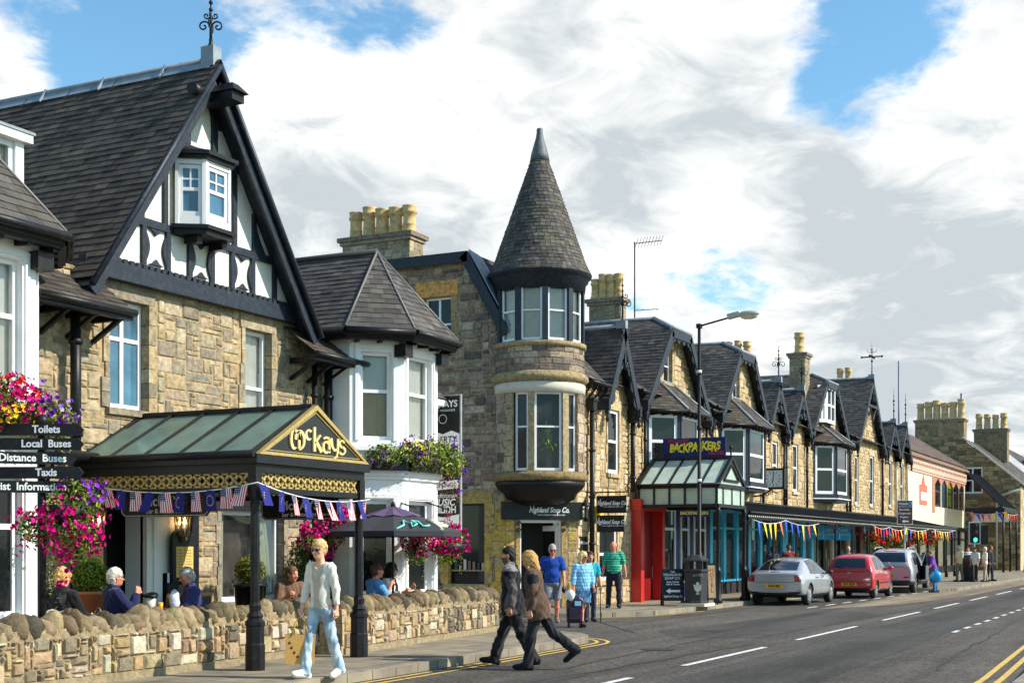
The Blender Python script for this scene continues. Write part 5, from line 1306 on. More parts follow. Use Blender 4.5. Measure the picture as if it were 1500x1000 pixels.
# ------------------------------------------------------------------ shopfronts
M_RED = mat('red_gloss', L(196, 36, 30), rough=.35, var=.15, scale=3, stain=.2, stain_col=(.2, .02, .02))
M_DRED = mat('dark_red_door', L(120, 14, 14), rough=.4, var=.2, scale=3)
M_NAVY = mat('navy_gloss', L(8, 40, 104), rough=.45, spec=.25, var=.2, scale=3)
M_CYAN = mat('cyan_gloss', L(70, 204, 242), rough=.4, var=.12, scale=3)
M_MAROON = mat('maroon', L(96, 18, 20), rough=.5, var=.2)
def shop(B, s0, s1, m_frame, label_cols, rng, mats, door=None, fr=.1, stall=.55, top=3.1, panes=None, name='shopfront', lit=None):
    """a recessed shopfront: pilasters, stall riser, big panes, door and goods behind the glass"""
    F = Frame((0, 15.22, 0), (1, 0, 0), (0, -1, 0)); m = MB(); pn = MB()
    xs = panes or [s0, (s0 + s1) / 2, s1]
    for x in xs: m.fbox(F, x - fr, x + fr, .12, top, -.08, .05)
    m.fbox(F, s0 - fr - .02, s1 + fr + .02, top - .02, top + .16, -.1, .07)
    for a, b in zip(xs[:-1], xs[1:]):
        isd = door is not None and a <= door <= b
        m.fbox(F, a + fr, b - fr, .12, .2 if isd else stall, -.1, .02); m.fbox(F, a + fr, b - fr, top - .7, top - .62, -.08, .02); m.fbox(F, a + fr, b - fr, top - .1, top, -.08, .02)
    S_ = m.build(name, m_frame, B)
    for a, b in zip(xs[:-1], xs[1:]):
        p = MB(); p.quad(F.p(a + fr, stall, -.05), F.p(b - fr, stall, -.05), F.p(b - fr, top - .1, -.05), F.p(a + fr, top - .1, -.05)); p.build('pane', M_GLASS, S_)
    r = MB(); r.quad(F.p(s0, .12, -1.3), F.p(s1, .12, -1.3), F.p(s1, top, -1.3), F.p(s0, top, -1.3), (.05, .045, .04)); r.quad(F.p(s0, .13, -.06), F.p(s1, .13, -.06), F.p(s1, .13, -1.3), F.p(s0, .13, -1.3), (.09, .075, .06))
    x = s0 + .2
    while x < s1 - .3:                            # goods on shelves and rails
        wd = rng.uniform(.15, .5); h0 = rng.choice((.75, 1.2, 1.6)); c = jitc(rng.choice(label_cols), .3, rng)
        r.fbox(F, x, x + wd, h0, h0 + rng.uniform(.25, .9), -rng.uniform(.5, .9), -.35, c); x += wd + rng.uniform(.05, .3)
    r.build('display', M_ATTR, S_)
    return S_
rs = random.Random(71)
GOODS = [L(90, 80, 70), L(60, 56, 60), L(140, 120, 90), L(40, 44, 60), L(170, 160, 140)]
# corner shop window display and jambs
m = MB()
for i in range(5): m.fbox(FT, 35.85 + i * .25, 36.0 + i * .25, .95, 1.1 + rs.uniform(.1, .5), -.34, -.28, jitc(rs.choice([L(200, 120, 70), L(220, 200, 170), L(150, 90, 60)]), .2, rs))
m.fbox(FT, 35.8, 37.05, .86, .95, -.36, -.2, L(210, 205, 195)); m.build('display', M_ATTR, CB)
# hotel: red doorway, navy shopfront with white frames
m = MB(); m.box(38.16, 38.42, 14.95, 15.28, .12, 3.0); m.box(39.98, 40.2, 14.95, 15.28, .12, 3.0); m.box(38.1, 40.25, 14.93, 15.28, 2.86, 3.2); RD = m.build('door_surround', M_RED, HB)
m = MB(); m.box(38.52, 39.98, 15.3, 15.36, .12, 2.86); DRD = m.build('red_door', M_DRED, HB)
m = MB(); m.box(38.42, 38.52, 15.2, 15.3, .12, 2.86); m.build('door_frame', M_WHITE, HB)
shop(HB, 40.35, 45.0, M_NAVY, [L(190, 180, 160), L(120, 110, 90)], rs, None, panes=[40.35, 42.0, 43.3, 45.0], fr=.16)
m = MB()
for a, b in ((40.6, 41.75), (42.25, 43.05), (43.55, 44.75)):
    for q in ((a, a + .08, .6, 3.0), (b - .08, b, .6, 3.0), (a + .08, b - .08, .6, .68), (a + .08, b - .08, 2.3, 2.38), (a + .08, b - .08, 2.92, 3.0)): m.fbox(Frame((0, 15.2, 0), (1, 0, 0), (0, -1, 0)), *q, 0, .05)
m.build('window_frame', M_WHITE, HB)
shop(HC, 45.4, 54.6, M_CYAN, [L(40, 60, 120), L(150, 40, 50), L(220, 220, 220), L(30, 110, 130), L(60, 60, 60)], rs, None, panes=[45.4, 46.9, 48.4, 49.9, 51.4, 53.0, 54.6], fr=.14, stall=.62)
m = MB(); m.box(45.3, 54.6, 15.05, 15.15, .12, .55); m.build('stall_riser', M_DARK, HC)
shop(HD, 55.0, 59.2, M_CYAN, GOODS, rs, None, panes=[55.0, 56.4, 57.8, 59.2], fr=.2)
shop(HD, 59.7, 66.0, M_BLACK, [L(190, 170, 130), L(160, 140, 110), L(110, 100, 90)], rs, None, panes=[59.7, 61.2, 62.8, 64.4, 66.0], fr=.09, name='shopfront')
m = MB()
for s in (59.7, 62.8, 66.0): m.fbox(FT, s - .12, s + .12, .12, 3.1, .02, .16)
m.build('pilaster', M_CREAM, HD)
shop(HE, 66.6, 75.5, M_MAROON, GOODS, rs, None, panes=[66.6, 68.8, 71.0, 73.2, 75.5], fr=.3)
shop(HE, 76.0, 80.6, M_BLACK, GOODS, rs, None, panes=[76.0, 77.5, 79, 80.6], fr=.12)

# ------------------------------------------------------------------ glass porch of the hotel
PO = thing('glass_porch', (39.55, 13.9, .12), 'dark iron glass-roofed porch over the red doorway, hotel sign along its ridge', 'porch')
x0, x1, y0, y1 = 38.3, 40.85, 12.6, 15.12
xm = (x0 + x1) / 2
m = MB()
for z0, z1 in ((3.5, 3.62), (2.93, 3.03)):
    m.box(x0 - .05, x1 + .05, y0 - .05, y0 + .05, z0, z1); m.box(x0 - .05, x0 + .05, y0 + .05, y1, z0, z1); m.box(x1 - .05, x1 + .05, y0 + .05, y1, z0, z1)
for i in range(6): y = y0 + .05 + (y1 - y0 - .1) * i / 5; m.box(x0 - .03, x0 + .03, y - .03, y + .03, 3.03, 3.5); m.box(x1 - .03, x1 + .03, y - .03, y + .03, 3.03, 3.5)
for i in range(3): x = x0 + (x1 - x0) * (i + .5) / 3; m.box(x - .025, x + .025, y0 - .03, y0 + .03, 3.03, 3.5)
m.tube([(x0 - .1, y0 - .1, 3.6), (x0 - .1, y1, 3.6)], .05, 6); m.tube([(x1 + .1, y0 - .1, 3.6), (x1 + .1, y1, 3.6)], .05, 6)
az = 4.45
for y in (y0, y1 - .05):
    for sx in (x0 - .08, x1 + .08): m.bar((sx, y, 3.58), (xm, y, az), .05, .05, up=(0, 1, 0))
for sx in (-1, 1): m.bar((xm + sx * .75, y0 - .02, 3.75), (xm, y0 - .02, 4.25), .025, .025, up=(0, 1, 0))
m.bar((xm - .75, y0 - .02, 3.75), (xm + .75, y0 - .02, 3.75), .025); m.bar((xm, y0, az), (xm, y1, az), .04, .05)
for sx in (x0 - .08, x1 + .08):
    for i in range(1, 5): y = y0 + (y1 - y0) * i / 5; m.bar((sx, y, 3.6), (xm, y, az - .01), .025, .025, up=(0, 1, 0))
m.build('frame', M_BLACK, PO)
for x in (x0, x1):
    p = MB(); p.lathe((x, y0, .12), [(.13, 0), (.13, .1), (.09, .16), (.09, .9), (.11, .95), (.07, 1.0), (.055, 1.1), (.05, 2.6), (.09, 2.7), (.06, 2.75), (.06, 2.81)], 10); p.build('post', M_BLACK, PO)
M_PG = glass('porch_glass', (.58, .70, .60), .2, rough=.2, refl=.4, dm=.95)
for sx in (x0 - .08, x1 + .08): m = MB(); m.poly([(sx, y0, 3.6), (sx, y1, 3.6), (xm, y1, az - .03), (xm, y0, az - .03)][::1 if sx > xm else -1]); m.build('roof_glass', M_PG, PO)
m = MB(); m.quad((x0, y0, 3.03), (x1, y0, 3.03), (x1, y0, 3.5), (x0, y0, 3.5)); m.poly([(x0, y0 + .02, 3.6), (x1, y0 + .02, 3.6), (xm, y0 + .02, az - .05)])
for x in (x0, x1): m.poly([(x, y0, 3.03), (x, y1, 3.03), (x, y1, 3.5), (x, y0, 3.5)][::1 if x > xm else -1])
m.build('side_glass', M_PG, PO)
m = MB(); m.tube(scroll((xm - .02, 14.95, az + .22), .2, 1.6, 0, plane=((0, -1, 0), (0, 0, 1))), .02, 5); m.tube(scroll((xm - .02, 14.6, az + .14), .13, 1.5, math.pi, plane=((0, -1, 0), (0, 0, 1))), .018, 5); m.tube([(xm, 12.62, az), (xm, 12.62, az + .4)], .025, 6); m.ball((xm, 12.62, az + .3), .06); m.build('scroll', M_IRON, PO)
def board(name, F, L_, z0, z1, m_, label, cat, depth=.05, group=None, u0=0):
    o = thing(name, F.p(u0 + L_ / 2, (z0 + z1) / 2), label, cat, group)
    m = MB(); m.fbox(F, u0, u0 + L_, z0, z1, -depth, 0); m.build('board', m_, o)
    return o
def letters(o, items, F, name='lettering'):
    by = {}
    for (txt, sz, u, v, mt, kw) in items: by.setdefault(mt.name, (mt, []))[1].append((txt, sz, u, v, kw))
    for mt, its in by.values():
        m = MB()
        for txt, sz, u, v, kw in its: m.text(F, txt, sz, u, v, .004, ext=.002, **kw)
        m.build(name, mt, o)
M_YTXT = mat('yellow_lettering', L(244, 226, 30), rough=.5, var=.04); M_RTXT = mat('red_lettering', L(196, 34, 30), rough=.5, var=.05)
F = Frame((xm - .02, 14.78, 0), (0, -1, 0), (-1, 0, 0))
HS = board('hotel_sign', F, 2.0, 4.5, 5.08, M_NAVY, 'navy hotel sign lettered BACKPACKERS in yellow on the porch ridge', 'sign')
m = MB(); x = .22
for i, ch in enumerate('BACKPACKERS'):
    dz = 4.77 + .025 * math.sin(i * 1.9) + i * .004; m.text(F, ch, .34 + .04 * (i % 2), x + .07, dz, .004, ext=.002, bold=.014, shear=.12, sx=.78); x += .148
m.build('lettering', M_YTXT, HS); letters(HS, [('PITLOCHRY', .15, .5, 4.99, M_RTXT, dict(bold=.004, sx=.85)), ('HOTEL', .16, 1.72, 4.6, M_RTXT, dict(bold=.004))], F)
m = MB(); m.fbox(F, .05, .1, 4.42, 4.5, -.04, -.01); m.fbox(F, 1.9, 1.95, 4.42, 4.5, -.04, -.01); m.build('bracket', M_IRON, HS)
F = Frame((38.42, 13.85, 0), (0, -1, 0), (-1, 0, 0))
h2 = board('hanging_sign', F, .95, 2.66, 2.87, M_NAVY, 'small blue board with yellow word hung low under the glass porch', 'sign')
letters(h2, [('BACKPACKERS', .13, .48, 2.765, M_YTXT, dict(bold=.004)), ('PITLOCHRY', .05, .3, 2.835, M_RTXT, {})], F)
m = MB()
for u in (.1, .85): m.tube([F.p(u, 2.87, -.02), F.p(u, 2.95, -.02)], .008, 5)
m.build('hanger', M_IRON, h2)
# soap shop bracket signs, wall menu, lanterns
F = Frame((34.9, 15.0, 0), (0, -1, 0), (-1, 0, 0))
b1 = board('hanging_sign', F, .88, 2.7, 3.18, M_BLACK, 'upper of two black soap shop boards hanging from the pipe-side bracket', 'sign')
m = MB(); script(m, F, .46, 2.97, .15, .004); m.build('lettering', M_WTXT, b1)
m = MB(); m.tube([(34.93, 15.28, 3.28), (34.93, 14.05, 3.28)], .022, 6); m.tube([(34.93, 15.28, 2.9), (34.93, 15.0, 3.28)], .018, 6); m.tube(scroll((34.93, 14.1, 3.36), .08, 1.4, 0, plane=((0, -1, 0), (0, 0, 1))), .014, 5); m.build('bracket', M_IRON, b1)
b2 = board('hanging_sign', F, .8, 2.18, 2.64, M_BLACK, 'lower of two black soap shop boards, hanging just above the shop window', 'sign', u0=.02)
m = MB(); script(m, F, .44, 2.45, .16, .004); m.build('lettering', M_WTXT, b2)
m = MB()
for u in (.1, .72): m.tube([F.p(u, 2.64, -.025), F.p(u, 2.71, -.025)], .008, 5)
m.build('hanger', M_IRON, b2)
F = Frame((34.62, 15.27, 0), (1, 0, 0), (0, -1, 0))
b3 = board('menu_board', Frame((34.4, 15.27, 0), (1, 0, 0), (0, -1, 0)), .5, 1.0, 2.05, M_BLACK, 'narrow black notice board with white writing on the pier beside the soap shop door', 'notice board', depth=.03)
FF = Frame((34.4, 15.27, 0), (1, 0, 0), (0, -1, 0))
letters(b3, [('Welcome', .13, .25, 1.88, M_WTXT, dict(shear=.3)), ('Soap & Gifts', .07, .25, 1.62, M_WTXT, {}), ('Candles', .07, .25, 1.5, M_WTXT, {}), ('&', .07, .25, 1.38, M_WTXT, {}), ('Bath Oils', .07, .25, 1.26, M_WTXT, {})], FF)
m = MB(); m.box(35.0, 35.22, 14.95, 15.2, 2.55, 2.9); m.box(35.06, 35.16, 14.9, 15.16, 2.42, 2.55); tag(m.build('burglar_alarm', mat('yellow_plastic', L(240, 200, 30), rough=.5), loc=(35.1, 15.1, 2.6)), 'small yellow alarm box beside the black drainpipe by the soap shop signs', 'alarm')
def lantern(x, y, z, s, label, lit, group, out=(0, -1, 0), body=None):
    o = thing('wall_lantern', (x, y, z), label, 'lantern', group); n = V(out); b = V((x, y, z)) + n * .14 * s
    m = MB(); m.bar((x, y, z + .05 * s), b + V((0, 0, .05 * s)), .02, .02); m.lathe(b, [(.02, -.3), (.06, -.27), (.05, -.22), (.10, -.2), (.105, -.17)], 6, a0=.5)
    for k in range(6):
        a = .5 + k * math.pi / 3; m.bar(b + V((.1 * math.cos(a), .1 * math.sin(a), -.17)), b + V((.13 * math.cos(a), .13 * math.sin(a), .14)), .009, .009)
    m.lathe(b, [(.15, .13), (.15, .16), (.11, .22), (.05, .27), (.03, .33), (.008, .37)], 6, a0=.5)
    v0 = [tuple(b + (V(p) - b) * s) if False else p for p in m.v]
    m.build('frame', body or M_IRON, o)
    g = MB(); g.lathe(b, [(.098, -.17), (.126, .13)], 6, a0=.5, cap=False, smooth=False); g.build('pane', M_GLASS, o)
    if lit:
        c = MB()
        for dx, dy in ((-.05, 0), (.05, 0), (0, .05)): c.lathe(b + V((dx, dy, -.16)), [(.016, 0), (.016, .14)], 8)
        c.build('candle', M_WHITE, o)
        f = MB()
        for dx, dy in ((-.05, 0), (.05, 0), (0, .05)): f.lathe(b + V((dx, dy, -.02)), [(.005, 0), (.024, .03), (.018, .08), (.003, .12)], 8)
        f.build('bulb', mat('lamp_glow', (1, .7, .35), emit=(1, .62, .24), estr=9), o)
    return o
lantern(34.33, 15.22, 2.75, 1, 'black iron lantern on the corner right of the soap shop door', False, None)
BR = mat('aged_brass', (.22, .16, .06), rough=.45, metal=.6, var=.3)
lantern(14.86, 14.35, 2.12, 1, 'lit brass lantern on the white panel left of the pub doorway', True, 'lanterns either side of the pub doorway', body=BR)
lantern(16.72, 14.35, 2.12, 1, 'lit brass lantern on the white panel right of the pub doorway', True, 'lanterns either side of the pub doorway', body=BR)
m_menu = mat('menu_paper', L(214, 176, 96), rough=.8, var=.25, scale=60)
for x, lab in ((14.80, 'left'), (16.78, 'right')):
    o = thing('menu_case', (x, 14.27, 1.6), 'black arch-topped menu case with gold sheets %s of the pub doorway' % lab, 'menu case', 'menu cases beside the pub doorway')
    F = Frame((x, 14.27, 0), (1, 0, 0), (0, -1, 0)); m = MB()
    m.fprism(F, [(-.27, 1.2), (.27, 1.2), (.27, 1.88)] + [(.27 * math.cos(R(a)), 1.88 + .16 * math.sin(R(a))) for a in range(15, 180, 15)] + [(-.27, 1.88)], -.02, .05); m.build('case', M_BLACK, o)
    m = MB(); m.fbox(F, -.2, -.005, 1.28, 1.76, .05, .056); m.fbox(F, .005, .2, 1.28, 1.76, .05, .056); m.build('menu_sheet', m_menu, o)
    m = MB(); m.lathe((0, 0, 0), [(.055, 0), (.05, .012)], 14); m.v = [tuple(F.p(p[0], 1.9 + p[1], .05 + p[2])) for p in m.v]; m.build('roundel', mat('cream_enamel', L(226, 212, 160), rough=.4), o)
    m = MB()
    for i in range(9):
        for u in (-.1, .1): m.fbox(F, u - .07, u + .07 - .02 * (i % 3), 1.34 + i * .045, 1.348 + i * .045, .056, .0575)
    m.build('print', mat('ink', (.06, .045, .03), rough=.8), o)

# ------------------------------------------------------------------ long iron veranda along the shops
VE = thing('veranda', (61, 13.9, .12), 'long low black iron and slate veranda running along the shopfronts', 'veranda')
a0, a1, yf, yb = 41.1, 81.2, 12.6, 15.05
m = MB(); x = a0
while x < a1:
    x2 = min(x + 2.0, a1); m.quad((x, yf, 2.86), (x2, yf, 2.86), (x2, yb, 3.36), (x, yb, 3.36)); m.quad((x, yb, 3.32), (x2, yb, 3.32), (x2, yf, 2.82), (x, yf, 2.82)); x += 2.0
x = a0
while x < a1: m.bar((x, yf - .03, 2.87), (x, yb, 3.385), .03, .03, up=(0, 0, 1)); x += .55
m.build('roof', mat('veranda_roof', (.022, .022, .025), rough=.6, var=.35, scale=4), VE)
m = MB(); m.box(a0, a1, yf - .06, yf, 2.7, 2.85); m.tube([(a0, yf - .1, 2.84), (a1, yf - .1, 2.84)], .05, 6); x = a0
while x < a1: m.fprism(Frame((0, yf - .05, 0), (1, 0, 0), (0, -1, 0)), [(x, 2.7), (x + .07, 2.62), (x + .14, 2.62), (x + .21, 2.7)], 0, .02); x += .22
m.box(a0, a1, yb - .05, yb + .06, 3.36, 3.46); m.build('fascia', M_BLACK, VE)
m = MB(); x = a0
while x < a1: m.fbox(Frame((0, yf - .061, 0), (1, 0, 0), (0, -1, 0)), x, x + .11, 2.72, 2.75, 0, .006); x += .22
m.build('trim', M_CREAM, VE)
x = a0 + .1
while x < a1:
    m = MB(); m.lathe((x, yf, .12), [(.09, 0), (.09, .3), (.06, .36), (.05, .9), (.065, .94), (.04, 1.0), (.036, 2.4), (.06, 2.45), (.04, 2.5), (.04, 2.6)], 8)
    for sx in (-1, 1): m.tube([(x + sx * .04, yf, 2.2), (x + sx * .2, yf, 2.35), (x + sx * .42, yf, 2.62)], .018, 5); m.tube(scroll((x + sx * .16, yf, 2.52), .09, 1.3, 0, plane=((sx, 0, 0), (0, 0, 1))), .012, 5)
    m.build('post', M_BLACK, VE); x += 2.85

# ------------------------------------------------------------------ far buildings
r5 = random.Random(81)
PK = thing('shop_building', (92, 15.3, .12), 'cream and pink shop with pink cornice band and pointed first-floor windows', 'shop building')
m = MB(); F = FT
hs = [(90.6 + i * 2.45, 92.8 + i * 2.45, 4.4, 6.25) for i in range(5)]
backing(m, F, 81, 103.2, .12, 6.5, hs, L(226, 210, 180)); m.fbox(F, 81, 103.2, 6.3, 6.45, -.1, .06, L(204, 164, 142)); m.fbox(F, 81, 103.2, 6.45, 7.15, -.2, .1, L(206, 174, 150)); m.fbox(F, 80.9, 103.3, 7.15, 7.3, -.3, .28, L(140, 104, 88)); m.fbox(F, 81, 103.2, 7.3, 7.42, -.3, .2, L(190, 146, 124))
for i in range(40): m.fbox(F, 81.4 + i * .54, 81.58 + i * .54, 6.72, 6.88, .1, .13, L(160, 104, 84))
m.fbox(F, 89.6, 90.5, 4.0, 6.3, 0, .03, L(176, 120, 96))
for h in hs:
    m.fprism(F, [(h[0], 5.85), (h[0], 6.27), ((h[0] + h[1]) / 2, 6.27)], -.1, .02, L(176, 116, 94)); m.fprism(F, [(h[1], 5.85), ((h[0] + h[1]) / 2, 6.27), (h[1], 6.27)], -.1, .02, L(176, 116, 94))
m.build('wall', M_ATTR, PK)
m = MB(); slope(m, (80.9, 15.0, 7.42), (103.3, 15.0, 7.42), (103.3, 19, 10), (80.9, 19, 10), r5, w=.5, h=.3, pal=[L(112, 94, 86), L(104, 88, 80), L(96, 84, 78)]); m.build('roof', M_SLATE, PK)
for i, h in enumerate(hs): window(PK, F, *h, w=-.06, mid=.55, fr=.12, mat_f=mat('brown_frame', L(90, 62, 48), rough=.5), pane=[M_PANE, M_PANEB, mat('green_blind_pane', L(150, 170, 30), rough=.2), M_PANE, M_PANE][i])
shop(PK, 81.6, 103, M_BLACK, GOODS, rs, None, panes=[81.6 + 3.05 * i for i in range(8)], fr=.15, top=3.0)
m = MB()                                          # red painted emblem and panel on the cream wall
m.fbox(F, 85.2, 87.6, 4.4, 5.6, 0, .04); m.fprism(F, [(85.9, 5.58), (86.9, 5.58), (86.7, 6.0), (86.55, 6.05), (86.4, 6.25), (86.25, 6.05), (86.1, 6.0)], 0, .04); SGN = m.build('painted_sign', mat('red_sign', L(206, 104, 84), rough=.7), PK)
m = MB(); m.fbox(F, 85.4, 87.4, 4.65, 5.15, .04, .06); m.build('sign_panel', M_WHITE, SGN)
GB_ = thing('stone_house', (108, 15, .12), 'tall rubble stone house with its gable end and row of chimney pots facing', 'house')
sx = 104.0; F = Frame((sx, 20.5, 0), (0, -1, 0), (-1, 0, 0))
cl = [(0, .12), (8.9, .12), (8.9, 6.4), (4.9, 9.7), (1.2, 9.7), (0, 8.7)]
hs = [(3.0, 3.9, 5.6, 7.4), (4.9, 6.3, 5.7, 7.6)]
m = MB(); backing(m, F, 0, 8.9, .12, 9.7, hs, L(140, 122, 92), clip=cl); stones(m, F, 0, 8.9, .12, 9.7, hs, [L(150, 132, 98), L(168, 146, 106), L(132, 116, 88), L(178, 156, 116), L(120, 108, 86)], r5, cell=.17, wr=(2, 5), hr=(1, 2), relief=.04, clip=cl)
F2 = Frame((sx, 11.6, 0), (1, 0, 0), (0, -1, 0)); backing(m, F2, 0, 22, .12, 6.4, [(6, 9, .4, 2.9)], L(206, 180, 140)); stones(m, F2, 0, 22, 3.2, 6.4, [], TANW, r5, cell=.25, wr=(2, 4), hr=(1, 2), relief=.02)
m.build('wall', M_STONE, GB_)
window(GB_, F2, 6, 9, .4, 2.9, w=-.1, mid=None, bars=(.5,), fr=.12, mat_f=mat('green_frame', L(70, 120, 90)), name='shop_window')
for h in hs: window(GB_, F, *h, w=-.08, mid=.5, bars=(.5,), fr=.1)
m = MB(); slope(m, (sx - .1, 11.3, 6.2), (sx + 22, 11.3, 6.2), (sx + 22, 15.6, 9.8), (sx - .1, 15.6, 9.8), r5, w=.5, h=.35); RFB = m.build('roof', M_SLATE, GB_)
m = MB(); m.bar((sx - .15, 11.3, 6.22), (sx - .15, 15.6, 9.82), .12, .06); m.build('skew_coping', M_CREAM, RFB)
m = MB(); m.tube([(sx - .2, 11.5, 6.0), (sx - .2, 13.2, 5.4)], .1, 6, col=L(190, 186, 176)); m.tube([(sx - .2, 13.2, 5.4), (sx - .2, 13.2, .2)], .08, 6, col=L(190, 186, 176)); m.build('drainpipe', M_ATTR, GB_)
chimney(GB_, sx + .02, sx + 1.3, 15.5, 19.0, 9.5, 11.2, 6, random.Random(12), pal=[L(150, 132, 98), L(168, 146, 106), L(132, 116, 88)], poth=1.35, potr=.26)
chimney(GB_, sx + 9, sx + 10.2, 13.6, 16.1, 8.5, 11.1, 4, random.Random(13), pal=[L(150, 132, 98), L(132, 116, 88)], poth=1.2, potr=.26)
m = MB(); m.tube([(99, 19.2, 7), (99, 19.2, 15.0)], .07, 6); tag(m.build('flagpole', mat('grey_pole', (.25, .26, .30), rough=.5), loc=(99, 19.2, 7)), 'bare thin flagpole rising left of the far stone chimneys', 'flagpole')
m = MB(); m.tube([(sx + 1.5, 15.9, 10.5), (sx + 1.5, 15.9, 13.2)], .1, 6); m.build('flue', mat('steel_flue', (.3, .33, .37), rough=.4, metal=.6), GB_)
WD = thing('dormer_house', (132, 10.5, .12), 'far house with slate roof and white dormer window behind the stone gable', 'house')
F3 = Frame((128, 11.5, 0), (1, 0, 0), (0, -1, 0)); m = MB(); backing(m, F3, 0, 26, .12, 6.6, [], L(200, 176, 140)); m.build('wall', M_ATTR, WD)
m = MB(); slope(m, (127, 11.2, 6.6), (154, 11.2, 6.6), (154, 16.5, 11.2), (127, 16.5, 11.2), r5, w=.6, h=.4); m.build('roof', M_SLATE, WD)
m = MB(); m.box(129, 132.6, 11.3, 14, 6.9, 9.4); DMW = m.build('dormer', M_WHITE, WD)
m = MB(); m.quad((128.98, 11.9, 7.6), (128.98, 13.4, 7.6), (128.98, 13.4, 9.1), (128.98, 11.9, 9.1)); m.quad((129.5, 11.28, 7.6), (132, 11.28, 7.6), (132, 11.28, 9.1), (129.5, 11.28, 9.1)); m.build('pane', M_PANE, DMW)
m = MB(); m.lathe((130.8, 12.7, 9.4), [(2.3, 0), (.1, 1.8)], 4, a0=.78, smooth=False, col=SLATE[0]); m.tube([(130.8, 12.7, 11.1), (130.8, 12.7, 12.6)], .06, 5, col=(.02, .02, .02)); m.build('dormer_roof', M_SLATE, DMW)
# far glazed porch
GP2 = thing('glass_awning', (98.7, 12.9, .12), 'far sloping glass awning on black posts past the end of the veranda', 'awning')
m = MB(); m.quad((95, 11.7, 4.4), (102.5, 11.7, 4.4), (102.5, 14.1, 6.8), (95, 14.1, 6.8)); m.build('roof_glass', glass('awning_glass', (.5, .62, .66), .15, rough=.3, refl=.4, dm=.9), GP2)
m = MB()
for i in range(8): x = 95 + 7.5 * i / 7; m.bar((x, 11.7, 4.42), (x, 14.1, 6.82), .05, .05)
m.box(95, 102.5, 11.6, 11.7, 4.1, 4.4); m.box(94.95, 95.05, 11.7, 14.1, 4.15, 4.4); m.build('frame', M_BLACK, GP2)
for x in (95.1, 98.7, 102.3): m = MB(); m.tube([(x, 11.68, .12), (x, 11.68, 4.12)], .07, 6); m.build('post', M_BLACK, GP2)
F = Frame((103.8, 14.9, 0), (0, -1, 0), (-1, 0, 0)); b = board('shop_sign', F, 2.6, 3.6, 4.6, M_WHITE, 'white and blue shop board on the far stone gable wall', 'sign', depth=.08)
m = MB(); m.fbox(F, .03, 2.57, 4.15, 4.57, 0, .02); m.build('sign_band', M_NAVY, b)

# ------------------------------------------------------------------ cars (x forward, y left; street axes)
def car_paint(name, c, metal=.0):
    m = mat(name, c, rough=.28, metal=metal, var=.04, scale=3, coat=1.0, spec=.5); return m
M_TYRE = mat('tyre', (.018, .018, .018), rough=.85, var=.2, bump=.2)
M_PLAST = mat('black_plastic', (.022, .022, .024), rough=.6, var=.2)
M_ALLOY = mat('alloy', (.55, .56, .57), rough=.3, metal=.7, var=.1)
M_LAMP = mat('red_lens', (.35, .012, .012), rough=.12, var=.15, scale=20, coat=.6)
M_LAMPC = mat('clear_lens', (.62, .45, .45), rough=.12, var=.2, scale=25, coat=.6)
M_PLATE = mat('yellow_plate', L(244, 184, 20), rough=.4, var=.04)
M_CARGL = mat('car_glass', (.012, .017, .02), rough=.03, var=.7, scale=1.5, spec=1.0)
M_INK = mat('plate_ink', (.01, .01, .01), rough=.6)
def evaluated(ob):
    dg = bpy.context.evaluated_depsgraph_get(); dg.update(); ev = ob.evaluated_get(dg); me = bpy.data.meshes.new_from_object(ev)
    return me
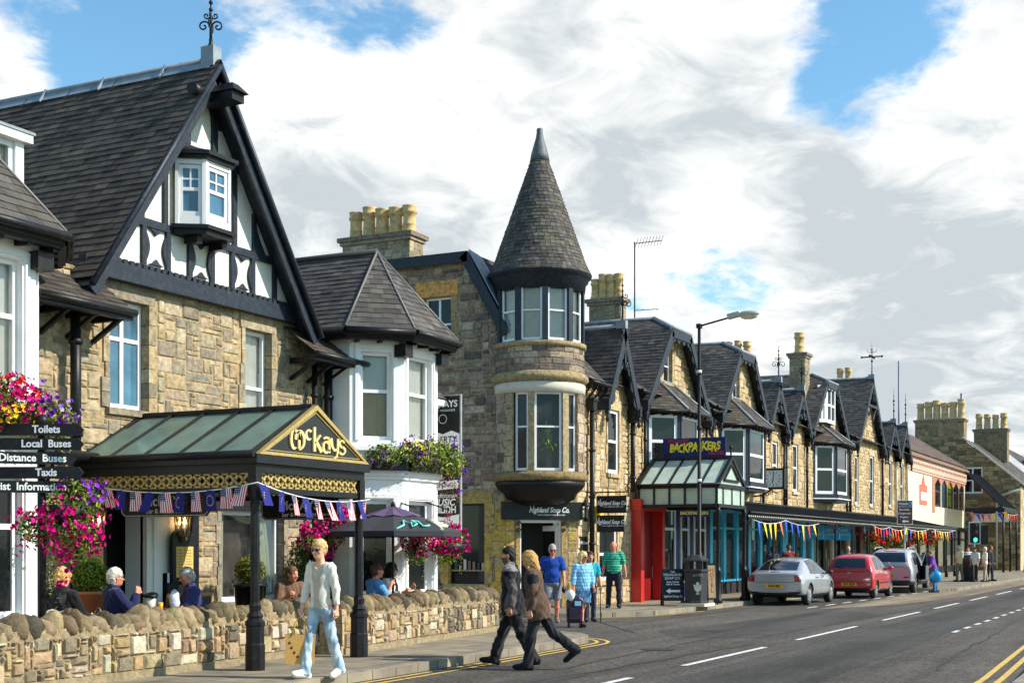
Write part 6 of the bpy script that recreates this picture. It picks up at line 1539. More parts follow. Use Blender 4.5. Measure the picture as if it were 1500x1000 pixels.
def car(x0, tc, st, wheels, wr, label, paint, spec):
    root = thing('parked_car', (x0, tc, 0), label, 'car', 'cars parked along the kerb')
    vs, fs = [], []
    for (x, zl, zb, zt, ws, wb, wf, cr) in st:
        zm = zl + (zb - zl) * .5
        half = [(0, zl), (ws * .8, zl), (ws, zl + .07), ((ws + wb) / 2 + .025, zm), (wb, zb), (wf + (wb - wf) * .12, zt - (zt - zb) * .12 - .01), (wf * .86, zt), (wf * .45, zt + cr * .7), (0, zt + cr)]
        ring = [(x, y, z) for y, z in half] + [(x, -y, z) for y, z in half[-2:0:-1]]
        vs += ring
    n = 16; k = len(st)
    for i in range(k - 1):
        for j in range(n): fs.append((i * n + j, (i + 1) * n + j, (i + 1) * n + (j + 1) % n, i * n + (j + 1) % n))
    for b, rev in ((0, False), ((k - 1) * n, True)):
        for j in range(8):
            l0, l1, r1, r0 = b + j, b + j + 1, b + (n - j - 1) % n, b + (n - j) % n
            f = [q for q in dict.fromkeys((l0, l1, r1, r0))]
            fs.append(tuple(f if not rev else f[::-1]))
    me = bpy.data.meshes.new('cage'); me.from_pydata(vs, [], fs); me.update()
    ob = bpy.data.objects.new('cage', me); COL.objects.link(ob)
    sm = ob.modifiers.new('s', 'SUBSURF'); sm.levels = sm.render_levels = 3
    full = evaluated(ob)
    bv = BVHTree.FromPolygons([v.co.copy() for v in full.vertices], [tuple(p.vertices) for p in full.polygons])
    cut = MB()
    for wx in wheels:
        for sy in (-1, 1):
            seg = 28; wy = spec['track']; q = [(wx + (wr + .05) * math.cos(2 * math.pi * i / seg), wr + (wr + .05) * math.sin(2 * math.pi * i / seg)) for i in range(seg)]
            ys = (sy * (wy - .26), sy * (wy + .4))
            v0 = [(x, min(ys), z) for x, z in q] + [(x, max(ys), z) for x, z in q]
            cut.add(v0, [tuple(range(seg)), tuple(range(2 * seg - 1, seg - 1, -1))] + [(i, i + seg, (i + 1) % seg + seg, (i + 1) % seg) for i in range(seg)])
    cme = bpy.data.meshes.new('cut'); cme.from_pydata(cut.v, [], cut.f); bm = bmesh.new(); bm.from_mesh(cme); bmesh.ops.recalc_face_normals(bm, faces=bm.faces); bm.to_mesh(cme); bm.free()
    co = bpy.data.objects.new('cut', cme); COL.objects.link(co)
    bo = ob.modifiers.new('b', 'BOOLEAN'); bo.operation = 'DIFFERENCE'; bo.object = co; bo.solver = 'EXACT'; bo.use_self = False
    body = evaluated(ob); bpy.data.objects.remove(ob); bpy.data.objects.remove(co)
    body.materials.clear(); body.materials.append(paint); body.materials.append(M_PLAST)
    for p in body.polygons:
        c = p.center; inw = any(math.hypot(c.x - w, c.z - wr) < wr + .06 for w in wheels) and abs(c.y) < spec['track'] + .02 and abs(p.normal.y) < .8
        flat = any(abs(math.hypot(c.x - w, c.z - wr) - (wr + .05)) < .012 for w in wheels)
        p.material_index = 1 if (inw or flat or c.z < spec.get('clad', .27)) else 0; p.use_smooth = not (inw or flat)
    bo_ = bpy.data.objects.new('body', body); COL.objects.link(bo_); bo_.parent = root; ORG[bo_.name] = V((x0, tc, 0))
    def panel(name, poly, axis, m_, off=.006, par=root, res=.05, smooth=True):
        """surface panel: 2-D outline pushed onto the bodywork from behind ('r') or from a side ('L', 'R')"""
        ar = sum(poly[i][0] * poly[(i + 1) % len(poly)][1] - poly[(i + 1) % len(poly)][0] * poly[i][1] for i in range(len(poly)))
        if ar < 0: poly = poly[::-1]
        a0, a1 = min(p[0] for p in poly), max(p[0] for p in poly); b0, b1 = min(p[1] for p in poly), max(p[1] for p in poly)
        na, nb = max(1, round((a1 - a0) / res)), max(1, round((b1 - b0) / res)); m = MB(); cache = {}
        def hit(a, b):
            kk = (round(a, 4), round(b, 4))
            if kk not in cache:
                if axis == 'r': o, d = V((-2, a, b)), V((1, 0, 0))
                elif axis == 'f': o, d = V((9, a, b)), V((-1, 0, 0))
                elif axis == 'R': o, d = V((a, -3, b)), V((0, 1, 0))
                else: o, d = V((a, 3, b)), V((0, -1, 0))
                h = bv.ray_cast(o, d); cache[kk] = (h[0] - d * off) if h[0] else None
            return cache[kk]
        idx = {}
        for i in range(na):
            for j in range(nb):
                P = clipc([(a0 + (a1 - a0) * i / na, b0 + (b1 - b0) * j / nb), (a0 + (a1 - a0) * (i + 1) / na, b0 + (b1 - b0) * j / nb), (a0 + (a1 - a0) * (i + 1) / na, b0 + (b1 - b0) * (j + 1) / nb), (a0 + (a1 - a0) * i / na, b0 + (b1 - b0) * (j + 1) / nb)], poly)
                Q = [hit(*p) for p in P]
                if len(Q) < 3 or any(q is None for q in Q): continue
                f = []
                for q in Q:
                    kk = tuple(round(c, 4) for c in q)
                    if kk not in idx: idx[kk] = len(m.v); m.v.append(tuple(q))
                    if idx[kk] not in f: f.append(idx[kk])
                if len(f) < 3: continue
                if axis in ('L', 'r'): f = f[::-1]
                m.f.append(tuple(f)); m.c.append((1, 1, 1)); m.m.append(0); m.s.append(smooth)
        return m.build(name, m_, par, local=True) if m.f else None
    for s_ in ('R', 'L'):
        for nm, P, mm in spec['side']: panel(nm, P, s_, mm, .007 if mm is M_CARGL else .004)
        for x_, z_ in spec['handles']: panel('door_handle', [(x_, z_), (x_ + .17, z_), (x_ + .17, z_ + .035), (x_, z_ + .035)], s_, spec['handle_mat'], .025)
        for ln in spec['lines']: panel('panel_gap', ln, s_, M_PLAST, .003, res=.04)
    for nm, P, mm in spec['rear']:
        panel(nm, P, 'r', mm, .008 if mm is M_CARGL else .006)
        if nm in ('tail_light', 'bumper_light', 'reflector'): panel(nm, [(-y, z) for y, z in P], 'r', mm, .006)
    py0, py1, pz0, pz1 = spec['plate']
    h = bv.ray_cast(V((-2, 0, (pz0 + pz1) / 2)), V((1, 0, 0)))[0]
    FP = Frame((h.x - .018, 0, 0), (0, -1, 0), (-1, 0, 0))
    m = MB(); m.fbox(FP, py0, py1, pz0, pz1, -.02, 0); PL = m.build('number_plate', M_PLATE, root, local=True)
    m = MB(); m.text(FP, spec['reg'], .105, (py0 + py1) / 2, (pz0 + pz1) / 2, .002, ext=.001, bold=.004, sx=.86); m.build('lettering', M_INK, PL, local=True)
    m = MB(); ez = spec['badge']; h = bv.ray_cast(V((-2, 0, ez)), V((1, 0, 0)))[0]
    m.tube([V((h.x - .012, .055 * math.cos(a * .4), ez + spec.get('bh', .055) * math.sin(a * .4))) for a in range(17)], .009, 6); m.ball((h.x - .008, 0, ez), .03, 8, 5, sq=(.5, 1, .9)); m.build('badge', M_ALLOY, root, local=True)
    if spec.get('wiper'):
        w0, w1 = spec['wiper']; m = MB(); p = [bv.ray_cast(V((-2, y, z)), V((1, 0, 0)))[0] for y, z in (w0, ((w0[0] + w1[0]) / 2, (w0[1] + w1[1]) / 2), w1)]
        m.tube([q - V((.03, 0, 0)) for q in p], .014, 5); m.build('wiper', M_PLAST, root, local=True)
    for wx in wheels:
        for sy in (-1, 1):
            wy = sy * (spec['track'] - .1)
            def spin(prof, mb, seg=28, **k):
                b = len(mb.v); mb.lathe((0, 0, 0), prof, seg, **k)
                mb.v[b:] = [(wx + p[0], wy + sy * p[2], wr + p[1]) for p in mb.v[b:]]
            t = MB(); spin([(wr * .62, -.1), (wr * .92, -.1), (wr, -.075), (wr, .075), (wr * .93, .1), (wr * .64, .085), (wr * .62, .05)], t); W = t.build('wheel', M_TYRE, root, local=True)
            r = MB(); spin([(wr * .64, .06), (wr * .62, .088), (wr * .55, .07), (wr * .15, .055), (.01, .06)], r, cap=False)
            R_ = r.build('hubcap', mat('hub_dark', (.06, .06, .065), rough=.5) if spec['spokes'] < 8 else M_ALLOY, W, local=True)
            s = MB()
            for i in range(spec['spokes']):
                a = 2 * math.pi * i / spec['spokes']; s.bar((wx + .05 * math.cos(a), wy + sy * .075, wr + .05 * math.sin(a)), (wx + wr * .61 * math.cos(a), wy + sy * .088, wr + wr * .61 * math.sin(a)), .03 if spec['spokes'] < 8 else .016, .014, up=(0, 1, 0))
            s.build('spoke', M_ALLOY, W, local=True)
    for sy in (-1, 1):                            # door mirrors
        mx, mz = spec['mirror']; h = bv.ray_cast(V((mx, sy * 3, mz)), V((0, -sy, 0)))[0]
        m = MB(); m.ball((mx + .05, h.y + sy * .12, mz + .05), .1, 10, 6, sq=(.7, 1.1, .75)); m.bar((mx + .04, h.y - sy * .02, mz), (mx + .04, h.y + sy * .1, mz + .03), .025); m.build('wing_mirror', spec['mirror_mat'], root, local=True)
    return root, bv, panel
G = M_CARGL
# station: x, sill z, belt z, top z, half widths at sill / belt / roof, crown
SIL = [(.02, .42, .82, .93, .72, .74, .64, .01), (.0, .40, .80, .95, .80, .82, .72, .01), (.10, .30, .86, 1.0, .84, .87, .74, .015), (.34, .25, .90, 1.05, .86, .88, .70, .02), (.62, .22, .92, 1.17, .87, .885, .66, .02), (1.02, .21, .93, 1.33, .87, .885, .60, .03),
       (1.45, .2, .93, 1.41, .87, .885, .58, .04), (2.05, .2, .92, 1.43, .87, .885, .58, .04), (2.6, .2, .91, 1.38, .87, .88, .58, .04), (3.05, .2, .90, 1.18, .87, .87, .62, .03), (3.42, .2, .89, .99, .86, .86, .68, .03), (3.95, .22, .80, .88, .84, .83, .66, .03), (4.4, .26, .66, .74, .74, .73, .55, .02), (4.56, .36, .56, .62, .52, .5, .4, .01)]
silver = car_paint('silver_paint', (.48, .50, .52), .5)
car(40.3, 11.5, SIL, (.88, 3.58), .315, 'silver saloon-backed car with yellow plate, parked nearest the glass porch', silver,
 dict(track=.86, clad=.33, plate=(-.27, .27, .53, .65), reg='KA04 MJY', badge=.86, mirror=(3.0, .93), mirror_mat=M_PLAST, handle_mat=M_PLAST, spokes=9,
  side=[('side_window', [(1.02, .95), (1.45, .94), (1.5, 1.36), (1.28, 1.34)], G), ('side_window', [(1.52, .94), (2.12, .935), (2.12, 1.385), (1.56, 1.37)], G), ('side_window', [(2.2, .935), (3.1, .93), (2.92, 1.08), (2.5, 1.335), (2.2, 1.38)], G), ('rub_strip', [(1.25, .56), (3.2, .56), (3.2, .6), (1.25, .6)], silver)],
  handles=[(1.62, .82), (2.3, .82)], lines=[[(1.5, .34), (1.512, .34), (1.512, .92), (1.5, .92)], [(2.15, .28), (2.162, .28), (2.162, .92), (2.15, .92)], [(3.08, .3), (3.092, .3), (3.092, .9), (3.08, .9)]],
  rear=[('rear_window', [(-.60, 1.06), (.60, 1.06), (.50, 1.36), (-.50, 1.36)], G), ('tail_light', [(.62, .72), (.86, .72), (.80, 1.02), (.60, 1.0)], M_LAMP), ('boot_gap', [(-.62, .70), (.62, .70), (.62, .712), (-.62, .712)], M_PLAST), ('boot_handle', [(-.14, .68), (.14, .68), (.14, .70), (-.14, .70)], M_ALLOY), ('bumper_trim', [(-.8, .33), (.8, .33), (.8, .42), (-.8, .42)], M_PLAST), ('brake_light', [(-.15, 1.0), (.15, 1.0), (.15, 1.02), (-.15, 1.02)], M_LAMP)]))
REDS = [(.03, .42, .78, .90, .70, .72, .62, .01), (.0, .38, .80, .98, .77, .79, .70, .01), (.08, .28, .90, 1.1, .81, .83, .70, .015), (.22, .23, .95, 1.34, .82, .84, .64, .02), (.42, .22, .96, 1.46, .82, .845, .61, .03), (.9, .2, .96, 1.51, .82, .845, .6, .04), (1.5, .2, .95, 1.51, .82, .845, .6, .04), (2.05, .2, .94, 1.44, .82, .84, .6, .04),
        (2.6, .2, .92, 1.2, .82, .83, .62, .03), (2.95, .2, .90, 1.02, .81, .82, .64, .03), (3.35, .22, .78, .88, .78, .76, .58, .03), (3.65, .28, .62, .70, .64, .62, .46, .02), (3.76, .36, .54, .6, .46, .44, .36, .01)]
red = car_paint('red_paint', (.52, .008, .014), .0)
car(47.0, 10.8, REDS, (.62, 3.08), .295, 'small red hatchback with yellow plate, between the two silver cars', red,
 dict(track=.81, clad=.30, plate=(-.26, .26, .44, .55), reg='ST07 NZM', badge=.88, bh=.035, mirror=(2.55, .98), mirror_mat=red, handle_mat=red, spokes=7, wiper=((.05, 1.05), (.42, 1.1)),
  side=[('side_window', [(.5, 1.0), (.78, .99), (.86, 1.42), (.62, 1.38)], G), ('side_window', [(.84, .985), (1.5, .98), (1.5, 1.44), (.93, 1.42)], G), ('side_window', [(1.57, .98), (2.5, .96), (2.32, 1.12), (1.98, 1.36), (1.57, 1.43)], G), ('rub_strip', [(1.0, .5), (2.6, .5), (2.6, .56), (1.0, .56)], M_PLAST)],
  handles=[(1.0, .87), (1.72, .87)], lines=[[(.86, .5), (.872, .5), (.872, .96), (.86, .96)], [(1.53, .27), (1.542, .27), (1.542, .96), (1.53, .96)]],
  rear=[('rear_window', [(-.58, 1.06), (.58, 1.06), (.50, 1.38), (-.50, 1.38)], G), ('tail_light', [(.58, .80), (.80, .82), (.72, 1.06), (.60, 1.0)], M_LAMP), ('bumper_trim', [(-.74, .56), (.74, .56), (.74, .575), (-.74, .575)], M_PLAST), ('bumper_trim', [(-.7, .28), (.7, .28), (.7, .36), (-.7, .36)], M_PLAST)]))
SUVS = [(.04, .50, .88, 1.0, .74, .78, .68, .01), (.0, .44, .90, 1.06, .84, .86, .76, .01), (.08, .34, .98, 1.2, .88, .90, .76, .015), (.26, .29, 1.03, 1.5, .90, .92, .70, .02), (.5, .27, 1.05, 1.63, .90, .925, .67, .03), (1.1, .26, 1.05, 1.70, .90, .925, .66, .03), (1.9, .26, 1.04, 1.70, .90, .925, .66, .03), (2.6, .26, 1.03, 1.62, .90, .92, .66, .03),
        (3.2, .26, 1.02, 1.36, .90, .91, .68, .03), (3.55, .27, 1.0, 1.14, .89, .89, .72, .03), (4.1, .3, .9, 1.0, .86, .84, .66, .03), (4.5, .36, .72, .8, .72, .7, .54, .02), (4.64, .44, .62, .68, .52, .5, .4, .01)]
sv = car_paint('pale_silver_paint', (.52, .53, .54), .45)
suv, bv, pan = car(53.3, 10.75, SUVS, (.92, 3.62), .36, 'silver off-roader with roof rails and its side door open, parked past the red hatchback', sv,
 dict(track=.89, clad=.46, plate=(-.26, .26, .62, .73), reg='SN57 KLO', badge=1.16, bh=.04, mirror=(3.1, 1.06), mirror_mat=sv, handle_mat=sv, spokes=5,
  side=[('side_window', [(.62, 1.1), (1.0, 1.09), (1.05, 1.56), (.8, 1.52)], G), ('side_window', [(1.08, 1.085), (1.85, 1.075), (1.85, 1.59), (1.12, 1.57)], G), ('side_window', [(1.93, 1.075), (3.05, 1.05), (2.85, 1.22), (2.48, 1.5), (1.93, 1.585)], G)],
  handles=[(1.3, .97), (2.1, .97)], lines=[[(1.05, .6), (1.062, .6), (1.062, 1.05), (1.05, 1.05)], [(1.88, .4), (1.892, .4), (1.892, 1.05), (1.88, 1.05)]],
  rear=[('rear_window', [(-.66, 1.2), (.66, 1.2), (.56, 1.56), (-.56, 1.56)], G), ('tail_light', [(.52, 1.0), (.88, 1.04), (.86, 1.2), (.6, 1.17)], M_LAMPC), ('bumper_light', [(.56, .58), (.78, .6), (.78, .66), (.6, .64)], M_LAMP), ('bumper_trim', [(-.84, .42), (.84, .42), (.84, .5), (-.84, .5)], M_PLAST), ('brake_light', [(-.25, 1.6), (.25, 1.6), (.25, 1.63), (-.25, 1.63)], M_LAMP)]))
pan('door_opening', [(1.10, .5), (1.86, .46), (1.86, 1.58), (1.14, 1.56)], 'R', M_DARK, .012)
for sy in (-1, 1):
    m = MB(); m.tube([(.55, sy * .62, 1.66), (.65, sy * .63, 1.74), (1.9, sy * .63, 1.77), (2.35, sy * .62, 1.68)], .02, 6); m.build('roof_rail', M_ALLOY, suv, local=True)
m = MB(); F = Frame((1.88, -.93, 0), V((-.906, -.42, 0)), V((-.42, .906, 0)))
m.fprism(F, [(0, .48), (.78, .52), (.80, 1.06), (0, 1.06)], -.05, .05); OD = m.build('open_door', sv, suv, local=True)
m = MB(); m.fprism(F, [(.03, 1.06), (.78, 1.06), (.70, 1.58), (.03, 1.56)], -.012, .012); m.build('side_window', M_CARGL, OD, local=True)
m = MB(); m.fprism(F, [(.04, .52), (.74, .56), (.76, 1.03), (.04, 1.03)], .05, .065); m.build('door_trim', M_PLAST, OD, local=True)

# ------------------------------------------------------------------ people: implicit surfaces turned into one continuous mesh each
class Field:
    def __init__(s, lo, hi, h):
        s.lo = np.array(lo, float); s.h = h; s.n = np.maximum(4, np.ceil((np.array(hi) - s.lo) / h).astype(int) + 1)
        s.ax = [s.lo[i] + h * np.arange(s.n[i]) for i in range(3)]; s.D = np.full(s.n, .2, np.float32)
    def _box(s, lo, hi):
        a = np.clip(np.floor((np.array(lo) - s.lo) / s.h).astype(int), 0, s.n); b = np.clip(np.ceil((np.array(hi) - s.lo) / s.h).astype(int) + 1, 0, s.n)
        sl = tuple(slice(a[i], b[i]) for i in range(3))
        X = s.ax[0][sl[0]][:, None, None]; Y = s.ax[1][sl[1]][None, :, None]; Z = s.ax[2][sl[2]][None, None, :]
        return sl, X, Y, Z
    def _join(s, sl, d, k):
        A = s.D[sl]
        if k <= 0: s.D[sl] = np.minimum(A, d); return
        h = np.clip(.5 + .5 * (A - d) / k, 0, 1); s.D[sl] = A * (1 - h) + d * h - k * h * (1 - h)
    def cap(s, a, b, ra, rb=None, k=.02, flat=None):
        a, b = np.array(a, float), np.array(b, float); rb = ra if rb is None else rb; m = max(ra, rb) + .08
        sl, X, Y, Z = s._box(np.minimum(a, b) - m, np.maximum(a, b) + m)
        if any(q.stop <= q.start for q in sl): return
        d = b - a; L2 = max(1e-9, d @ d)
        t = np.clip(((X - a[0]) * d[0] + (Y - a[1]) * d[1] + (Z - a[2]) * d[2]) / L2, 0, 1)
        dist = np.sqrt((X - a[0] - t * d[0]) ** 2 + (Y - a[1] - t * d[1]) ** 2 + (Z - a[2] - t * d[2]) ** 2) - (ra + (rb - ra) * t)
        if flat is not None:
            dn = d / math.sqrt(L2); dist = np.maximum(dist, (X - b[0]) * dn[0] + (Y - b[1]) * dn[1] + (Z - b[2]) * dn[2])
        s._join(sl, dist, k)
    def ell(s, c, r, k=.02, M=None, sub=False):
        c, r = np.array(c, float), np.array(r, float); m = r.max() + .08
        sl, X, Y, Z = s._box(c - m, c + m)
        if any(q.stop <= q.start for q in sl): return
        x, y, z = X - c[0], Y - c[1], Z - c[2]
        if M is not None: x, y, z = (M[0][i] * x + M[1][i] * y + M[2][i] * z for i in range(3))
        q = np.sqrt((x / r[0]) ** 2 + (y / r[1]) ** 2 + (z / r[2]) ** 2); g = np.sqrt((x / r[0] ** 2) ** 2 + (y / r[1] ** 2) ** 2 + (z / r[2] ** 2) ** 2) + 1e-6
        d = q * (q - 1) / g
        if sub: s.D[sl] = np.maximum(s.D[sl], -d)
        else: s._join(sl, d, k)
    def cut(s, p, n):
        X, Y, Z = s.ax[0][:, None, None], s.ax[1][None, :, None], s.ax[2][None, None, :]
        s.D = np.maximum(s.D, (X - p[0]) * n[0] + (Y - p[1]) * n[1] + (Z - p[2]) * n[2]).astype(np.float32)
    def folds(s, amp, seed=0, f=1.0):
        X, Y, Z = s.ax[0][:, None, None], s.ax[1][None, :, None], s.ax[2][None, None, :]; q = seed * 1.37
        w = np.sin(31 * f * Z + 17 * X + 9 * np.sin(13 * Y + q) + q) + .7 * np.sin(47 * f * Z - 23 * Y + 11 * np.sin(9 * X + q)) + .5 * np.sin(63 * X + 41 * Y + 20 * Z + q)
        s.D = (s.D + amp * w).astype(np.float32)
    def mesh(s):
        D = s.D.copy(); D[0] = D[-1] = .2; D[:, 0] = D[:, -1] = .2; D[:, :, 0] = D[:, :, -1] = .2
        S = D < 0; off = [(i, j, k) for i in (0, 1) for j in (0, 1) for k in (0, 1)]; nx, ny, nz = D.shape
        cnt = sum(S[i:nx - 1 + i, j:ny - 1 + j, k:nz - 1 + k].astype(np.int8) for i, j, k in off)
        I = np.argwhere((cnt > 0) & (cnt < 8)); idx = np.full(cnt.shape, -1, np.int64); idx[tuple(I.T)] = np.arange(len(I))
        cv = np.stack([D[I[:, 0] + i, I[:, 1] + j, I[:, 2] + k] for i, j, k in off], 1)
        acc = np.zeros((len(I), 3)); num = np.zeros(len(I))
        for a in range(8):
            for b in range(a + 1, 8):
                oa, ob = np.array(off[a]), np.array(off[b])
                if np.abs(oa - ob).sum() != 1: continue
                va, vb = cv[:, a], cv[:, b]; c = (va < 0) != (vb < 0); t = np.where(c, va / np.where(c, va - vb, 1), 0)
                acc += np.where(c[:, None], oa + (ob - oa) * t[:, None], 0); num += c
        P = s.lo + s.h * (I + acc / num[:, None]); F = []
        for ax in range(3):
            u, v = [(1, 2), (2, 0), (0, 1)][ax]
            A = np.take(S, range(S.shape[ax] - 1), ax); B = np.take(S, range(1, S.shape[ax]), ax)
            for sign, q in ((1, A & ~B), (0, ~A & B)):
                E_ = np.argwhere(q); E_ = E_[(E_[:, u] > 0) & (E_[:, v] > 0)]
                if not len(E_): continue
                du, dv = np.zeros(3, int), np.zeros(3, int); du[u] = 1; dv[v] = 1
                c = [idx[tuple((E_ - du - dv).T)], idx[tuple((E_ - dv).T)], idx[tuple(E_.T)], idx[tuple((E_ - du).T)]]
                F.append(np.stack(c if sign else c[::-1], 1))
        F = np.concatenate(F) if F else np.zeros((0, 4), int); F = F[(F >= 0).all(1)]
        return P, F
def np_obj(name, P, Fq, m_, parent, colf):
    me = bpy.data.meshes.new(name); me.from_pydata(P.tolist(), [], Fq.tolist()); me.materials.append(m_)
    me.polygons.foreach_set('use_smooth', np.ones(len(me.polygons), bool))
    C_ = P[Fq].mean(1); col = np.ones((len(Fq), 4), np.float32); col[:, :3] = colf(C_)
    ca = me.color_attributes.new('Col', 'FLOAT_COLOR', 'CORNER'); ca.data.foreach_set('color', np.repeat(col, 4, axis=0).ravel())
    me.update(); ob = bpy.data.objects.new(name, me); COL.objects.link(ob); ob.parent = parent; ORG[ob.name] = ORG[parent.name]
    return ob
M_SKIN = mat('skin', attr=True, rough=.55, var=.06, scale=14, spec=.35)
M_FAB = mat('fabric', attr=True, rough=.9, var=.14, scale=18, bump=.25, bscale=140, spec=.15, sheen=.15)
M_HAIR = mat('hair', attr=True, rough=.6, var=.35, scale=60, bump=.5, bscale=90, spec=.3)
M_LENS = mat('sunglass_lens', (.015, .012, .012), rough=.08, var=.1)
def const(c): return lambda C_: np.tile(np.array(c, np.float32), (len(C_), 1))
SKIN = L(222, 166, 132); SKIN2 = L(206, 146, 112); SKINR = L(214, 140, 112)
def Rz(a): return Matrix.Rotation(R(a), 3, 'Z')
def Ry(a): return Matrix.Rotation(R(a), 3, 'Y')
def person(label, loc, rz, H=1.75, lean=0, head=(0, 0), legs=((0, 0, 0), (0, 0, 0)), arms=((5, 8, 12, 0), (5, 8, 12, 0)), top=None, bottom=None, hair=None, skin=SKIN, shoes=(.03, .03, .03),
           h=.012, bulk=1.0, belly=0, glasses=None, group=None, sit=False, feet=True, z=None, beard=None, hips=1.0):
    """legs/arms: (left, right). leg = swing, knee bend, toe pitch; arm = swing, spread, elbow, turn in"""
    k = H / 1.75; b = bulk
    root = thing('person', loc, label, 'person', group, rz=R(rz))
    T = Ry(lean); up = T @ V((0, 0, 1)); J = {}
    pel = V((0, 0, 0)); lowest = 9
    for i, sy in enumerate((1, -1)):
        sw, kn, tp_ = legs[i][:3]; sp = legs[i][3] if len(legs[i]) > 3 else 2
        hip = pel + V((0, sy * .088 * k, -.03 * k)); d = V((math.sin(R(sw)), sy * math.sin(R(sp)), -math.cos(R(sw)))).normalized(); knee = hip + d * .43 * k
        d2 = V((math.sin(R(sw - kn)), sy * math.sin(R(sp)) * .3, -math.cos(R(sw - kn)))).normalized(); ank = knee + d2 * .41 * k
        ft = V((math.cos(R(tp_)), sy * .12, -math.sin(R(tp_)))).normalized(); toe = ank + ft * .17 * k + V((0, 0, -.045 * k)); heel = ank - ft * .06 * k + V((0, 0, -.05 * k))
        J['leg', i] = (hip, knee, ank, toe, heel); lowest = min(lowest, toe.z - .03 * k, heel.z - .035 * k)
    pz = -lowest if z is None else z; sh = V((0, 0, pz)); pel = pel + sh
    for i in (0, 1): J['leg', i] = tuple(p + sh for p in J['leg', i])
    chest = pel + T @ V((0, 0, .34 * k)); shc = pel + T @ V((-.01, 0, .50 * k)); neck = pel + T @ V((.0, 0, .565 * k)); hc = pel + T @ V((.025 * k, 0, .70 * k))
    for i, sy in enumerate((1, -1)):
        sw, sp, el_, inn = arms[i]; s_ = shc + T @ V((0, sy * .175 * k * (1 + (b - 1) * .5), -.025 * k))
        d = T @ V((math.sin(R(sw)) * math.cos(R(sp)), sy * math.sin(R(sp)), -math.cos(R(sw)) * math.cos(R(sp)))); e = s_ + d * .285 * k
        a2 = sw + el_; d2 = T @ V((math.sin(R(a2)) * math.cos(R(inn)), sy * (math.sin(R(sp)) * .4 - math.sin(R(inn))), -math.cos(R(a2)) * math.cos(R(inn)))).normalized(); w = e + d2 * .25 * k
        J['arm', i] = (s_, e, w, d2)
    pts = [hc + V((0, 0, .2)), hc] + [p for q in J for p in J[q][:3]] + [J['leg', i][3] for i in (0, 1)]
    lo = [min(p[a] for p in pts) - .24 for a in range(3)]; hi = [max(p[a] for p in pts) + .24 for a in range(3)]; lo[2] = min(lo[2], -.03)
    HM = Rz(head[0]) @ Ry(head[1]); hp = lambda x, y, z: hc + HM @ V((x * k, y * k, z * k)); HMl = [list(r) for r in HM]
    torso = lambda F, g, kk=.05: (F.ell(pel + T @ V((0, 0, .0)), V((.115 * b + g, .155 * b * hips + g, .13 + g)) * k, kk, [list(r) for r in T]),
                          F.ell(pel + T @ V((.012 + belly * .5, 0, .15)) , V((.105 * b + belly + g, .142 * b + belly * .6 + g, .16 + g)) * k, kk, [list(r) for r in T]),
                          F.ell(chest + T @ V((.005, 0, .02)), V((.112 * b + g, .158 * b + g, .17 + g)) * k, kk, [list(r) for r in T]),
                          F.cap(J['arm', 0][0] + T @ V((0, -.03, 0)), J['arm', 1][0] + T @ V((0, .03, 0)), (.062 + g) * k, None, kk))
    # ---- skin: head, neck, torso core, limbs and hands in one surface
    B = Field(lo, hi, h)
    torso(B, -.022)
    B.cap(shc, neck + (hc - neck) * .45, .058 * k, .05 * k, .04)
    B.ell(hp(0, 0, .015), V((.098, .077, .108)) * k, .02, HMl); B.ell(hp(.03, 0, -.062), V((.062, .054, .055)) * k, .03, HMl); B.ell(hp(.062, 0, -.092), V((.026, .026, .022)) * k, .02, HMl)
    B.cap(hp(.088, 0, .012), hp(.112, 0, -.028), .011 * k, .017 * k, .012); B.cap(hp(.082, .03, .03), hp(.082, -.03, .03), .014 * k, None, .015); B.cap(hp(.084, .016, -.058), hp(.084, -.016, -.058), .012 * k, None, .01)
    for sy in (-1, 1): B.ell(hp(-.008, sy * .078, -.005), V((.02, .011, .033)) * k, .008, HMl); B.ell(hp(.06, sy * .042, -.02), V((.03, .028, .028)) * k, .02, HMl)
    for i, sy in enumerate((1, -1)):
        s_, e, w, d2 = J['arm', i]
        B.cap(s_, e, .046 * k * b, .038 * k * b, .02); B.cap(e, e.lerp(w, .4), .038 * k * b, .038 * k * b, .015); B.cap(e.lerp(w, .35), w, .037 * k * b, .025 * k, .015)
        nrm = V((0, -sy, 0)); nrm = (nrm - d2 * nrm.dot(d2)).normalized(); lat = d2.cross(nrm).normalized() * 1.0
        fw = lat if lat.x + .2 * lat.z > 0 else -lat
        for q in (-.026, 0, .026): B.cap(w - d2 * .0, w + d2 * .078 * k + fw * q * k, .019 * k, .017 * k, .012)
        for f, (q, ln) in enumerate(((.033, .072), (.011, .08), (-.011, .075), (-.032, .058))):
            r0 = w + d2 * .08 * k + fw * q * k; m1 = r0 + (d2 * .85 + nrm * .5).normalized() * ln * .5 * k; m2 = m1 + (d2 * .45 + nrm * .9).normalized() * ln * .5 * k
            B.cap(r0, m1, .0105 * k, .0095 * k, .006); B.cap(m1, m2, .0095 * k, .008 * k, .004)
        t0 = w + d2 * .025 * k + fw * .028 * k; t1 = t0 + (d2 * .6 + fw * .8).normalized() * .038 * k; B.cap(t0, t1, .014 * k, .011 * k, .008); B.cap(t1, t1 + (d2 + nrm * .4).normalized() * .03 * k, .011 * k, .009 * k, .004)
        J['hand', i] = w + d2 * .1 * k + nrm * .02
        hip, knee, ank, toe, heel = J['leg', i]
        B.cap(hip, knee, .078 * k * b, .052 * k, .03); B.cap(knee, knee.lerp(ank, .35), .05 * k, .056 * k * (b * .5 + .5), .02); B.cap(knee.lerp(ank, .35), ank, .055 * k * (b * .5 + .5), .034 * k, .02); B.cap(ank, toe, .034 * k, .026 * k, .02)
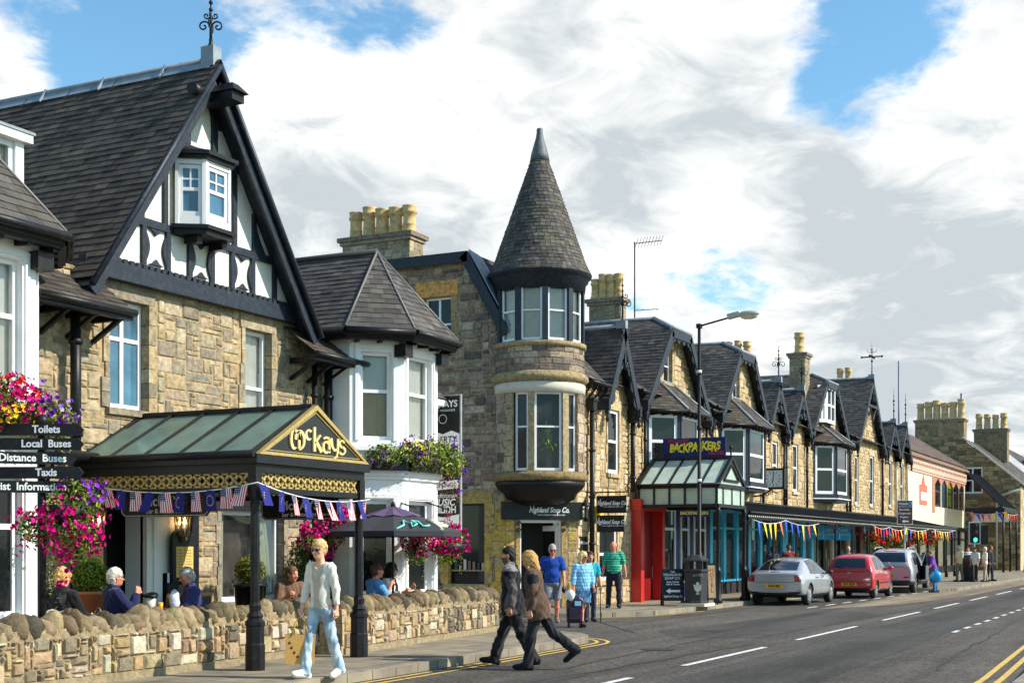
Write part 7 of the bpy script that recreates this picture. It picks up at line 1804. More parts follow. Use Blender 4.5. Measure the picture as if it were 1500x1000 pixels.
    P, Fq = B.mesh()
    eyes = [np.array(hp(.088, sy * .031, .008)) for sy in (-1, 1)]; mouth = np.array(hp(.096, 0, -.058)); brow = [np.array(hp(.09, sy * .032, .034)) for sy in (-1, 1)]; sk = np.array(skin, np.float32)
    hcol = np.array(hair[1] if hair else (.1, .08, .06), np.float32)
    def scol(C_):
        c = np.tile(sk, (len(C_), 1)); dh = np.linalg.norm(C_ - np.array(hp(.08, 0, -.03)), axis=1)
        c *= (1 + .05 * np.sin(C_ @ np.array([61, 37, 53])))[:, None]
        for e_ in eyes: c[np.linalg.norm(C_ - e_, axis=1) < .013 * k] = (.04, .03, .03)
        for e_ in brow: c[np.linalg.norm((C_ - e_) * np.array([1, .6, 1.8]), axis=1) < .013 * k] = hcol * .6
        c[np.linalg.norm((C_ - mouth) * np.array([1, .55, 1.5]), axis=1) < .014 * k] = sk * np.array([.8, .5, .5])
        ck = [np.array(hp(.075, sy * .045, -.03)) for sy in (-1, 1)]
        for e_ in ck: c[np.linalg.norm(C_ - e_, axis=1) < .025 * k] *= (1.0, .9, .88)
        if beard is not None:
            loc_ = (C_ - np.array(hc)) @ np.array(HMl); m_ = (loc_[:, 2] < -.03 * k) & (loc_[:, 2] > -.13 * k) & (loc_[:, 0] > .0) & (np.linalg.norm(C_ - mouth, axis=1) > .016 * k); c[m_] = beard
        return c
    np_obj('body', P, Fq, M_SKIN, root, scol)
    # ---- clothes
    if top:
        g = top.get('g', .012); G_ = Field(lo, hi, h); torso(G_, g, .055)
        fr = top.get('sleeve', 1.0)
        for i in (0, 1):
            s_, e, w, d2 = J['arm', i]; sr = top.get('sr', .016)
            if fr <= .5: G_.cap(s_, s_.lerp(e, fr * 2), (.05 + sr) * k * b, (.045 + sr) * k * b, .03, flat=1)
            else: G_.cap(s_, e, (.05 + sr) * k * b, (.041 + sr) * k * b, .03); G_.cap(e, e.lerp(w, (fr - .5) * 2), (.041 + sr) * k * b, (.029 + sr) * k * b, .025, flat=1)
        if top.get('skirt'):                       # jackets that hang below the hip
            G_.cap(pel + T @ V((0, .05 * k, .05 * k)), pel + T @ V((0, .05 * k, -.16 * k)), (.13 * b + g) * k, (.135 * b + g) * k, .05); G_.cap(pel + T @ V((0, -.05 * k, .05 * k)), pel + T @ V((0, -.05 * k, -.16 * k)), (.13 * b + g) * k, (.135 * b + g) * k, .05)
        if top.get('collar'): G_.cap(shc, neck + (hc - neck) * .25, (.062 + g) * k, (.056 + g) * k, .03, flat=1)
        else: G_.ell(neck + T @ V((.03, 0, .0)), V((.075, .062, .075)) * k, sub=True)
        if top.get('vneck'): G_.cap; G_.ell(neck + T @ V((.10 * k, 0, -.04 * k)), V((.06, .045, .10)) * k, sub=True)
        if top.get('open'):                          # front edges of an unbuttoned jacket
            w_ = top['open']; X, Y, Z = G_.ax[0][:, None, None], G_.ax[1][None, :, None], G_.ax[2][None, None, :]
            half = w_ * (.55 + 1.0 * np.abs((Z - (pel.z + .12 * k)) / (.45 * k)) ** 1.5); G_.D = np.maximum(G_.D, np.minimum(half - np.abs(Y - .01), X - (pel.x - .0))).astype(np.float32)
        hm = pel + T @ V((0, 0, top.get('hem', -.06) * k)); n_ = -(T @ V((0, 0, 1))); wr_ = [J['arm', i][2] for i in (0, 1)]
        if min(q.z for q in wr_) < hm.z + .25 or sit:                # keep the sleeves when trimming the hem
            D0 = G_.D.copy(); G_.cut(hm, n_); keep = Field(lo, hi, h)
            for i in (0, 1):
                s_, e, w, d2 = J['arm', i]
                if fr > .5: keep.cap(s_, e, (.05 + top.get('sr', .016)) * k * b, (.041 + top.get('sr', .016)) * k * b, .02); keep.cap(e, e.lerp(w, (fr - .5) * 2), (.041 + top.get('sr', .016)) * k * b, (.029 + top.get('sr', .016)) * k * b, .02, flat=1)
            G_.D = np.minimum(G_.D, keep.D)
        else: G_.cut(hm, n_)
        G_.folds(top.get('fold', .0035), seed=loc[0])
        P, Fq = G_.mesh(); cf = top['col']; np_obj(top.get('name', 'shirt'), P, Fq, M_FAB, root, const(cf) if isinstance(cf, tuple) else (lambda C_: cf(C_, J, k, pel, hc)))
    if top and top.get('vest'):                     # shirt showing inside an open jacket
        G_ = Field(lo, hi, h); torso(G_, -.006, .05); G_.ell(neck + T @ V((.06, 0, -.0)), V((.08, .055, .10)) * k, sub=True); G_.cut(pel + V((0, 0, -.13 * k)), V((0, 0, -1))); G_.folds(.004, 3)
        P, Fq = G_.mesh(); np_obj('blouse', P, Fq, M_FAB, root, const(top['vest']))
    if bottom:
        g = bottom.get('g', .012); G_ = Field(lo, hi, h); fr = bottom.get('len', 1.0)
        G_.ell(pel, V((.112 * b + g, .152 * b * hips + g, .125 + g)) * k, .05)
        if bottom.get('skirt'):
            q0, q1 = pel, (J['leg', 0][1] + J['leg', 1][1]) / 2 + V((0, 0, .07))
            for sy in (-1, 1): G_.cap(q0 + V((0, sy * .055, 0)), q1 + V((0, sy * .075, 0)), .125 * k * b, .125 * k * b, .08)
            G_.cut(q1, V((0, 0, -1)))
        else:
            for i in (0, 1):
                hip, knee, ank, toe, heel = J['leg', i]; fl = bottom.get('flare', 1.0)
                if fr <= .5: G_.cap(hip, hip.lerp(knee, fr * 2), (.084 + g) * k * b, (.07 + g) * k * b, .04, flat=1)
                else: G_.cap(hip, knee, (.084 + g) * k * b, (.056 + g) * k, .04); G_.cap(knee, knee.lerp(ank, (fr - .5) * 2.22), (.056 + g) * k, (.05 + g) * k * fl, .03, flat=1)
        G_.cut(pel + V((0, 0, min(.12, (top or {}).get('hem', 0) + .06) * k)), V((0, 0, 1))); G_.folds(bottom.get('fold', .004), seed=loc[1], f=.8)
        P, Fq = G_.mesh(); cf = bottom['col']; np_obj(bottom.get('name', 'trousers'), P, Fq, M_FAB, root, const(cf) if isinstance(cf, tuple) else (lambda C_: cf(C_, J, k, pel, hc)))
    if feet:
        for i in (0, 1):
            hip, knee, ank, toe, heel = J['leg', i]; a = ank.lerp(toe, .5)
            l2 = [min(ank[q], toe[q], heel[q]) - .1 for q in range(3)]; h2 = [max(ank[q], toe[q], heel[q]) + .12 for q in range(3)]; G_ = Field(l2, h2, min(h, .012))
            G_.cap(heel, toe, .038 * k, .036 * k, .03); G_.cap(ank, toe, .046 * k, .036 * k, .03); G_.cap(toe, toe + (toe - heel).normalized() * .035 * k, .036 * k, .03 * k, .02); G_.cap(ank.lerp(knee, .1), heel, .046 * k, .036 * k, .03)
            P, Fq = G_.mesh(); np_obj('shoe', P, Fq, M_FAB, root, const(shoes))
    if hair:
        st, hcx = hair[0], hair[1]; G_ = Field(np.array(hc) - .34 * k, np.array(hc) + .24 * k, min(h, .012) if h < .018 else h)
        t_ = {'bald': .004, 'crop': .007, 'short': .013}.get(st, .018)
        G_.ell(hp(-.012, 0, .03), V((.098 + t_, .079 + t_, .102 + t_)) * k, .02, HMl)
        if st in ('short', 'crop'): G_.ell(hp(-.055, 0, -.02), V((.06, .072, .085)) * k, .03, HMl)
        if st == 'curly':
            rr = random.Random(int(loc[0] * 10))
            for _ in range(46):
                a, bb = rr.uniform(0, 6.28), rr.uniform(-.3, 1.4); G_.ell(hp(-.015 + .1 * math.cos(a) * math.cos(bb), .085 * math.sin(a) * math.cos(bb), .03 + .105 * math.sin(bb)), V((.03, .03, .03)) * k, .01)
            G_.ell(hp(-.06, 0, -.03), V((.06, .08, .08)) * k, .03, HMl)
        if st in ('bob', 'long'):
            G_.ell(hp(-.05, 0, -.03), V((.075, .095, .12)) * k, .04, HMl)
            zz = -.17 if st == 'bob' else -.26
            for sy in (-1, 1): G_.cap(hp(-.005, sy * .082, .03), hp(.0, sy * .09, zz * .75), .032 * k, .026 * k, .03)
            G_.cap(hp(-.07, 0, 0), hp(-.085, 0, zz), .07 * k, .055 * k, .03)
        if st == 'bun': G_.ell(hp(-.09, 0, .075), V((.05, .05, .045)) * k, .02, HMl); G_.ell(hp(-.055, 0, -.01), V((.055, .072, .08)) * k, .03, HMl)
        G_.ell(hp(.085, 0, -.045), V((.085 if st != 'bob' else .08, .072, .105)) * k, M=HMl, sub=True); G_.ell(hp(.04, 0, -.1), V((.07, .068, .06)) * k, M=HMl, sub=True)
        if st in ('short', 'crop', 'bun', 'curly'):
            for sy in (-1, 1): G_.ell(hp(.0, sy * .085, -.02), V((.035, .03, .045)) * k, M=HMl, sub=True)
        G_.folds(.003 if st != 'curly' else .004, 2, 2.0)
        P, Fq = G_.mesh(); hc_ = np.array(hcx, np.float32)
        if st != 'bald': np_obj('hair', P, Fq, M_HAIR, root, lambda C_: hc_ * (1 + .28 * np.sin(C_ @ np.array([70, 160, 60]) + 2 * np.sin(C_ @ np.array([30, 20, 90]))))[:, None])
    if glasses:
        m = MB()
        for sy in (-1, 1): m.ball(hp(.101, sy * .034, .004), .026 * k, 10, 6, sq=(.42, 1.1, .85), rot=HM); m.bar(hp(.095, sy * .06, .012), hp(-.01, sy * .083, .01), .004)
        m.bar(hp(.108, -.015, .012), hp(.108, .015, .012), .005); m.build('sunglasses' if glasses == 'sun' else 'glasses', M_LENS if glasses == 'sun' else M_IRON, root, local=True)
    J['M'] = (root, rz)
    return root, J
def world_pt(J, p):
    root, rz = J['M']; return V(root.location) + Rz(rz) @ V(p)
DENIM = L(146, 176, 192); BLK = (.014, .014, .016)
def stripes(c1, c2, n=26):
    return lambda C_, J, k, pel, hc: np.where((np.sin(C_[:, 2] * 6.283 * n) > .55)[:, None], np.array(c2, np.float32), np.array(c1, np.float32))
def fade(c1, c2, f=9):
    return lambda C_, J, k, pel, hc: np.array(c1, np.float32) + (np.array(c2, np.float32) - np.array(c1, np.float32)) * np.clip(.5 + .5 * np.sin(C_ @ np.array([f, 2 * f, .6 * f]) + 2 * np.sin(C_[:, 2] * 14)), 0, 1)[:, None]
# foreground walkers
W1, J1 = person('woman in cream jacket, pale jeans and sunglasses striding along the pavement', (14.12, 9.80, .12), 176, 1.70, lean=1, head=(6, 3), legs=((-13, 9, 10), (15, 4, -8)), arms=((-7, 9, 10, 0), (9, 9, 12, 4)),
   top=dict(col=L(228, 220, 204), sleeve=.88, hem=-.10, g=.008, vest=L(196, 184, 164), open=.07,  name='jacket', fold=.003), bottom=dict(col=fade(L(140, 166, 184), L(190, 208, 216)), flare=1.2, g=.010), hair=('bun', L(206, 166, 112)), skin=L(226, 172, 140), shoes=L(226, 220, 210), h=.0085, glasses='sun', bulk=.9)
def jacket_m(C_, J, k, pel, hc):
    c = np.tile(np.array(BLK, np.float32), (len(C_), 1)); z = C_[:, 2] - pel.z
    arm = np.abs(C_[:, 1]) > .19 * k; c[arm & (z < .36 * k)] = L(92, 88, 88); c[(z > .47 * k) & (np.abs(C_[:, 1]) > .06)] = L(128, 124, 122)
    s_ = np.array(J['arm', 0][0]); d = np.linalg.norm(C_ - s_ - np.array([0, .06, -.12]), axis=1); c[d < .045] = L(70, 74, 70)
    return c
M1, J2 = person('dark-haired man in black and grey jacket crossing the road at the kerb', (17.95, 9.05, 0), 104, 1.77, lean=4, head=(6, 2), legs=((-20, 8, 14), (24, 5, -6)), arms=((-10, 8, 22, 0), (12, 8, 20, 0)),
   top=dict(col=jacket_m, sleeve=.98, hem=-.16, g=.03, sr=.024, skirt=True, collar=True, name='jacket', fold=.005), bottom=dict(col=fade((.013, .013, .015), (.025, .025, .027)), g=.02, flare=1.12, fold=.007), hair=('crop', (.018, .014, .012)), skin=SKIN2, shoes=(.012, .012, .012), h=.0085, beard=L(112, 82, 66))
def jacket_w(C_, J, k, pel, hc):
    c = np.tile(np.array(L(92, 70, 56), np.float32), (len(C_), 1)); z = C_[:, 2] - pel.z
    s_ = np.array(J['arm', 0][0]); e_ = np.array(J['arm', 0][1])
    for q in (0, 1):
        s_, e_ = np.array(J['arm', q][0]), np.array(J['arm', q][1]); c[np.linalg.norm(C_ - s_ * .75 - e_ * .25, axis=1) < .10] = BLK; c[np.linalg.norm(C_ - e_ + np.array([.03, 0, 0]), axis=1) < .06] = BLK
    c[(np.abs(C_[:, 1] - .155 * k) < .012) & (z > -.1) & (z < .2) & (C_[:, 0] > .0)] = L(190, 70, 40)
    return c
W2, J3 = person('blonde woman in brown jacket with bowed head crossing beside the man in black', (17.55, 8.45, 0), 106, 1.68, lean=9, head=(-24, 20), legs=((12, 6, -3), (-30, 24, 38)), arms=((2, 9, 16, 4), (10, 8, 18, 0)),
   top=dict(col=jacket_w, sleeve=.97, hem=-.2, g=.03, sr=.026, skirt=True, collar=True, name='jacket', fold=.005), bottom=dict(col=fade((.013, .013, .015), (.024, .024, .026)), g=.016, flare=1.1, fold=.006), hair=('bob', L(196, 150, 84)), skin=SKIN, shoes=(.012, .012, .012), h=.0085)
# people in the side lane
M2, J4 = person('grey-haired man in blue T-shirt and grey shorts walking out of the lane', (28.6, 13.4, 0), 207, 1.80, head=(8, 12), legs=((-8, 14, 12), (12, 4, -4)), arms=((6, 12, 16, 0), (-4, 12, 14, 0)),
   top=dict(col=L(28, 66, 150), sleeve=.42, hem=-.10, g=.014, sr=.03), bottom=dict(col=fade(L(112, 116, 124), L(136, 140, 146)), len=.44, g=.024, name='shorts'), hair=('crop', L(168, 160, 152)), skin=SKINR, shoes=L(120, 104, 90), bulk=1.1, belly=.02, glasses='sun', h=.011)
W3, J5 = person('blonde woman in pale blue top and denim skirt pulling a dark suitcase', (27.5, 12.15, 0), 232, 1.64, head=(28, 4), legs=((-18, 22, 26), (15, 6, -4)), arms=((4, 10, 26, 6), (2, 12, 10, 0)),
   top=dict(col=stripes(L(112, 178, 216), L(160, 206, 230), 14), sleeve=.8, hem=-.13, g=.02, sr=.022), bottom=dict(col=fade(L(62, 102, 140), L(82, 124, 160)), skirt=True, name='skirt'), hair=('bob', L(222, 190, 130)), skin=SKINR, shoes=(.03, .025, .02), bulk=1.1, belly=.01, glasses='sun', h=.011)
W4, J6 = person('person in teal top with walking stick, half hidden behind the suitcase woman', (29.5, 12.84, 0), 215, 1.62, legs=((-6, 6, 4), (8, 6, -2)), arms=((12, 10, 14, 0), (5, 8, 14, 0)),
   top=dict(col=L(40, 160, 176), sleeve=.45, hem=-.1, g=.014, sr=.026), bottom=dict(col=L(60, 64, 74)), hair=('short', L(70, 54, 44)), skin=SKIN2, shoes=(.03, .03, .03), h=.013)
M3, J7 = person('bald man in green striped polo and navy trousers standing by the soap shop', (34.1, 14.15, .12), 200, 1.77, head=(-38, 14), legs=((3, 2, 0, 6), (-2, 2, 0, 6)), arms=((-12, 16, 22, -6), (-8, 14, 30, 0)),
   top=dict(col=stripes(L(16, 132, 104), L(96, 190, 160), 15), sleeve=.46, hem=-.03, g=.014, sr=.028), bottom=dict(col=(.016, .018, .03), g=.016), hair=('bald', L(200, 150, 120)), skin=SKINR, shoes=(.015, .015, .015), bulk=1.12, belly=.025, h=.012)
M4, J8 = person('person in purple shirt and jeans leaning to the open door of the silver off-roader', (55.0, 9.32, 0), 112, 1.68, lean=16, head=(0, 20), legs=((4, 6, 0), (-6, 6, 0)), arms=((26, 10, 30, 0), (22, 10, 30, 0)),
   top=dict(col=L(120, 70, 158), sleeve=.46, hem=-.14, g=.022, sr=.032), bottom=dict(col=fade(L(60, 110, 160), L(90, 140, 184)), g=.012), hair=('short', L(90, 66, 52)), skin=SKINR, shoes=(.03, .03, .03), bulk=1.1, belly=.02, h=.015)
# shoppers under the veranda and beyond
for lab, px, py, rz, tcol, hcol, bcol, hh in (
   ('brown-haired shopper whose head shows above the silver saloon, by the cyan shop', 47.1, 13.5, 30, L(60, 60, 80), L(80, 48, 40), BLK, 1.64),
   ('balding shopper seen above the silver saloon roof, right of another shopper', 48.5, 13.3, 30, L(150, 60, 50), L(140, 100, 80), BLK, 1.72),
   ('white-haired shopper whose head shows above the red hatchback', 57.8, 13.3, 200, L(120, 130, 150), L(226, 214, 190), BLK, 1.64),
   ('far shopper in beige shirt beyond the chalk board', 68.0, 10.35, 60, L(214, 190, 140), L(206, 196, 180), L(120, 110, 96), 1.7),
   ('far shopper in blue and white striped top', 70.5, 10.35, 200, None, L(50, 40, 36), L(90, 84, 72), 1.66),
   ('far shopper in white top and black trousers beside the far bin', 68.0, 9.62, 150, L(222, 220, 216), L(50, 36, 30), BLK, 1.62),
   ('far white-haired woman in pale cardigan left of the traffic light', 68.3, 9.22, 110, L(220, 212, 196), L(222, 214, 200), L(180, 160, 140), 1.64),
   ('far shopper in dark coat half behind the pale cardigan', 70.0, 9.2, 250, L(44, 40, 52), L(120, 90, 70), (.03, .03, .04), 1.7),
   ('far shopper in pink top under the glass awning', 74.5, 10.9, 200, L(220, 130, 130), L(90, 60, 50), BLK, 1.62)):
    person(lab, (px, py, .12), rz, hh, legs=((5, 3, 0), (-6, 5, 2)), top=dict(col=tcol or stripes(L(230, 230, 228), L(60, 90, 150), 9), sleeve=.9 if 'cardigan' in lab or 'coat' in lab else .45, hem=-.1, g=.018, sr=.026), bottom=dict(col=bcol), hair=('short', hcol), skin=SKIN2, h=.02, bulk=1.05)
# seated on the terrace
SEAT = ((84, 86, 0, 6), (84, 86, 0, 6))
def sitter(label, x, y, rz, arms, **kw):
    return person(label, (x, y, .12), rz, kw.pop('H', 1.7), legs=SEAT, arms=arms, sit=True, z=.55, h=.011, **kw)
sitter('seated woman with short blonde curls and black jacket at the left terrace table', 13.0, 13.02, 12, ((25, 10, 50, 10), (25, 10, 55, 10)), top=dict(col=(.012, .012, .013), hem=-.08, g=.022, sr=.022, collar=True, name='jacket'), bottom=dict(col=BLK), hair=('curly', L(206, 160, 96)), glasses='specs', skin=SKIN)
sitter('seated white-haired man in navy jacket, hand to his chin', 13.72, 12.82, -28, ((30, 8, 60, 10), (38, 6, 118, 16)), top=dict(col=L(34, 38, 74), hem=-.08, g=.024, sr=.022, collar=True, name='jacket'), bottom=dict(col=L(70, 70, 80)), hair=('short', L(214, 206, 190)), glasses='specs', skin=SKINR, bulk=1.05)
def polo(C_, J, k, pel, hc):
    c = np.tile(np.array(L(54, 58, 104), np.float32), (len(C_), 1)); z = C_[:, 2] - pel.z; c[(z > .14) & (z < .26) & (C_[:, 0] > .02) & (np.abs(C_[:, 1]) < .17)] = L(216, 36, 34); return c
sitter('seated grey-haired man in navy and red polo facing left over his drinks', 15.3, 12.74, 140, ((34, 10, 60, 14), (34, 10, 60, 14)), lean=10, head=(0, 16), top=dict(col=polo, sleeve=.46, hem=-.08, g=.018, sr=.03, collar=True), bottom=dict(col=L(90, 84, 76)), hair=('short', L(176, 172, 166)), skin=SKINR, bulk=1.08)
sitter('seated man in brown shirt behind the striding woman', 17.82, 13.0, 235, ((40, 8, 96, 20), (36, 8, 100, 20)), lean=14, head=(30, 8), top=dict(col=L(116, 88, 70), sleeve=.6, hem=-.08, g=.018, sr=.03, collar=True), bottom=dict(col=BLK), hair=('short', L(110, 76, 56)), skin=SKINR, bulk=1.05)
sitter('seated man in light blue T-shirt with hand at his mouth, beside the far canopy post', 19.7, 12.62, -35, ((28, 8, 80, 10), (40, 4, 122, 14)), lean=6, top=dict(col=L(92, 156, 210), sleeve=.45, hem=-.08, g=.018, sr=.03), bottom=dict(col=BLK), hair=('short', L(96, 60, 44)), skin=SKINR, bulk=1.05)
sitter('seated dark-haired woman in sunglasses and white top under the parasol', 20.5, 12.75, 275, ((30, 8, 96, 12), (30, 8, 80, 12)), head=(20, 0), top=dict(col=lambda C_, J, k, pel, hc: np.where(((np.abs(C_[:, 1]) < .055) & (C_[:, 0] > 0))[:, None], np.array(BLK, np.float32), np.array(L(222, 216, 208), np.float32)), sleeve=.9, hem=-.08, g=.02, sr=.024), bottom=dict(col=BLK), hair=('bob', (.012, .009, .009)), glasses='sun', skin=SKIN2)

# ------------------------------------------------------------------ plants
LEAFC = [L(92, 116, 40), L(120, 138, 52), L(70, 92, 34), L(146, 152, 64), L(60, 80, 36), L(164, 160, 70)]
MAG = [L(206, 22, 120), L(188, 14, 104), L(222, 50, 146), L(170, 12, 92)]; PUR = [L(118, 30, 160), L(96, 24, 140), L(146, 60, 190)]
ORA = [L(236, 84, 36), L(222, 50, 40)]; YELF = [L(240, 206, 40), L(226, 190, 60)]; LIL = [L(150, 116, 200), L(176, 150, 214)]; REDF = [L(216, 26, 30), L(232, 52, 44)]
def rnd_in(rng, c, r, shell=.55):
    while True:
        p = V((rng.uniform(-1, 1), rng.uniform(-1, 1), rng.uniform(-1, 1)))
        if shell < p.length <= 1: return V((c[0] + p.x * r[0], c[1] + p.y * r[1], c[2] + p.z * r[2])), p.normalized()
def leaf_mesh(mb, rng, blobs, n, size, pal=LEAFC, shell=.35):
    w = [b[1][0] * b[1][1] + b[1][1] * b[1][2] for b in blobs]
    for _ in range(n):
        c, r = rng.choices(blobs, w)[0]; p, nn = rnd_in(rng, c, r, shell); s = size * rng.uniform(.6, 1.4)
        a = (nn + V((rng.gauss(0, .6), rng.gauss(0, .6), rng.gauss(0, .6)))).normalized(); x = a.cross(V((rng.gauss(0, 1), rng.gauss(0, 1), rng.gauss(0, 1)))).normalized(); y = a.cross(x)
        mb.add([p - x * s, p - y * s * .42 + a * s * .1, p + x * s, p + y * s * .42 + a * s * .1], [(0, 1, 2, 3)], jitc(rng.choice(pal), .3, rng))
def petal_mesh(mb, rng, blobs, n, size, face=(-.8, -.55, .25)):
    """blobs: (centre, radii, palette); five-lobed trumpets on the outside of the mass"""
    w = [b[1][0] * b[1][1] + b[1][1] * b[1][2] for b in blobs]
    p = None
    for _ in range(n):
        if p is not None and rng.random() < .62: p = p0 + V((rng.gauss(0, 1), rng.gauss(0, 1), rng.gauss(0, 1))) * size * 1.5
        else: c, r, pal = rng.choices(blobs, w)[0]; p, nn = rnd_in(rng, c, r, .82)
        p0 = p
        if nn.dot(V(face)) < -.35 and rng.random() < .7: p, nn = rnd_in(rng, c, r, .82); p0 = p
        s = size * rng.uniform(.75, 1.25); a = (nn + V((rng.gauss(0, .35), rng.gauss(0, .35), rng.gauss(0, .35)))).normalized(); p = p + a * .015
        x = a.cross(V((.3, .2, 1))).normalized(); y = a.cross(x); col = jitc(rng.choice(pal), .2, rng); ph = rng.uniform(0, 6)
        ring = [p + (x * math.cos(ph + i * math.pi / 5) + y * math.sin(ph + i * math.pi / 5)) * s * (1 if i % 2 == 0 else .72) + a * s * .25 for i in range(10)]
        mb.add(ring + [p - a * s * .25], [(i, (i + 1) % 10, 10) for i in range(10)], col)
        mb.add([p + a * s * .02 + (x * math.cos(i * 1.57) + y * math.sin(i * 1.57)) * s * .2 for i in range(4)], [(0, 1, 2, 3)], tuple(q * .45 for q in col))
def strands(mb, rng, pts, pal, ln, n=9):
    for p in pts:
        q = V(p); L_ = ln * rng.uniform(.5, 1.2)
        for i in range(n):
            z = q - V((rng.gauss(0, .012), rng.gauss(0, .012), L_ * (i + .5) / n))
            for k in range(2): s = .022; d = V((rng.gauss(0, 1), rng.gauss(0, 1), rng.gauss(0, .5))).normalized(); e = d.cross(V((0, 0, 1))).normalized(); mb.add([z, z + d * s - e * s * .4, z + d * 2 * s, z + d * s + e * s * .4], [(0, 1, 2, 3)], jitc(rng.choice(pal), .25, rng))
def flower_thing(name, loc, label, cat, leaf, petal, nl, npet, seed, group=None, trail=None, lsize=.034, psize=.034, support=None):
    rng = random.Random(seed); o = thing(name, loc, label, cat, group); m = MB(); leaf_mesh(m, rng, leaf, nl, lsize)
    if trail: strands(m, rng, *trail)
    m.build('foliage', M_LEAF, o); m = MB(); petal_mesh(m, rng, petal, npet, psize); m.build('blossom', M_PETAL, o)
    if support: support.build('holder', M_IRON, o)
    return o
fb = MB(); fb.box(10.9, 12.9, 12.75, 12.95, 3.14, 3.3)
flower_thing('flower_box', (11.9, 12.85, 3.15), 'overflowing window box of magenta, orange and lilac petunias on left bay ledge', 'flower box',
  [((11.6, 12.8, 3.45), (.6, .3, .36)), ((12.45, 12.75, 3.32), (.55, .28, .24))], [((11.5, 12.75, 3.62), (.55, .3, .36), MAG), ((11.95, 12.7, 3.62), (.26, .26, .2), ORA), ((11.7, 12.62, 3.5), (.4, .3, .3), MAG), ((12.1, 12.7, 3.42), (.4, .28, .26), MAG), ((12.5, 12.7, 3.36), (.42, .26, .2), PUR), ((12.6, 12.7, 3.44), (.35, .25, .16), LIL), ((11.8, 12.6, 3.33), (.4, .22, .12), YELF)], 3200, 560, 1, lsize=.036,
  trail=([(11.3 + .14 * i, 12.72, 3.15) for i in range(12)], YELF, .4), support=fb)
fb = MB()
for a, b in (((20.75, 13.42), (21.3, 12.9)), ((21.3, 12.88), (22.6, 12.88))): fb.bar((*a, 3.22), (*b, 3.22), .1, .08)
flower_thing('flower_box', (21.7, 12.95, 3.15), 'window box of purple and yellow trailing flowers on the right bay ledge', 'flower box',
  [((20.95, 13.15, 3.38), (.36, .36, .24)), ((21.5, 12.85, 3.42), (.5, .28, .3)), ((22.2, 12.8, 3.46), (.55, .3, .34)), ((22.8, 12.85, 3.36), (.4, .3, .34))], [((20.95, 13.1, 3.36), (.38, .36, .22), PUR), ((21.4, 12.8, 3.5), (.3, .28, .3), PUR), ((22.1, 12.7, 3.55), (.5, .3, .3), PUR), ((22.85, 12.8, 3.42), (.42, .3, .36), PUR), ((21.3, 12.8, 3.5), (.2, .25, .2), YELF), ((22.9, 12.8, 3.05), (.28, .25, .3), PUR)], 4600, 330, 2, lsize=.036,
  trail=([(22.3 + .07 * i, 12.75, 3.12) for i in range(11)] + [(21.0, 13.1, 3.15), (21.1, 13.0, 3.15)], [L(226, 176, 60), L(206, 160, 60)], .75), support=fb, psize=.026)
hb = MB(); hb.tube([(11.98, 12.32, 2.3), (12.1, 12.2, 2.9), (12.2, 12.1, 2.85)], .02, 6); hb.tube([(12.2, 12.1, 2.85), (12.2, 12.1, 2.3)], .012, 5); hb.lathe((12.2, 12.1, 1.95), [(.05, 0), (.2, .12), (.26, .3)], 12)
flower_thing('hanging_basket', (12.2, 12.1, 2.0), 'big hanging basket spilling magenta petunias below the fingerpost arms', 'flower basket',
  [((12.28, 12.1, 2.28), (.36, .36, .32)), ((12.2, 12.08, 1.9), (.34, .34, .38)), ((11.95, 12.35, 1.98), (.26, .26, .22))], [((12.2, 12.06, 2.08), (.40, .40, .26), MAG), ((12.18, 12.04, 1.86), (.36, .36, .36), MAG), ((11.92, 12.33, 2.0), (.3, .3, .2), MAG), ((12.32, 12.05, 2.42), (.34, .34, .18), PUR)], 2300, 400, 3,
  trail=([(11.98 + .03 * i, 12.2, 1.6) for i in range(5)] + [(11.85, 12.4, 1.85)], [L(196, 190, 140), L(120, 130, 60)], .55, 12), support=hb)
for i, (x, y, z, rr, lab) in enumerate(((22.3, 12.62, 1.86, .62, 'wide basket of magenta flowers under the right edge of the parasol'), (21.3, 12.7, 1.86, .3, 'small magenta flower basket behind the parasol pole'), (19.3, 13.5, 1.8, .36, 'magenta flower basket against the dark shrub beside the far canopy post'), (20.3, 13.75, 2.2, .22, 'little pink flower basket high by the drainpipe left of the parasol'))):
    hb = MB(); hb.lathe((x, y, z - .3), [(.05, 0), (rr * .5, .12), (rr * .6, .25)], 12)
    for q in (-1, 0, 1): hb.tube([(x + q * rr * .5, y, z - .1), (x, y, z + .6)], .006, 4)
    hb.tube([(x, y, z + .6), (x, y + .5, z + .75)], .014, 5)
    flower_thing('hanging_basket', (x, y, z), lab, 'flower basket', [((x, y, z), (rr, .3, .26)), ((x, y, z - .25), (rr * .7, .25, .2))], [((x, y - .03, z + .02), (rr * 1.02, .32, .28), MAG)], int(900 * rr + 250), int(430 * rr + 60), 10 + i, group='baskets hung by the right bay', support=hb,
      trail=([(x + rr * .8, y, z - .1)], [L(196, 190, 120)], .9, 14))
rngp = random.Random(5)
sh = thing('conifer_shrub', (19.15, 13.75, .12), 'dark green upright shrub on the terrace behind the far canopy post', 'shrub')
m = MB(); leaf_mesh(m, rngp, [((19.15, 13.75, 1.0), (.36, .34, .8)), ((19.25, 13.7, 1.5), (.26, .25, .5))], 2600, .03, [L(60, 84, 34), L(76, 96, 40), L(44, 66, 30), L(96, 112, 60)]); m.build('crown', M_LEAF, sh); m = MB(); m.tube([(19.15, 13.75, .12), (19.15, 13.75, 1.2)], .04, 6); m.build('trunk', mat('bark', (.09, .06, .04), rough=.9, var=.3), sh)
iv = thing('climbing_ivy', (12.75, 13.5, .12), 'pale variegated ivy climbing the wall corner under the big basket', 'ivy'); m = MB()
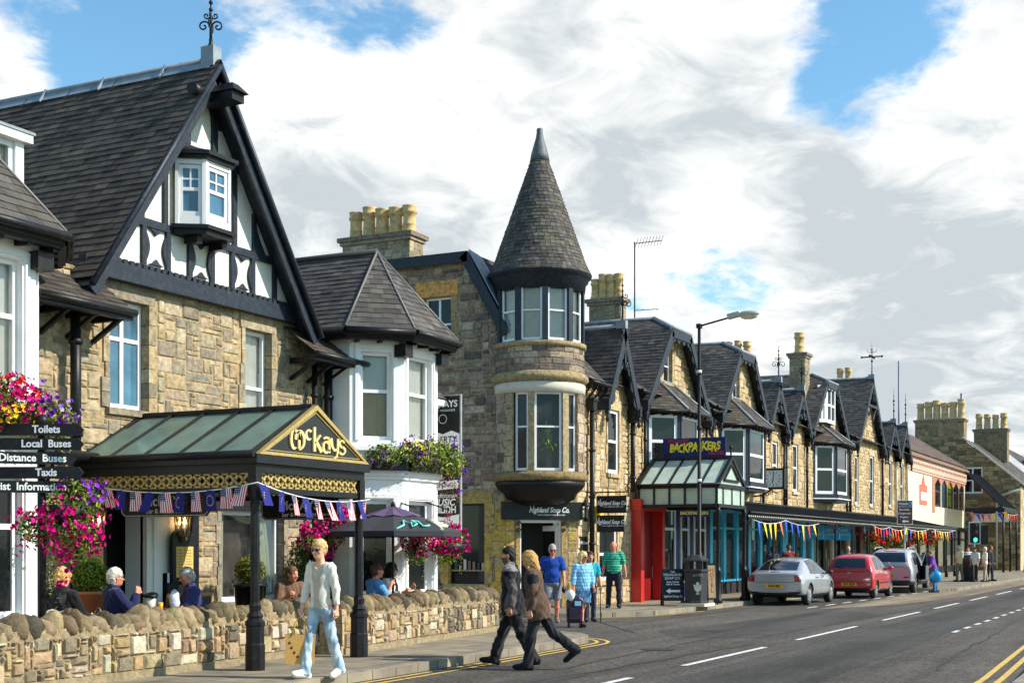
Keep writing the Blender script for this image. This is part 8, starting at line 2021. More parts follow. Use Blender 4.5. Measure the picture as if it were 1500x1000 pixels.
for i in range(26): strands(m, rngp, [(12.6 + rngp.uniform(0, .7), 13.4 + rngp.uniform(0, .3), 1.6)], [L(200, 190, 130), L(130, 130, 70), L(170, 160, 100)], 1.4, 20)
m.build('foliage', M_LEAF, iv)
def potted(name, x, y, z, r, label, pot_r, pot_h, pm, ball_z, pal=LEAFC, n=1700, cat='potted plant'):
    o = thing(name, (x, y, z), label, cat); m = MB(); m.lathe((x, y, z), [(pot_r * .72, 0), (pot_r * .78, .03), (pot_r, pot_h - .05), (pot_r * 1.08, pot_h - .05), (pot_r * 1.08, pot_h), (pot_r * .9, pot_h), (pot_r * .9, pot_h - .06)], 20); m.build('pot', pm, o)
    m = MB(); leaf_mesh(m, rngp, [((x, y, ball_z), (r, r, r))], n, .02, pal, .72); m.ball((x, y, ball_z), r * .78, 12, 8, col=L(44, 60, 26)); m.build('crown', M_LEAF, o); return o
potted('topiary_ball', 17.62, 13.6, .55, .25, 'clipped round box bush in a tall glossy black pot beside the pub doorway', .26, .62, MATS['gloss_black'], 1.38, [L(110, 112, 40), L(90, 96, 36), L(128, 124, 50)])
t = MB(); t.box(17.25, 18.1, 13.3, 13.9, .5, .55)
for dx in (17.3, 18.05):
    for dy in (13.35, 13.85): t.box(dx - .025, dx + .025, dy - .025, dy + .025, .12, .5)
tag(t.build('low_table', M_BLACK, loc=(17.6, 13.6, .12)), 'low dark table carrying the black potted box bush', 'table')
potted('shrub_pot', 14.05, 13.55, .6, .26, 'leafy green shrub in a terracotta pot behind the curly-haired woman', .26, .55, mat('terracotta', L(190, 112, 70), rough=.85, var=.15), 1.35, [L(130, 146, 40), L(110, 130, 44), L(90, 116, 36)])
t = MB(); t.box(13.8, 14.3, 13.3, 13.8, .12, .6); tag(t.build('pot_stand', M_BLACK, loc=(14.05, 13.55, .12)), 'plain dark block stand under the terracotta shrub pot', 'stand')
sp = thing('spiky_plant', SPIKY_AT, 'spiky green yucca standing inside the turret window', 'plant'); m = MB()
for i in range(70):
    a = rngp.uniform(0, 6.28); el_ = rngp.uniform(.1, 1.3); L_ = rngp.uniform(.5, .75); z0 = rngp.uniform(.45, .95); d = V((math.cos(a), math.sin(a), 0)); s_ = d.cross(V((0, 0, 1))) * .03; p = SPIKY_AT + V((0, 0, z0)); q = []
    for k in range(5): t_ = k / 4; q.append(p + d * L_ * t_ * math.cos(el_) * .62 + V((0, 0, L_ * (t_ * math.sin(el_) - .55 * t_ * t_ * math.cos(el_)))))
    c = jitc(rngp.choice([L(150, 176, 50), L(110, 146, 40), L(180, 196, 80)]), .2, rngp)
    for k in range(4): w0, w1 = (1 - (k / 4) ** 2), (1 - ((k + 1) / 4) ** 2); m.add([q[k] - s_ * w0, q[k] + s_ * w0, q[k + 1] + s_ * w1, q[k + 1] - s_ * w1], [(0, 1, 2, 3)], c)
m.build('leaf', M_LEAF, sp); m = MB(); m.tube([SPIKY_AT, SPIKY_AT + V((0, 0, .95))], .035, 6); m.lathe(SPIKY_AT, [(.1, 0), (.14, .22)], 12); m.build('trunk', MATS['bark'], sp)

# ------------------------------------------------------------------ bunting
def us_flag(mb, P):                               # P(a, b): a across 0-1, b down 0-1
    for i in range(13):
        a0 = .0; c = L(196, 32, 52) if i % 2 == 0 else L(228, 224, 222)
        x0, x1 = i / 13, (i + 1) / 13
        if i < 7: mb.add([P(x0, .42), P(x1, .42), P(x1, 1), P(x0, 1)], [(0, 1, 2, 3)], c)
        else: mb.add([P(x0, 0), P(x1, 0), P(x1, 1), P(x0, 1)], [(0, 1, 2, 3)], c)
    mb.add([P(0, 0), P(7 / 13, 0), P(7 / 13, .42), P(0, .42)], [(0, 1, 2, 3)], L(34, 36, 92))
    for i in range(5):
        for j in range(4): a, b = .05 + i * .11, .05 + j * .1; mb.add([P(a, b, .002), P(a + .04, b, .002), P(a + .04, b + .04, .002), P(a, b + .04, .002)], [(0, 1, 2, 3)], (.75, .75, .75))
def eu_flag(mb, P):
    for i in range(6): mb.add([P(i / 6, 0), P((i + 1) / 6, 0), P((i + 1) / 6, 1), P(i / 6, 1)], [(0, 1, 2, 3)], L(24, 32, 118))
    for i in range(12):
        a = i * math.pi / 6; x, y = .5 + .3 * math.cos(a), .5 + .25 * math.sin(a); mb.add([P(x - .05, y, .002), P(x, y - .045, .002), P(x + .05, y, .002), P(x, y + .045, .002)], [(0, 1, 2, 3)], L(232, 206, 110))
BT = thing('bunting', (15.8, 12, 2.4), 'string of small American and European flags slung round the pub canopy', 'bunting')
rb = random.Random(77); line = []
def sag(a, b, s, n): a, b = V(a), V(b); return [a.lerp(b, i / n) - V((0, 0, s * 4 * (i / n) * (1 - i / n))) for i in range(n + 1)]
A1 = sag((14.5, 14.2, 2.66), (14.52, 11.08, 2.6), .14, 24); A2 = sag((14.52, 11.08, 2.6), (17.2, 11.06, 2.46), .12, 20)
m = MB(); m.tube(A1 + A2[1:], .008, 5); m.build('cord', M_WTXT, BT)
def hang(seq, i, kind, w=.2, h=.27):
    p = seq[i]; d = (seq[min(i + 1, len(seq) - 1)] - seq[max(i - 1, 0)]); d.z = 0; d.normalize(); nrm = d.cross(V((0, 0, 1))); tl = rb.uniform(-.18, .22); cu = rb.uniform(-.06, .09); wd = w * rb.uniform(.7, 1.1)
    def P(a, b, o=0): return p + d * ((a - .5) * wd + tl * b * h + .012 * math.sin(5 * a + 3 * b)) + V((0, 0, -b * h)) + nrm * (cu * b * b + .02 * math.sin(4 * a + 2 * b) + o)
    mb = MB(); (us_flag if kind == 'u' else eu_flag)(mb, P); mb.build('flag', M_CLOTHF, BT)
for i, kd in ((2, 'e'), (4, 'u'), (6, 'e'), (8, 'u'), (10, 'e'), (12, 'u'), (14, 'e'), (16, 'u'), (18, 'e'), (20, 'u'), (22, 'u')): hang(A1, i, kd)
for i, kd in ((1, 'e'), (4, 'e'), (6, 'u'), (8, 'e'), (10, 'u'), (12, 'u'), (14, 'e'), (16, 'u'), (18, 'e'), (19, 'u')): hang(A2, i, kd)
def pennants(name, pts, label, seed, n):
    o = thing(name, pts[0], label, 'bunting', 'coloured bunting along the shops'); r_ = random.Random(seed); seq = []
    for a, b in zip(pts[:-1], pts[1:]): seq += sag(a, b, .12, n)
    m = MB(); m.tube(seq, .01, 4); m.build('cord', M_WTXT, o); cols = [L(226, 48, 40), L(246, 206, 30), L(30, 80, 190), L(240, 110, 60), L(246, 220, 60)]
    for i in range(1, len(seq) - 1):
        p = seq[i]; d = (seq[i + 1] - seq[i - 1]).normalized(); k = r_.uniform(-.15, .2); f = MB(); hh = r_.uniform(.42, .6); f.add([p - d * .13, p + d * .13, p + d * k - V((0, .06, hh))], [(0, 1, 2)], jitc(r_.choice(cols), .1, r_)); f.build('flag', M_CLOTHF, o)
pennants('bunting', [(41.3, 12.45, 2.62), (45, 12.45, 2.66), (49.5, 12.45, 2.62)], 'red, yellow and blue pennants below the veranda edge above the silver saloon', 3, 6)
pennants('bunting', [(58.5, 12.45, 2.72), (62, 12.45, 2.66), (66, 12.45, 2.66), (72, 12.45, 2.7)], 'coloured pennants among the red flower baskets of the veranda', 4, 6)
pennants('bunting', [(73, 12.45, 2.72), (80, 12.45, 2.7)], 'coloured pennants at the far end of the veranda', 5, 9)
pennants('bunting', [(95, 14, 4.1), (95, 11.6, 4.1), (102, 11.55, 4.1)], 'coloured pennants strung along the far glass awning', 6, 7)
for i, (x, y, z) in enumerate(((60.5, 12.9, 2.2), (63.6, 12.9, 2.25), (66.2, 12.9, 2.0), (71, 12.9, 2.2), (75, 12.9, 2.2))):
    hb = MB(); hb.tube([(x, y, z + .5), (x, y, z + .1)], .012, 4); hb.lathe((x, y, z - .25), [(.08, 0), (.28, .2)], 10)
    flower_thing('hanging_basket', (x, y, z), 'red flowering basket under the veranda, %s from the near end' % ('first', 'second', 'third', 'fourth', 'fifth')[i], 'flower basket', [((x, y, z), (.45, .4, .36)), ((x, y, z - .3), (.36, .34, .3))], [((x, y, z + .02), (.48, .42, .36), REDF)], 420, 60, 30 + i, group='red baskets along the veranda', lsize=.06, psize=.065, support=hb)

# ------------------------------------------------------------------ street furniture
LP = thing('street_lamp', (37.2, 12.8, .12), 'tall dark street lamp with one curved-over arm in front of the glass porch', 'street lamp')
m = MB(); m.tube([(37.2, 12.8, .12), (37.2, 12.8, 1.6), (37.2, 12.8, 1.62), (37.2, 12.8, 8.1)], [.085, .085, .06, .045], 10); m.box(37.1, 37.3, 12.74, 12.86, 8.0, 8.12); m.tube([(37.2, 12.8, 8.06), (37.2, 11.7, 8.28)], .028, 6)
for z in (3.6, 5.1, 6.7): m.tube([(37.2, 12.8, z), (37.2, 12.8, z + .12)], .07, 8)
m.build('pole', M_IRON, LP); m = MB(); m.ball((37.2, 11.35, 8.3), .33, 12, 8, sq=(.42, 1, .30)); m.bar((37.2, 11.95, 8.26), (37.2, 11.6, 8.32), .09, .07); m.build('lamp_head', mat('lamp_housing', (.48, .45, .38), rough=.5, var=.1), LP)
m = MB(); m.ball((37.2, 11.33, 8.23), .26, 12, 6, sq=(.42, 1, .34)); m.build('lens', mat('lamp_lens', (.62, .54, .34), rough=.2), LP)
for z in (3.62, 6.72): m = MB(); m.tube([(37.2, 12.8, z), (37.2, 12.8, z + .08)], .075, 8); m.build('band', M_WTXT, LP)
BN = thing('litter_bin', (36.35, 12.6, .12), 'black hooded litter bin lettered LITTER with a pale crest, on a stone plinth', 'litter bin')
m = MB(); m.lathe((36.35, 12.6, .2), [(.36, 0), (.36, .05), (.33, .07), (.35, .86), (.38, .88), (.38, .93), (.34, .95)], 8, smooth=False, a0=R(22.5) - .47)
for k in range(4): a = k * math.pi / 2 + .8; m.bar((36.35 + .28 * math.cos(a), 12.6 + .28 * math.sin(a), 1.1), (36.35 + .28 * math.cos(a), 12.6 + .28 * math.sin(a), 1.4), .06, .03)
m.lathe((36.35, 12.6, 1.36), [(.38, 0), (.39, .04), (.2, .17), (.02, .19)], 8, smooth=False, a0=R(22.5) - .47); m.build('bin_body', M_PLAST, BN)
m = MB(); m.box(35.9, 36.8, 12.2, 13.0, .121, .2); m.build('plinth', M_CREAM, BN)
F = Frame((36.35, 12.6, 0), (.4508, -.8926, 0), (-.8926, -.4508, 0)); m = MB(); m.text(F, 'LITTER', .09, 0, .98, .335, ext=.002)
for s in (-1, 1): m.fprism(F, [(s * .005, .5), (s * .09, .58), (s * .12, .74), (s * .06, .70), (s * .035, .78), (s * .005, .8)][::s], .325, .332); m.fbox(F, -.012, .012, .46, .8, .324, .331) if s > 0 else None; m.fprism(F, [(s * .01, .44), (s * .06, .47), (s * .02, .5)][::s], .325, .332)
m.build('crest', mat('dull_silver', (.4, .38, .33), rough=.5), BN)
def a_board(x, y, w, h, rz, label, fm, pm, lines, tm, arrow=False, z=.12):
    o = thing('pavement_sign', (x, y, z), label, 'pavement sign'); u = V((math.cos(R(rz)), math.sin(R(rz)), 0)); n = u.cross(V((0, 0, 1))); m = MB(); up = V((0, 0, 1))
    for s in (-1, 1):
        F = Frame(V((x, y, z)) + n * s * .24, u, n * s, up - n * s * .2); m.fbox(F, -w / 2, -w / 2 + .05, 0, h, -.015, .015); m.fbox(F, w / 2 - .05, w / 2, 0, h, -.015, .015); m.fbox(F, -w / 2 + .05, w / 2 - .05, .14, .19, -.015, .015); m.fbox(F, -w / 2 + .05, w / 2 - .05, h - .05, h, -.015, .015)
    m.build('frame', fm, o); F = Frame(V((x, y, z)) + n * .24, u, n, up - n * .2); m = MB(); m.fbox(F, -w / 2 + .05, w / 2 - .05, .19, h - .05, -.01, .008); P_ = m.build('panel', pm, o); m = MB()
    for t_, sz, v in lines: m.text(F, t_, sz, 0, v, .01, ext=.001, bold=.002)
    if arrow: m.fprism(F, [(-.2, .42), (-.08, .5), (-.08, .45), (.2, .45), (.2, .39), (-.08, .39), (-.08, .34)], .009, .012)
    m.build('lettering', tm, P_); return o
a_board(36.35, 13.3, .62, 1.05, -63, 'black pavement board with white lettering and arrow left of the litter bin', M_BLACK, M_BLACK, [('THE', .07, .96), ('HIGHLAND', .1, .88), ('SOAP CO.', .1, .78), ('Soaps, Bubbles', .06, .68), ('Gifts & Candles', .06, .61), ('Highland Soap Co.', .08, .27)], M_WTXT, True)
a_board(37.75, 12.62, .32, 1.2, -63, 'narrow cream pavement sign with red lettering behind the litter bin', M_BLACK, mat('cream_board', L(196, 172, 124), rough=.6), [(c_, .17, 1.0 - .15 * i_) for i_, c_ in enumerate('HOTEL')], M_RTXT)
a_board(58.2, 10.35, .95, 1.35, -63, 'chalk board with white writing in a red-brown frame beyond the purple shirt', mat('red_wood', L(150, 72, 44), rough=.6), M_BLACK, [('Today', .16, 1.15), ('Soup & Roll', .12, .98), ('Haggis', .12, .84), ('Fish Tea', .12, .70), ('Scones', .12, .56), ('Coffee', .12, .42), ('Ices', .12, .28)], M_WTXT)
a_board(98, 10.2, 1.0, 1.5, -63, 'colourful far pavement board by the stone corner beyond the awning', M_BLACK, M_NAVY, [('ICE', .4, 1.0), ('CREAM', .26, .6)], mat('pink_lettering', L(230, 70, 110)))
a_board(16.35, 13.75, .72, .95, -20, 'wooden framed blank chalk board behind the man in the polo shirt', mat('oak', L(170, 120, 64), rough=.6, var=.2), M_BLACK, [], M_WTXT)
# square street clock
CK = thing('street_clock', (50.6, 14.5, 4.35), 'square black clock with white dial hung from a bracket on the terrace', 'clock'); F = Frame((50.6, 14.9, 0), (0, -1, 0), (-1, 0, 0)); m = MB()
for q in ((0, .86, 3.96, 4.03), (0, .86, 4.68, 4.75), (0, .07, 4.03, 4.68), (.79, .86, 4.03, 4.68)): m.fbox(F, *q, -.3, .03)
m.fbox(F, .07, .79, 4.03, 4.68, -.28, -.02); m.bar((50.75, 15.3, 4.6), (50.75, 14.9, 4.6), .05); m.tube([(50.75, 15.28, 3.7), (50.75, 14.9, 3.75), (50.75, 14.6, 3.95)], .035, 6); m.tube(scroll((50.75, 14.75, 3.8), .14, 1.5, 0, plane=((0, -1, 0), (0, 0, 1))), .02, 5); m.build('case', M_BLACK, CK)
m = MB(); m.fbox(F, .08, .78, 4.04, 4.67, -.02, .01); D_ = m.build('dial', mat('dial_white', (.72, .71, .64), rough=.5), CK); m = MB()
for i in range(12): a = R(i * 30); r0, r1 = .21, .29; c, s = math.sin(a), math.cos(a); m.bar(F.p(.43 + c * r0, 4.355 + s * r0, .014), F.p(.43 + c * r1, 4.355 + s * r1, .014), .012, .003, up=tuple(F.n))
m.bar(F.p(.43, 4.33, .018), F.p(.435, 4.62, .018), .013, .003, up=tuple(F.n)); m.bar(F.p(.43, 4.38, .02), F.p(.39, 4.19, .02), .017, .003, up=tuple(F.n)); m.build('clock_hand', M_INK, D_)
# cyan shop tags
for x, q_ in ((52.6, 'nearest'), (55.2, 'middle'), (57.4, 'farthest')):
    F = Frame((x, 13.75, 0), (0, -1, 0), (-1, 0, 0)); o = thing('hanging_sign', (x, 13.4, 2.5), '%s of three small square pale blue boards under the veranda' % q_, 'sign', 'pale blue boards under the veranda'); m = MB(); m.fprism(F, [(0, 2.1), (.08, 2.06), (.62, 2.06), (.7, 2.1), (.7, 2.6), (.62, 2.64), (.08, 2.64), (0, 2.6)], -.04, 0); m.build('board', mat('sky_blue_board', L(70, 180, 222), rough=.5), o); m = MB()
    m.text(F, 'NEW', .16, .35, 2.46, .003, ext=.002); m.text(F, 'IN STORE', .11, .35, 2.28, .003, ext=.002); m.build('lettering', M_WTXT, o); m = MB()
    for u in (.1, .6): m.tube([F.p(u, 2.64, -.02), F.p(u, 2.9, -.02)], .01, 4)
    m.build('hanger', M_IRON, o)
# fingerpost
FP_ = thing('fingerpost', (11.98, 12.32, .12), 'black fingerpost with five white-lettered pointing arms at the left edge', 'signpost'); m = MB(); m.tube([(11.98, 12.32, .12), (11.98, 12.32, 3.2)], .05, 10); m.ball((11.98, 12.32, 3.25), .08, 10, 6); m.build('post', M_BLACK, FP_)
for txt, z, ang, ln in (('Toilets', 3.2, 0, .52), ('Local  Buses', 3.03, 0, .52), ('Long  Distance  Buses', 2.86, 19, .40), ('Taxis', 2.69, 0, .52), ('Tourist  Information', 2.52, 19, .40)):
    d = Rz(ang) @ V((.4508, -.8926, 0)); F = Frame((11.98, 12.32, -.06), d, d.cross(V((0, 0, 1)))); F.o = F.o + F.n * .06; m = MB()
    m.fprism(F, [(-1.1, z - .07), (ln - .06, z - .07), (ln, z), (ln - .06, z + .07), (-1.1, z + .07)], -.02, .02); A_ = m.build('arm', M_BLACK, FP_); m = MB()
    m.text(F, txt, .125, ln - .1 - .02 * (ang > 0) if ang else .08, z, .022, ext=.002, bold=.003, align='RIGHT' if ang else 'CENTER', sx=.95); m.build('lettering', M_WTXT, A_)
# parasol
PA = thing('parasol', (20.1, 12.45, .12), 'dark grey parasol with purple top and turquoise scrawl over the terrace', 'parasol'); m = MB(); m.tube([(20.1, 12.45, .12), (20.1, 12.45, 2.5)], .022, 8); m.lathe((20.1, 12.45, .12), [(.24, 0), (.24, .05), (.05, .08)], 16); m.build('pole', M_BLACK, PA); m = MB(); n8 = 8
def rim(i, f, z): a = R(22.5 + i * 45 + 10); return V((20.1 + 1.18 * f * math.cos(a), 12.45 + 1.18 * f * math.sin(a), z))
for i in range(8):
    for f0, z0, f1, z1, c in ((0, 2.47, .42, 2.30, L(92, 72, 104)), (.40, 2.28, 1, 2.02, L(52, 54, 58)), (1, 2.02, 1.0, 1.93, L(44, 46, 50))):
        a, b, c2, d = rim(i, f0, z0), rim(i + 1, f0, z0), rim(i + 1, f1, z1), rim(i, f1, z1); sg = V((0, 0, -.03 if f1 > f0 else 0)); mid0, mid1 = (a + b) / 2 + sg * .4, (c2 + d) / 2 + sg; m.add([d, mid1, mid0, a], [(0, 1, 2, 3)], c); m.add([mid1, c2, b, mid0], [(0, 1, 2, 3)], c)
m.lathe((20.1, 12.45, 2.46), [(.05, 0), (.03, .06), (.01, .08)], 8, col=(.02, .02, .02)); m.build('canopy', M_CLOTHF, PA); m = MB()
for i, cols in ((4, 'c'), (5, 'w')):
    p = [rim(i, f, 2.28 - (f - .4) * .433 + .012).lerp(rim(i + 1, f, 2.28 - (f - .4) * .433 + .012), t_) for f, t_ in ((.95, .05), (.8, .25), (.62, .3), (.7, .5), (.88, .42), (.75, .62), (.62, .55), (.66, .75), (.85, .7), (.8, .9))]
    m.tube(p, .018 if cols == 'c' else .035, 5, col=L(130, 220, 206) if cols == 'c' else L(226, 216, 190))
m.build('motif', M_CLOTHF, PA)
# tall banner on the white house corner
F = Frame((24.2, 14.2, 0), (0, -1, 0), (-1, 0, 0)); BA = thing('banner', (24.2, 13.8, 1.9), 'tall black banner lettered in white beside the white bay', 'banner'); m = MB(); m.fbox(F, 0, .8, 1.9, 4.82, -.03, 0); m.build('board', M_BLACK, BA); m = MB(); m.fbox(F, .8, .825, 1.88, 4.85, -.04, .01); m.fbox(F, 0, .8, 4.82, 4.85, -.04, .01); m.build('edge_frame', mat('grey_metal', (.4, .4, .42), rough=.4, metal=.5), BA); m = MB()
T_ = lambda s_, z, sz, w=.003, **k: m.text(F, s_, sz, .4, z, w, ext=.001, **k)
T_('McKAYS', 4.66, .19, bold=.004); T_('bar & restaurant', 4.54, .085); m.tube([F.p(.4 + .09 * math.cos(a * .4), 4.36 + .09 * math.sin(a * .4), .004) for a in range(17)], .008, 4)
m.fprism(F, [(.02, 3.55), (.78, 3.5), (.79, 4.05), (.6, 4.12), (.4, 4.05), (.2, 4.12), (.02, 4.0)], 0, .003); m.fprism(F, [(.03, 2.05), (.78, 2.05), (.78, 2.42), (.4, 2.36), (.03, 2.42)], 0, .003); m.fprism(F, [(.05, 2.9), (.76, 2.95), (.76, 3.12), (.05, 3.08)], 0, .003)
T_('CAFE BAR', 3.32, .14, shear=.15); T_('traditional', 2.8, .14, shear=.35); T_('MUSIC', 2.66, .19, shear=.25, bold=.004); T_('CEILIDH', 2.51, .2, bold=.005, sx=.85); m.build('lettering', M_WTXT, BA); m = MB()
for s_, z, sz in (('HEARTY', 3.93, .2), ('SCOTTISH', 3.77, .18), ('FAYRE', 3.62, .19)): T_(s_, z, sz, .006, bold=.003, sx=.86, shear=.1)
T_('Whisky', 2.2, .24, .006, shear=.3); T_('EVENINGS', 3.01, .13, .006, bold=.002); m.build('black_lettering', M_INK, BA)
# traffic light and tourist sign
TL = thing('traffic_light', (68, 9.67, .12), 'traffic light showing green, white-edged black head on a grey pole', 'traffic light'); F = Frame((68, 9.67, 0), (.35, -.937, 0), (-.937, -.35, 0)); gp = mat('galvanised', (.36, .37, .36), rough=.5, metal=.4, var=.15)
m = MB(); m.tube([(68, 9.67, .12), (68, 9.67, 2.9)], .06, 8); m.build('pole', gp, TL); m = MB(); m.fbox(F, -.27, .27, 1.92, 2.98, .06, .09); m.build('backing_board', M_WTXT, TL); m = MB(); m.fbox(F, -.22, .22, 1.97, 2.93, .09, .16); m.fbox(F, .3, .62, 1.9, 2.8, -.2, .1)
for z in (2.12, 2.45, 2.78): m.tube([F.p(.13 * math.cos(R(a)), z + .13 * math.sin(R(a)), .26) for a in range(20, 161, 20)], .02, 4)
m.build('signal_head', M_BLACK, TL)
for z, q in ((2.12, mat('green_signal', (.05, .6, .5), emit=(.06, .9, .72), estr=1.3)), (2.45, mat('amber_off', (.05, .03, .01))), (2.78, mat('red_off', (.05, .01, .01)))): m = MB(); m.ball(F.p(0, z, .15), .115, 14, 8, sq=(.35, 1, 1)); m.build('signal_lamp', q, TL)
TS = thing('road_sign', (60, 11.4, .12), 'brown tourist sign with white arrow and place names on a grey pole', 'road sign'); F = Frame((60, 11.4, 0), (.4, -.917, 0), (-.917, -.4, 0)); m = MB(); m.tube([(60, 11.4, .12), (60, 11.4, 2.9)], .045, 8); m.fbox(F, -.04, .12, 2.0, 2.3, .03, .07); m.build('pole', gp, TS)
m = MB(); m.fbox(F, -.33, .33, 2.74, 3.78, .05, .07); m.build('panel', mat('sign_brown', L(74, 44, 30), rough=.5), TS); m = MB(); m.text(F, 'Hotels', .15, -.06, 3.63, .073, ext=.001, bold=.002)
for i, s_ in enumerate(('Burnside', 'Craigvrack', 'Poplars')): m.text(F, s_, .12, -.02, 3.38 - i * .16, .073, ext=.001, bold=.001)
m.fprism(F, [(-.12, 2.88), (-.02, 2.96), (-.02, 2.91), (.16, 2.91), (.16, 2.85), (-.02, 2.85), (-.02, 2.8)], .071, .075)
for q in ((-.33, .33, 3.76, 3.78), (-.33, .33, 2.74, 2.76), (-.33, -.31, 2.76, 3.76), (.31, .33, 2.76, 3.76), (-.31, .31, 3.5, 3.515)): m.fbox(F, *q, .07, .074)
m.build('lettering', M_WTXT, TS); m = MB(); m.tube([F.p(.22 + .06 * math.cos(a * .4), 3.63 + .06 * math.sin(a * .4), .074) for a in range(17)], .014, 4); m.build('badge', M_CYAN, TS)
fbn = MB(); fbn.lathe((68.6, 9.95, .12), [(.4, 0), (.4, .1), (.36, .12), (.38, .95), (.42, .98), (.3, 1.25), (.05, 1.3)], 10, smooth=False); tag(fbn.build('litter_bin', M_PLAST, loc=(68.6, 9.95, .12)), 'far black litter bin between shoppers by the traffic light', 'litter bin')

# ------------------------------------------------------------------ carried things and terrace furniture
hand = world_pt(J1, J1['hand', 1]); BG = thing('tote_bag', hand - V((0, 0, .62)), 'tan jute bag with dark dots carried by the striding woman', 'bag'); c = hand + V((.0, .02, -.24)); u = V((-.83, -.55, 0)).normalized(); F = Frame(c - u * .0 - V((0, 0, .36)), u.cross(V((0, 0, 1))) * -1, u)
F.u = V((.55, -.83, 0)); F.n = V((-.83, -.55, 0)); m = MB()
for q, rz_ in ((0, 0),): m.hexa([F.p(-.17, 0, .09), F.p(.17, 0, .09), F.p(.17, 0, -.09), F.p(-.17, 0, -.09), F.p(-.19, .36, .075), F.p(.19, .36, .075), F.p(.19, .36, -.075), F.p(-.19, .36, -.075)])
m.build('bag_body', mat('jute', L(206, 160, 88), rough=.95, var=.2, scale=60, bump=.6, bscale=120), BG); m = MB()
for w_ in (.08, -.08): m.tube([F.p(-.1, .35, w_), F.p(-.06, .5, w_ * .5), F.p(0, .595, 0), F.p(.06, .5, w_ * .5), F.p(.1, .35, w_)], .011, 6)
m.build('bag_handle', MATS['jute'], BG); m = MB()
for i, (a, b) in enumerate(((-.13, .26), (-.105, .2), (-.07, .14), (-.03, .09), (.03, .08), (.07, .13), (.105, .19), (.13, .24))): m.add([F.p(a + .016 * math.cos(t_ * .785), b + .018 * math.sin(t_ * .785), .09 - b * .04 + .003) for t_ in range(8)], [tuple(range(8))])
m.build('dot', mat('dot_maroon', L(104, 24, 20)), BG)
hand = world_pt(J5, J5['hand', 1]); sc0 = V((hand.x, hand.y, 0)); SU = thing('suitcase', (sc0.x, sc0.y, 0), 'dark purple and black suitcase held by the woman in the denim skirt', 'suitcase'); F = Frame((sc0.x, sc0.y, .1), (.4508, -.8926, 0), (-.8926, -.4508, 0)); m = MB()
q = [(-.17, .03), (-.14, 0), (.14, 0), (.17, .03), (.18, .48), (.15, .52), (-.15, .52), (-.18, .48)]; m.fprism(F, q, -.1, .1); m.fprism(F, [(-.12, .08), (.12, .08), (.12, .36), (-.12, .36)], .1, .13); m.build('case_body', mat('suitcase_cloth', (.022, .016, .03), rough=.8, var=.3), SU); m = MB()
m.fbox(F, .12, .17, .04, .3, .1, .118); m.fbox(F, -.17, -.15, .04, .45, .1, .112); m.build('trim', mat('plum', L(110, 20, 70), rough=.7), SU); m = MB(); m.fbox(F, .0, .14, .38, .48, .1, .116); m.build('luggage_tag', mat('tag_blue', L(150, 200, 230)), SU); m = MB(); m.tube([F.p(-.07, .52, 0), F.p(-.06, .6, 0), F.p(.06, .6, 0), F.p(.07, .52, 0)], .012, 6)
for uu in (-.13, .13): m.lathe(F.p(uu, -.1, .06), [(.03, 0), (.03, .1)], 8)
m.build('handle', M_PLAST, SU)
m = MB(); m.ball(F.p(-.1, .6, .06), .1, 9, 6, sq=(.8, 1, 1.2), jit=.2); tag(m.build('plastic_bag', M_WTXT, loc=F.p(-.1, .5, .06)), 'crumpled white carrier bag on top of the dark suitcase', 'bag')
hand = world_pt(J6, J6['hand', 0]); m = MB(); m.tube([(hand.x, hand.y, 0), hand], .012, 6); m.tube([hand + V((-.05, .02, 0)), hand + V((.05, -.02, .01))], .016, 6); tag(m.build('walking_stick', M_IRON, loc=(hand.x, hand.y, 0)), 'thin dark walking stick held by the person in teal', 'walking stick')
hand = world_pt(J4, J4['hand', 0]); m = MB(); m.ball(hand + V((0, 0, -.06)), .07, 9, 6, sq=(1, .7, 1.1)); m.tube([hand, hand + V((0, 0, .04))], .02, 6); tag(m.build('camera_pouch', M_BLACK, loc=hand - V((0, 0, .13))), 'small black camera pouch in the hand of the man in blue', 'pouch')
m = MB(); m.ball((54.75, 9.2, .62), .2, 12, 8, sq=(.8, 1.1, 1.15), jit=.08); m.tube([(54.75, 9.2, .82), (54.9, 9.3, .98)], .03, 6); tag(m.build('carrier_bag', mat('blue_plastic', L(20, 150, 206), rough=.35, var=.25, scale=9), loc=(54.75, 9.2, .4)), 'full bright blue carrier bag hanging by the purple shirt', 'bag')
chrome = mat('chrome', (.6, .6, .62), rough=.2, metal=.9)
def bistro_chair(x, y, rz, label):
    o = thing('bistro_chair', (x, y, .12), label, 'chair', 'metal chairs on the terrace', rz=R(rz)); m = MB(); m.lathe((0, 0, .4), [(.2, 0), (.21, .02), (.2, .035)], 14); m.build('seat', M_ALLOY, o, local=True); m = MB(); m.tube([(-.2, .22 * math.cos(R(a)), .42 + .42 * math.sin(R(a))) for a in range(0, 181, 15)], .013, 6); m.tube([(-.2, -.12, .44), (-.23, -.12, .76)], .008, 5); m.tube([(-.2, .12, .44), (-.23, .12, .76)], .008, 5); m.build('backrest', chrome, o, local=True)
    for sx in (-.17, .17):
        for sy in (-.16, .16): m = MB(); m.tube([(sx, sy, 0), (sx * .9, sy * .9, .4)], .012, 6); m.build('leg', chrome, o, local=True)
for x, y, rz, w_ in ((13.0, 13.02, 12, 'the curly-haired woman'), (13.72, 12.82, -28, 'the man in the navy jacket'), (15.3, 12.74, 140, 'the man in the navy polo'), (17.82, 13.0, 235, 'the man in the brown shirt'), (19.7, 12.62, -35, 'the man in light blue'), (20.5, 12.75, 275, 'the dark-haired woman')): bistro_chair(x, y, rz, 'metal terrace chair under ' + w_)
bistro_chair(12.35, 12.5, 190, 'empty metal terrace chair nearest the left edge, hoop above the wall')
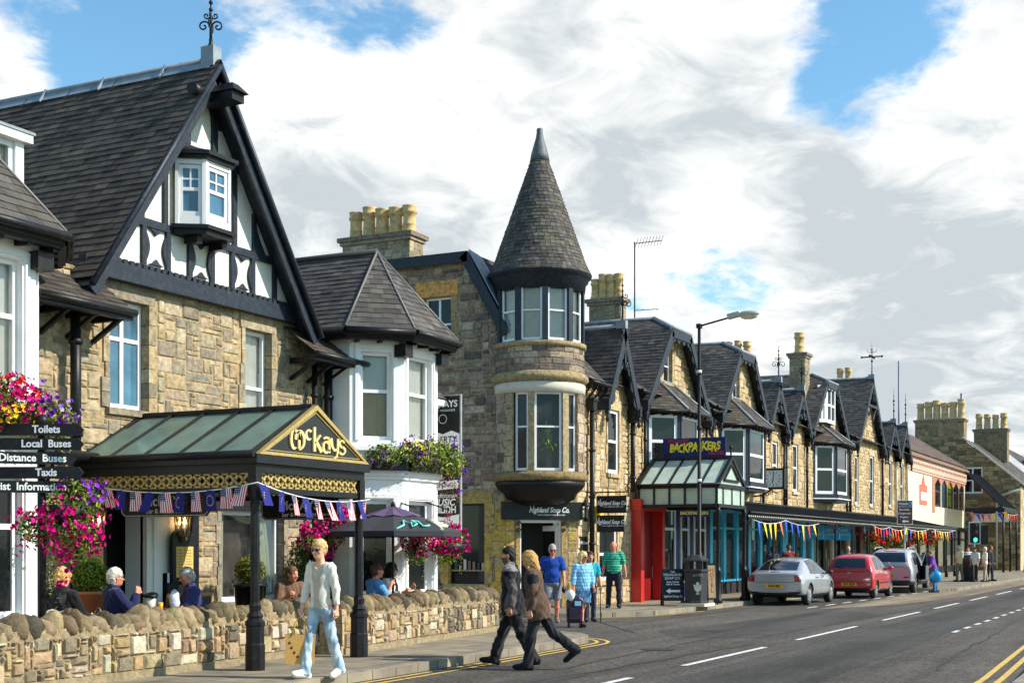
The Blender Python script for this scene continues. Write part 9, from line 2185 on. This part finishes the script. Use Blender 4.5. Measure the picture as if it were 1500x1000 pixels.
def table(x, y, label, m_):
    o = thing('terrace_table', (x, y, .12), label, 'table', 'tables on the terrace'); m = MB(); m.lathe((x, y, .84), [(.38, 0), (.39, .015), (.38, .03)], 24); m.build('tabletop', m_, o); m = MB(); m.lathe((x, y, .12), [(.24, 0), (.22, .03), (.03, .05), (.03, .72)], 14); m.build('pedestal', M_IRON, o)
table(14.38, 12.70, 'round dark table with drinks between the three seated guests', M_BLACK); table(18.6, 12.72, 'round table with blue cloth behind the coping', mat('blue_cloth', L(40, 80, 190), rough=.8)); table(20.15, 12.98, 'round table before the couple under the parasol', M_BLACK)
def drink(name, x, y, r, h, m_, label, cat='glass'): m = MB(); m.lathe((x, y, .871), [(r * .8, 0), (r, h), (r * .9, h), (r * .75, .02)], 14); return tag(m.build(name, m_, loc=(x, y, .871)), label, cat)
drink('drink_glass', 14.40, 12.62, .036, .13, mat('orange_juice', L(244, 170, 20), rough=.2), 'glass of orange juice on the dark terrace table'); drink('drink_glass', 14.30, 12.64, .034, .12, mat('cola', (.03, .012, .008), rough=.1), 'short glass of dark cola left of the orange juice')
drink('cutlery_pot', 14.14, 12.56, .08, .2, mat('cream_pot', L(226, 216, 190), rough=.5), 'cream cutlery pot with dark cloth on the near terrace table', 'pot'); m = MB(); m.ball((14.14, 12.56, 1.1), .09, 9, 5, sq=(1.2, 1.2, .5), jit=.25); tag(m.build('napkin', M_BLACK, loc=(14.14, 12.56, 1.05)), 'crumpled black and white napkin stuffed in the cream pot', 'napkin')
m = MB(); m.ball((14.60, 12.55, 1.02), .1, 9, 7, sq=(.7, .7, 1.4), jit=.22); tag(m.build('wrapped_cutlery', mat('white_blue_paper', (.72, .74, .82), rough=.6, var=.3, scale=30), loc=(14.60, 12.55, .87)), 'bunch of white and blue wrapped cutlery beside the orange juice', 'cutlery')
m = MB(); m.lathe((12.3, 12.3, .97), [(.03, 0), (.005, .01), (.005, .08), (.04, .12), (.045, .19), (.035, .22)], 12); tag(m.build('wine_glass', M_GLASS, loc=(12.3, 12.3, .97)), 'empty wine glass standing on the coping at the left edge', 'glass')
for i, (y, c) in enumerate(((18.62, L(226, 190, 40)), (18.76, L(230, 230, 224)), (18.9, L(20, 110, 110)), (19.2, L(210, 214, 190)))):
    m = MB(); m.lathe((y, 14.44, .92), [(.045, 0), (.045, .2), (.015, .27), (.015, .33)], 10, col=c); tag(m.build('bottle', M_ATTR, loc=(y, 14.44, .92)), ['yellow bottle on the pub window sill', 'white-labelled bottle on the pub window sill', 'teal bottle on the pub window sill', 'pale green bottle by the pub curtain'][i], 'bottle')
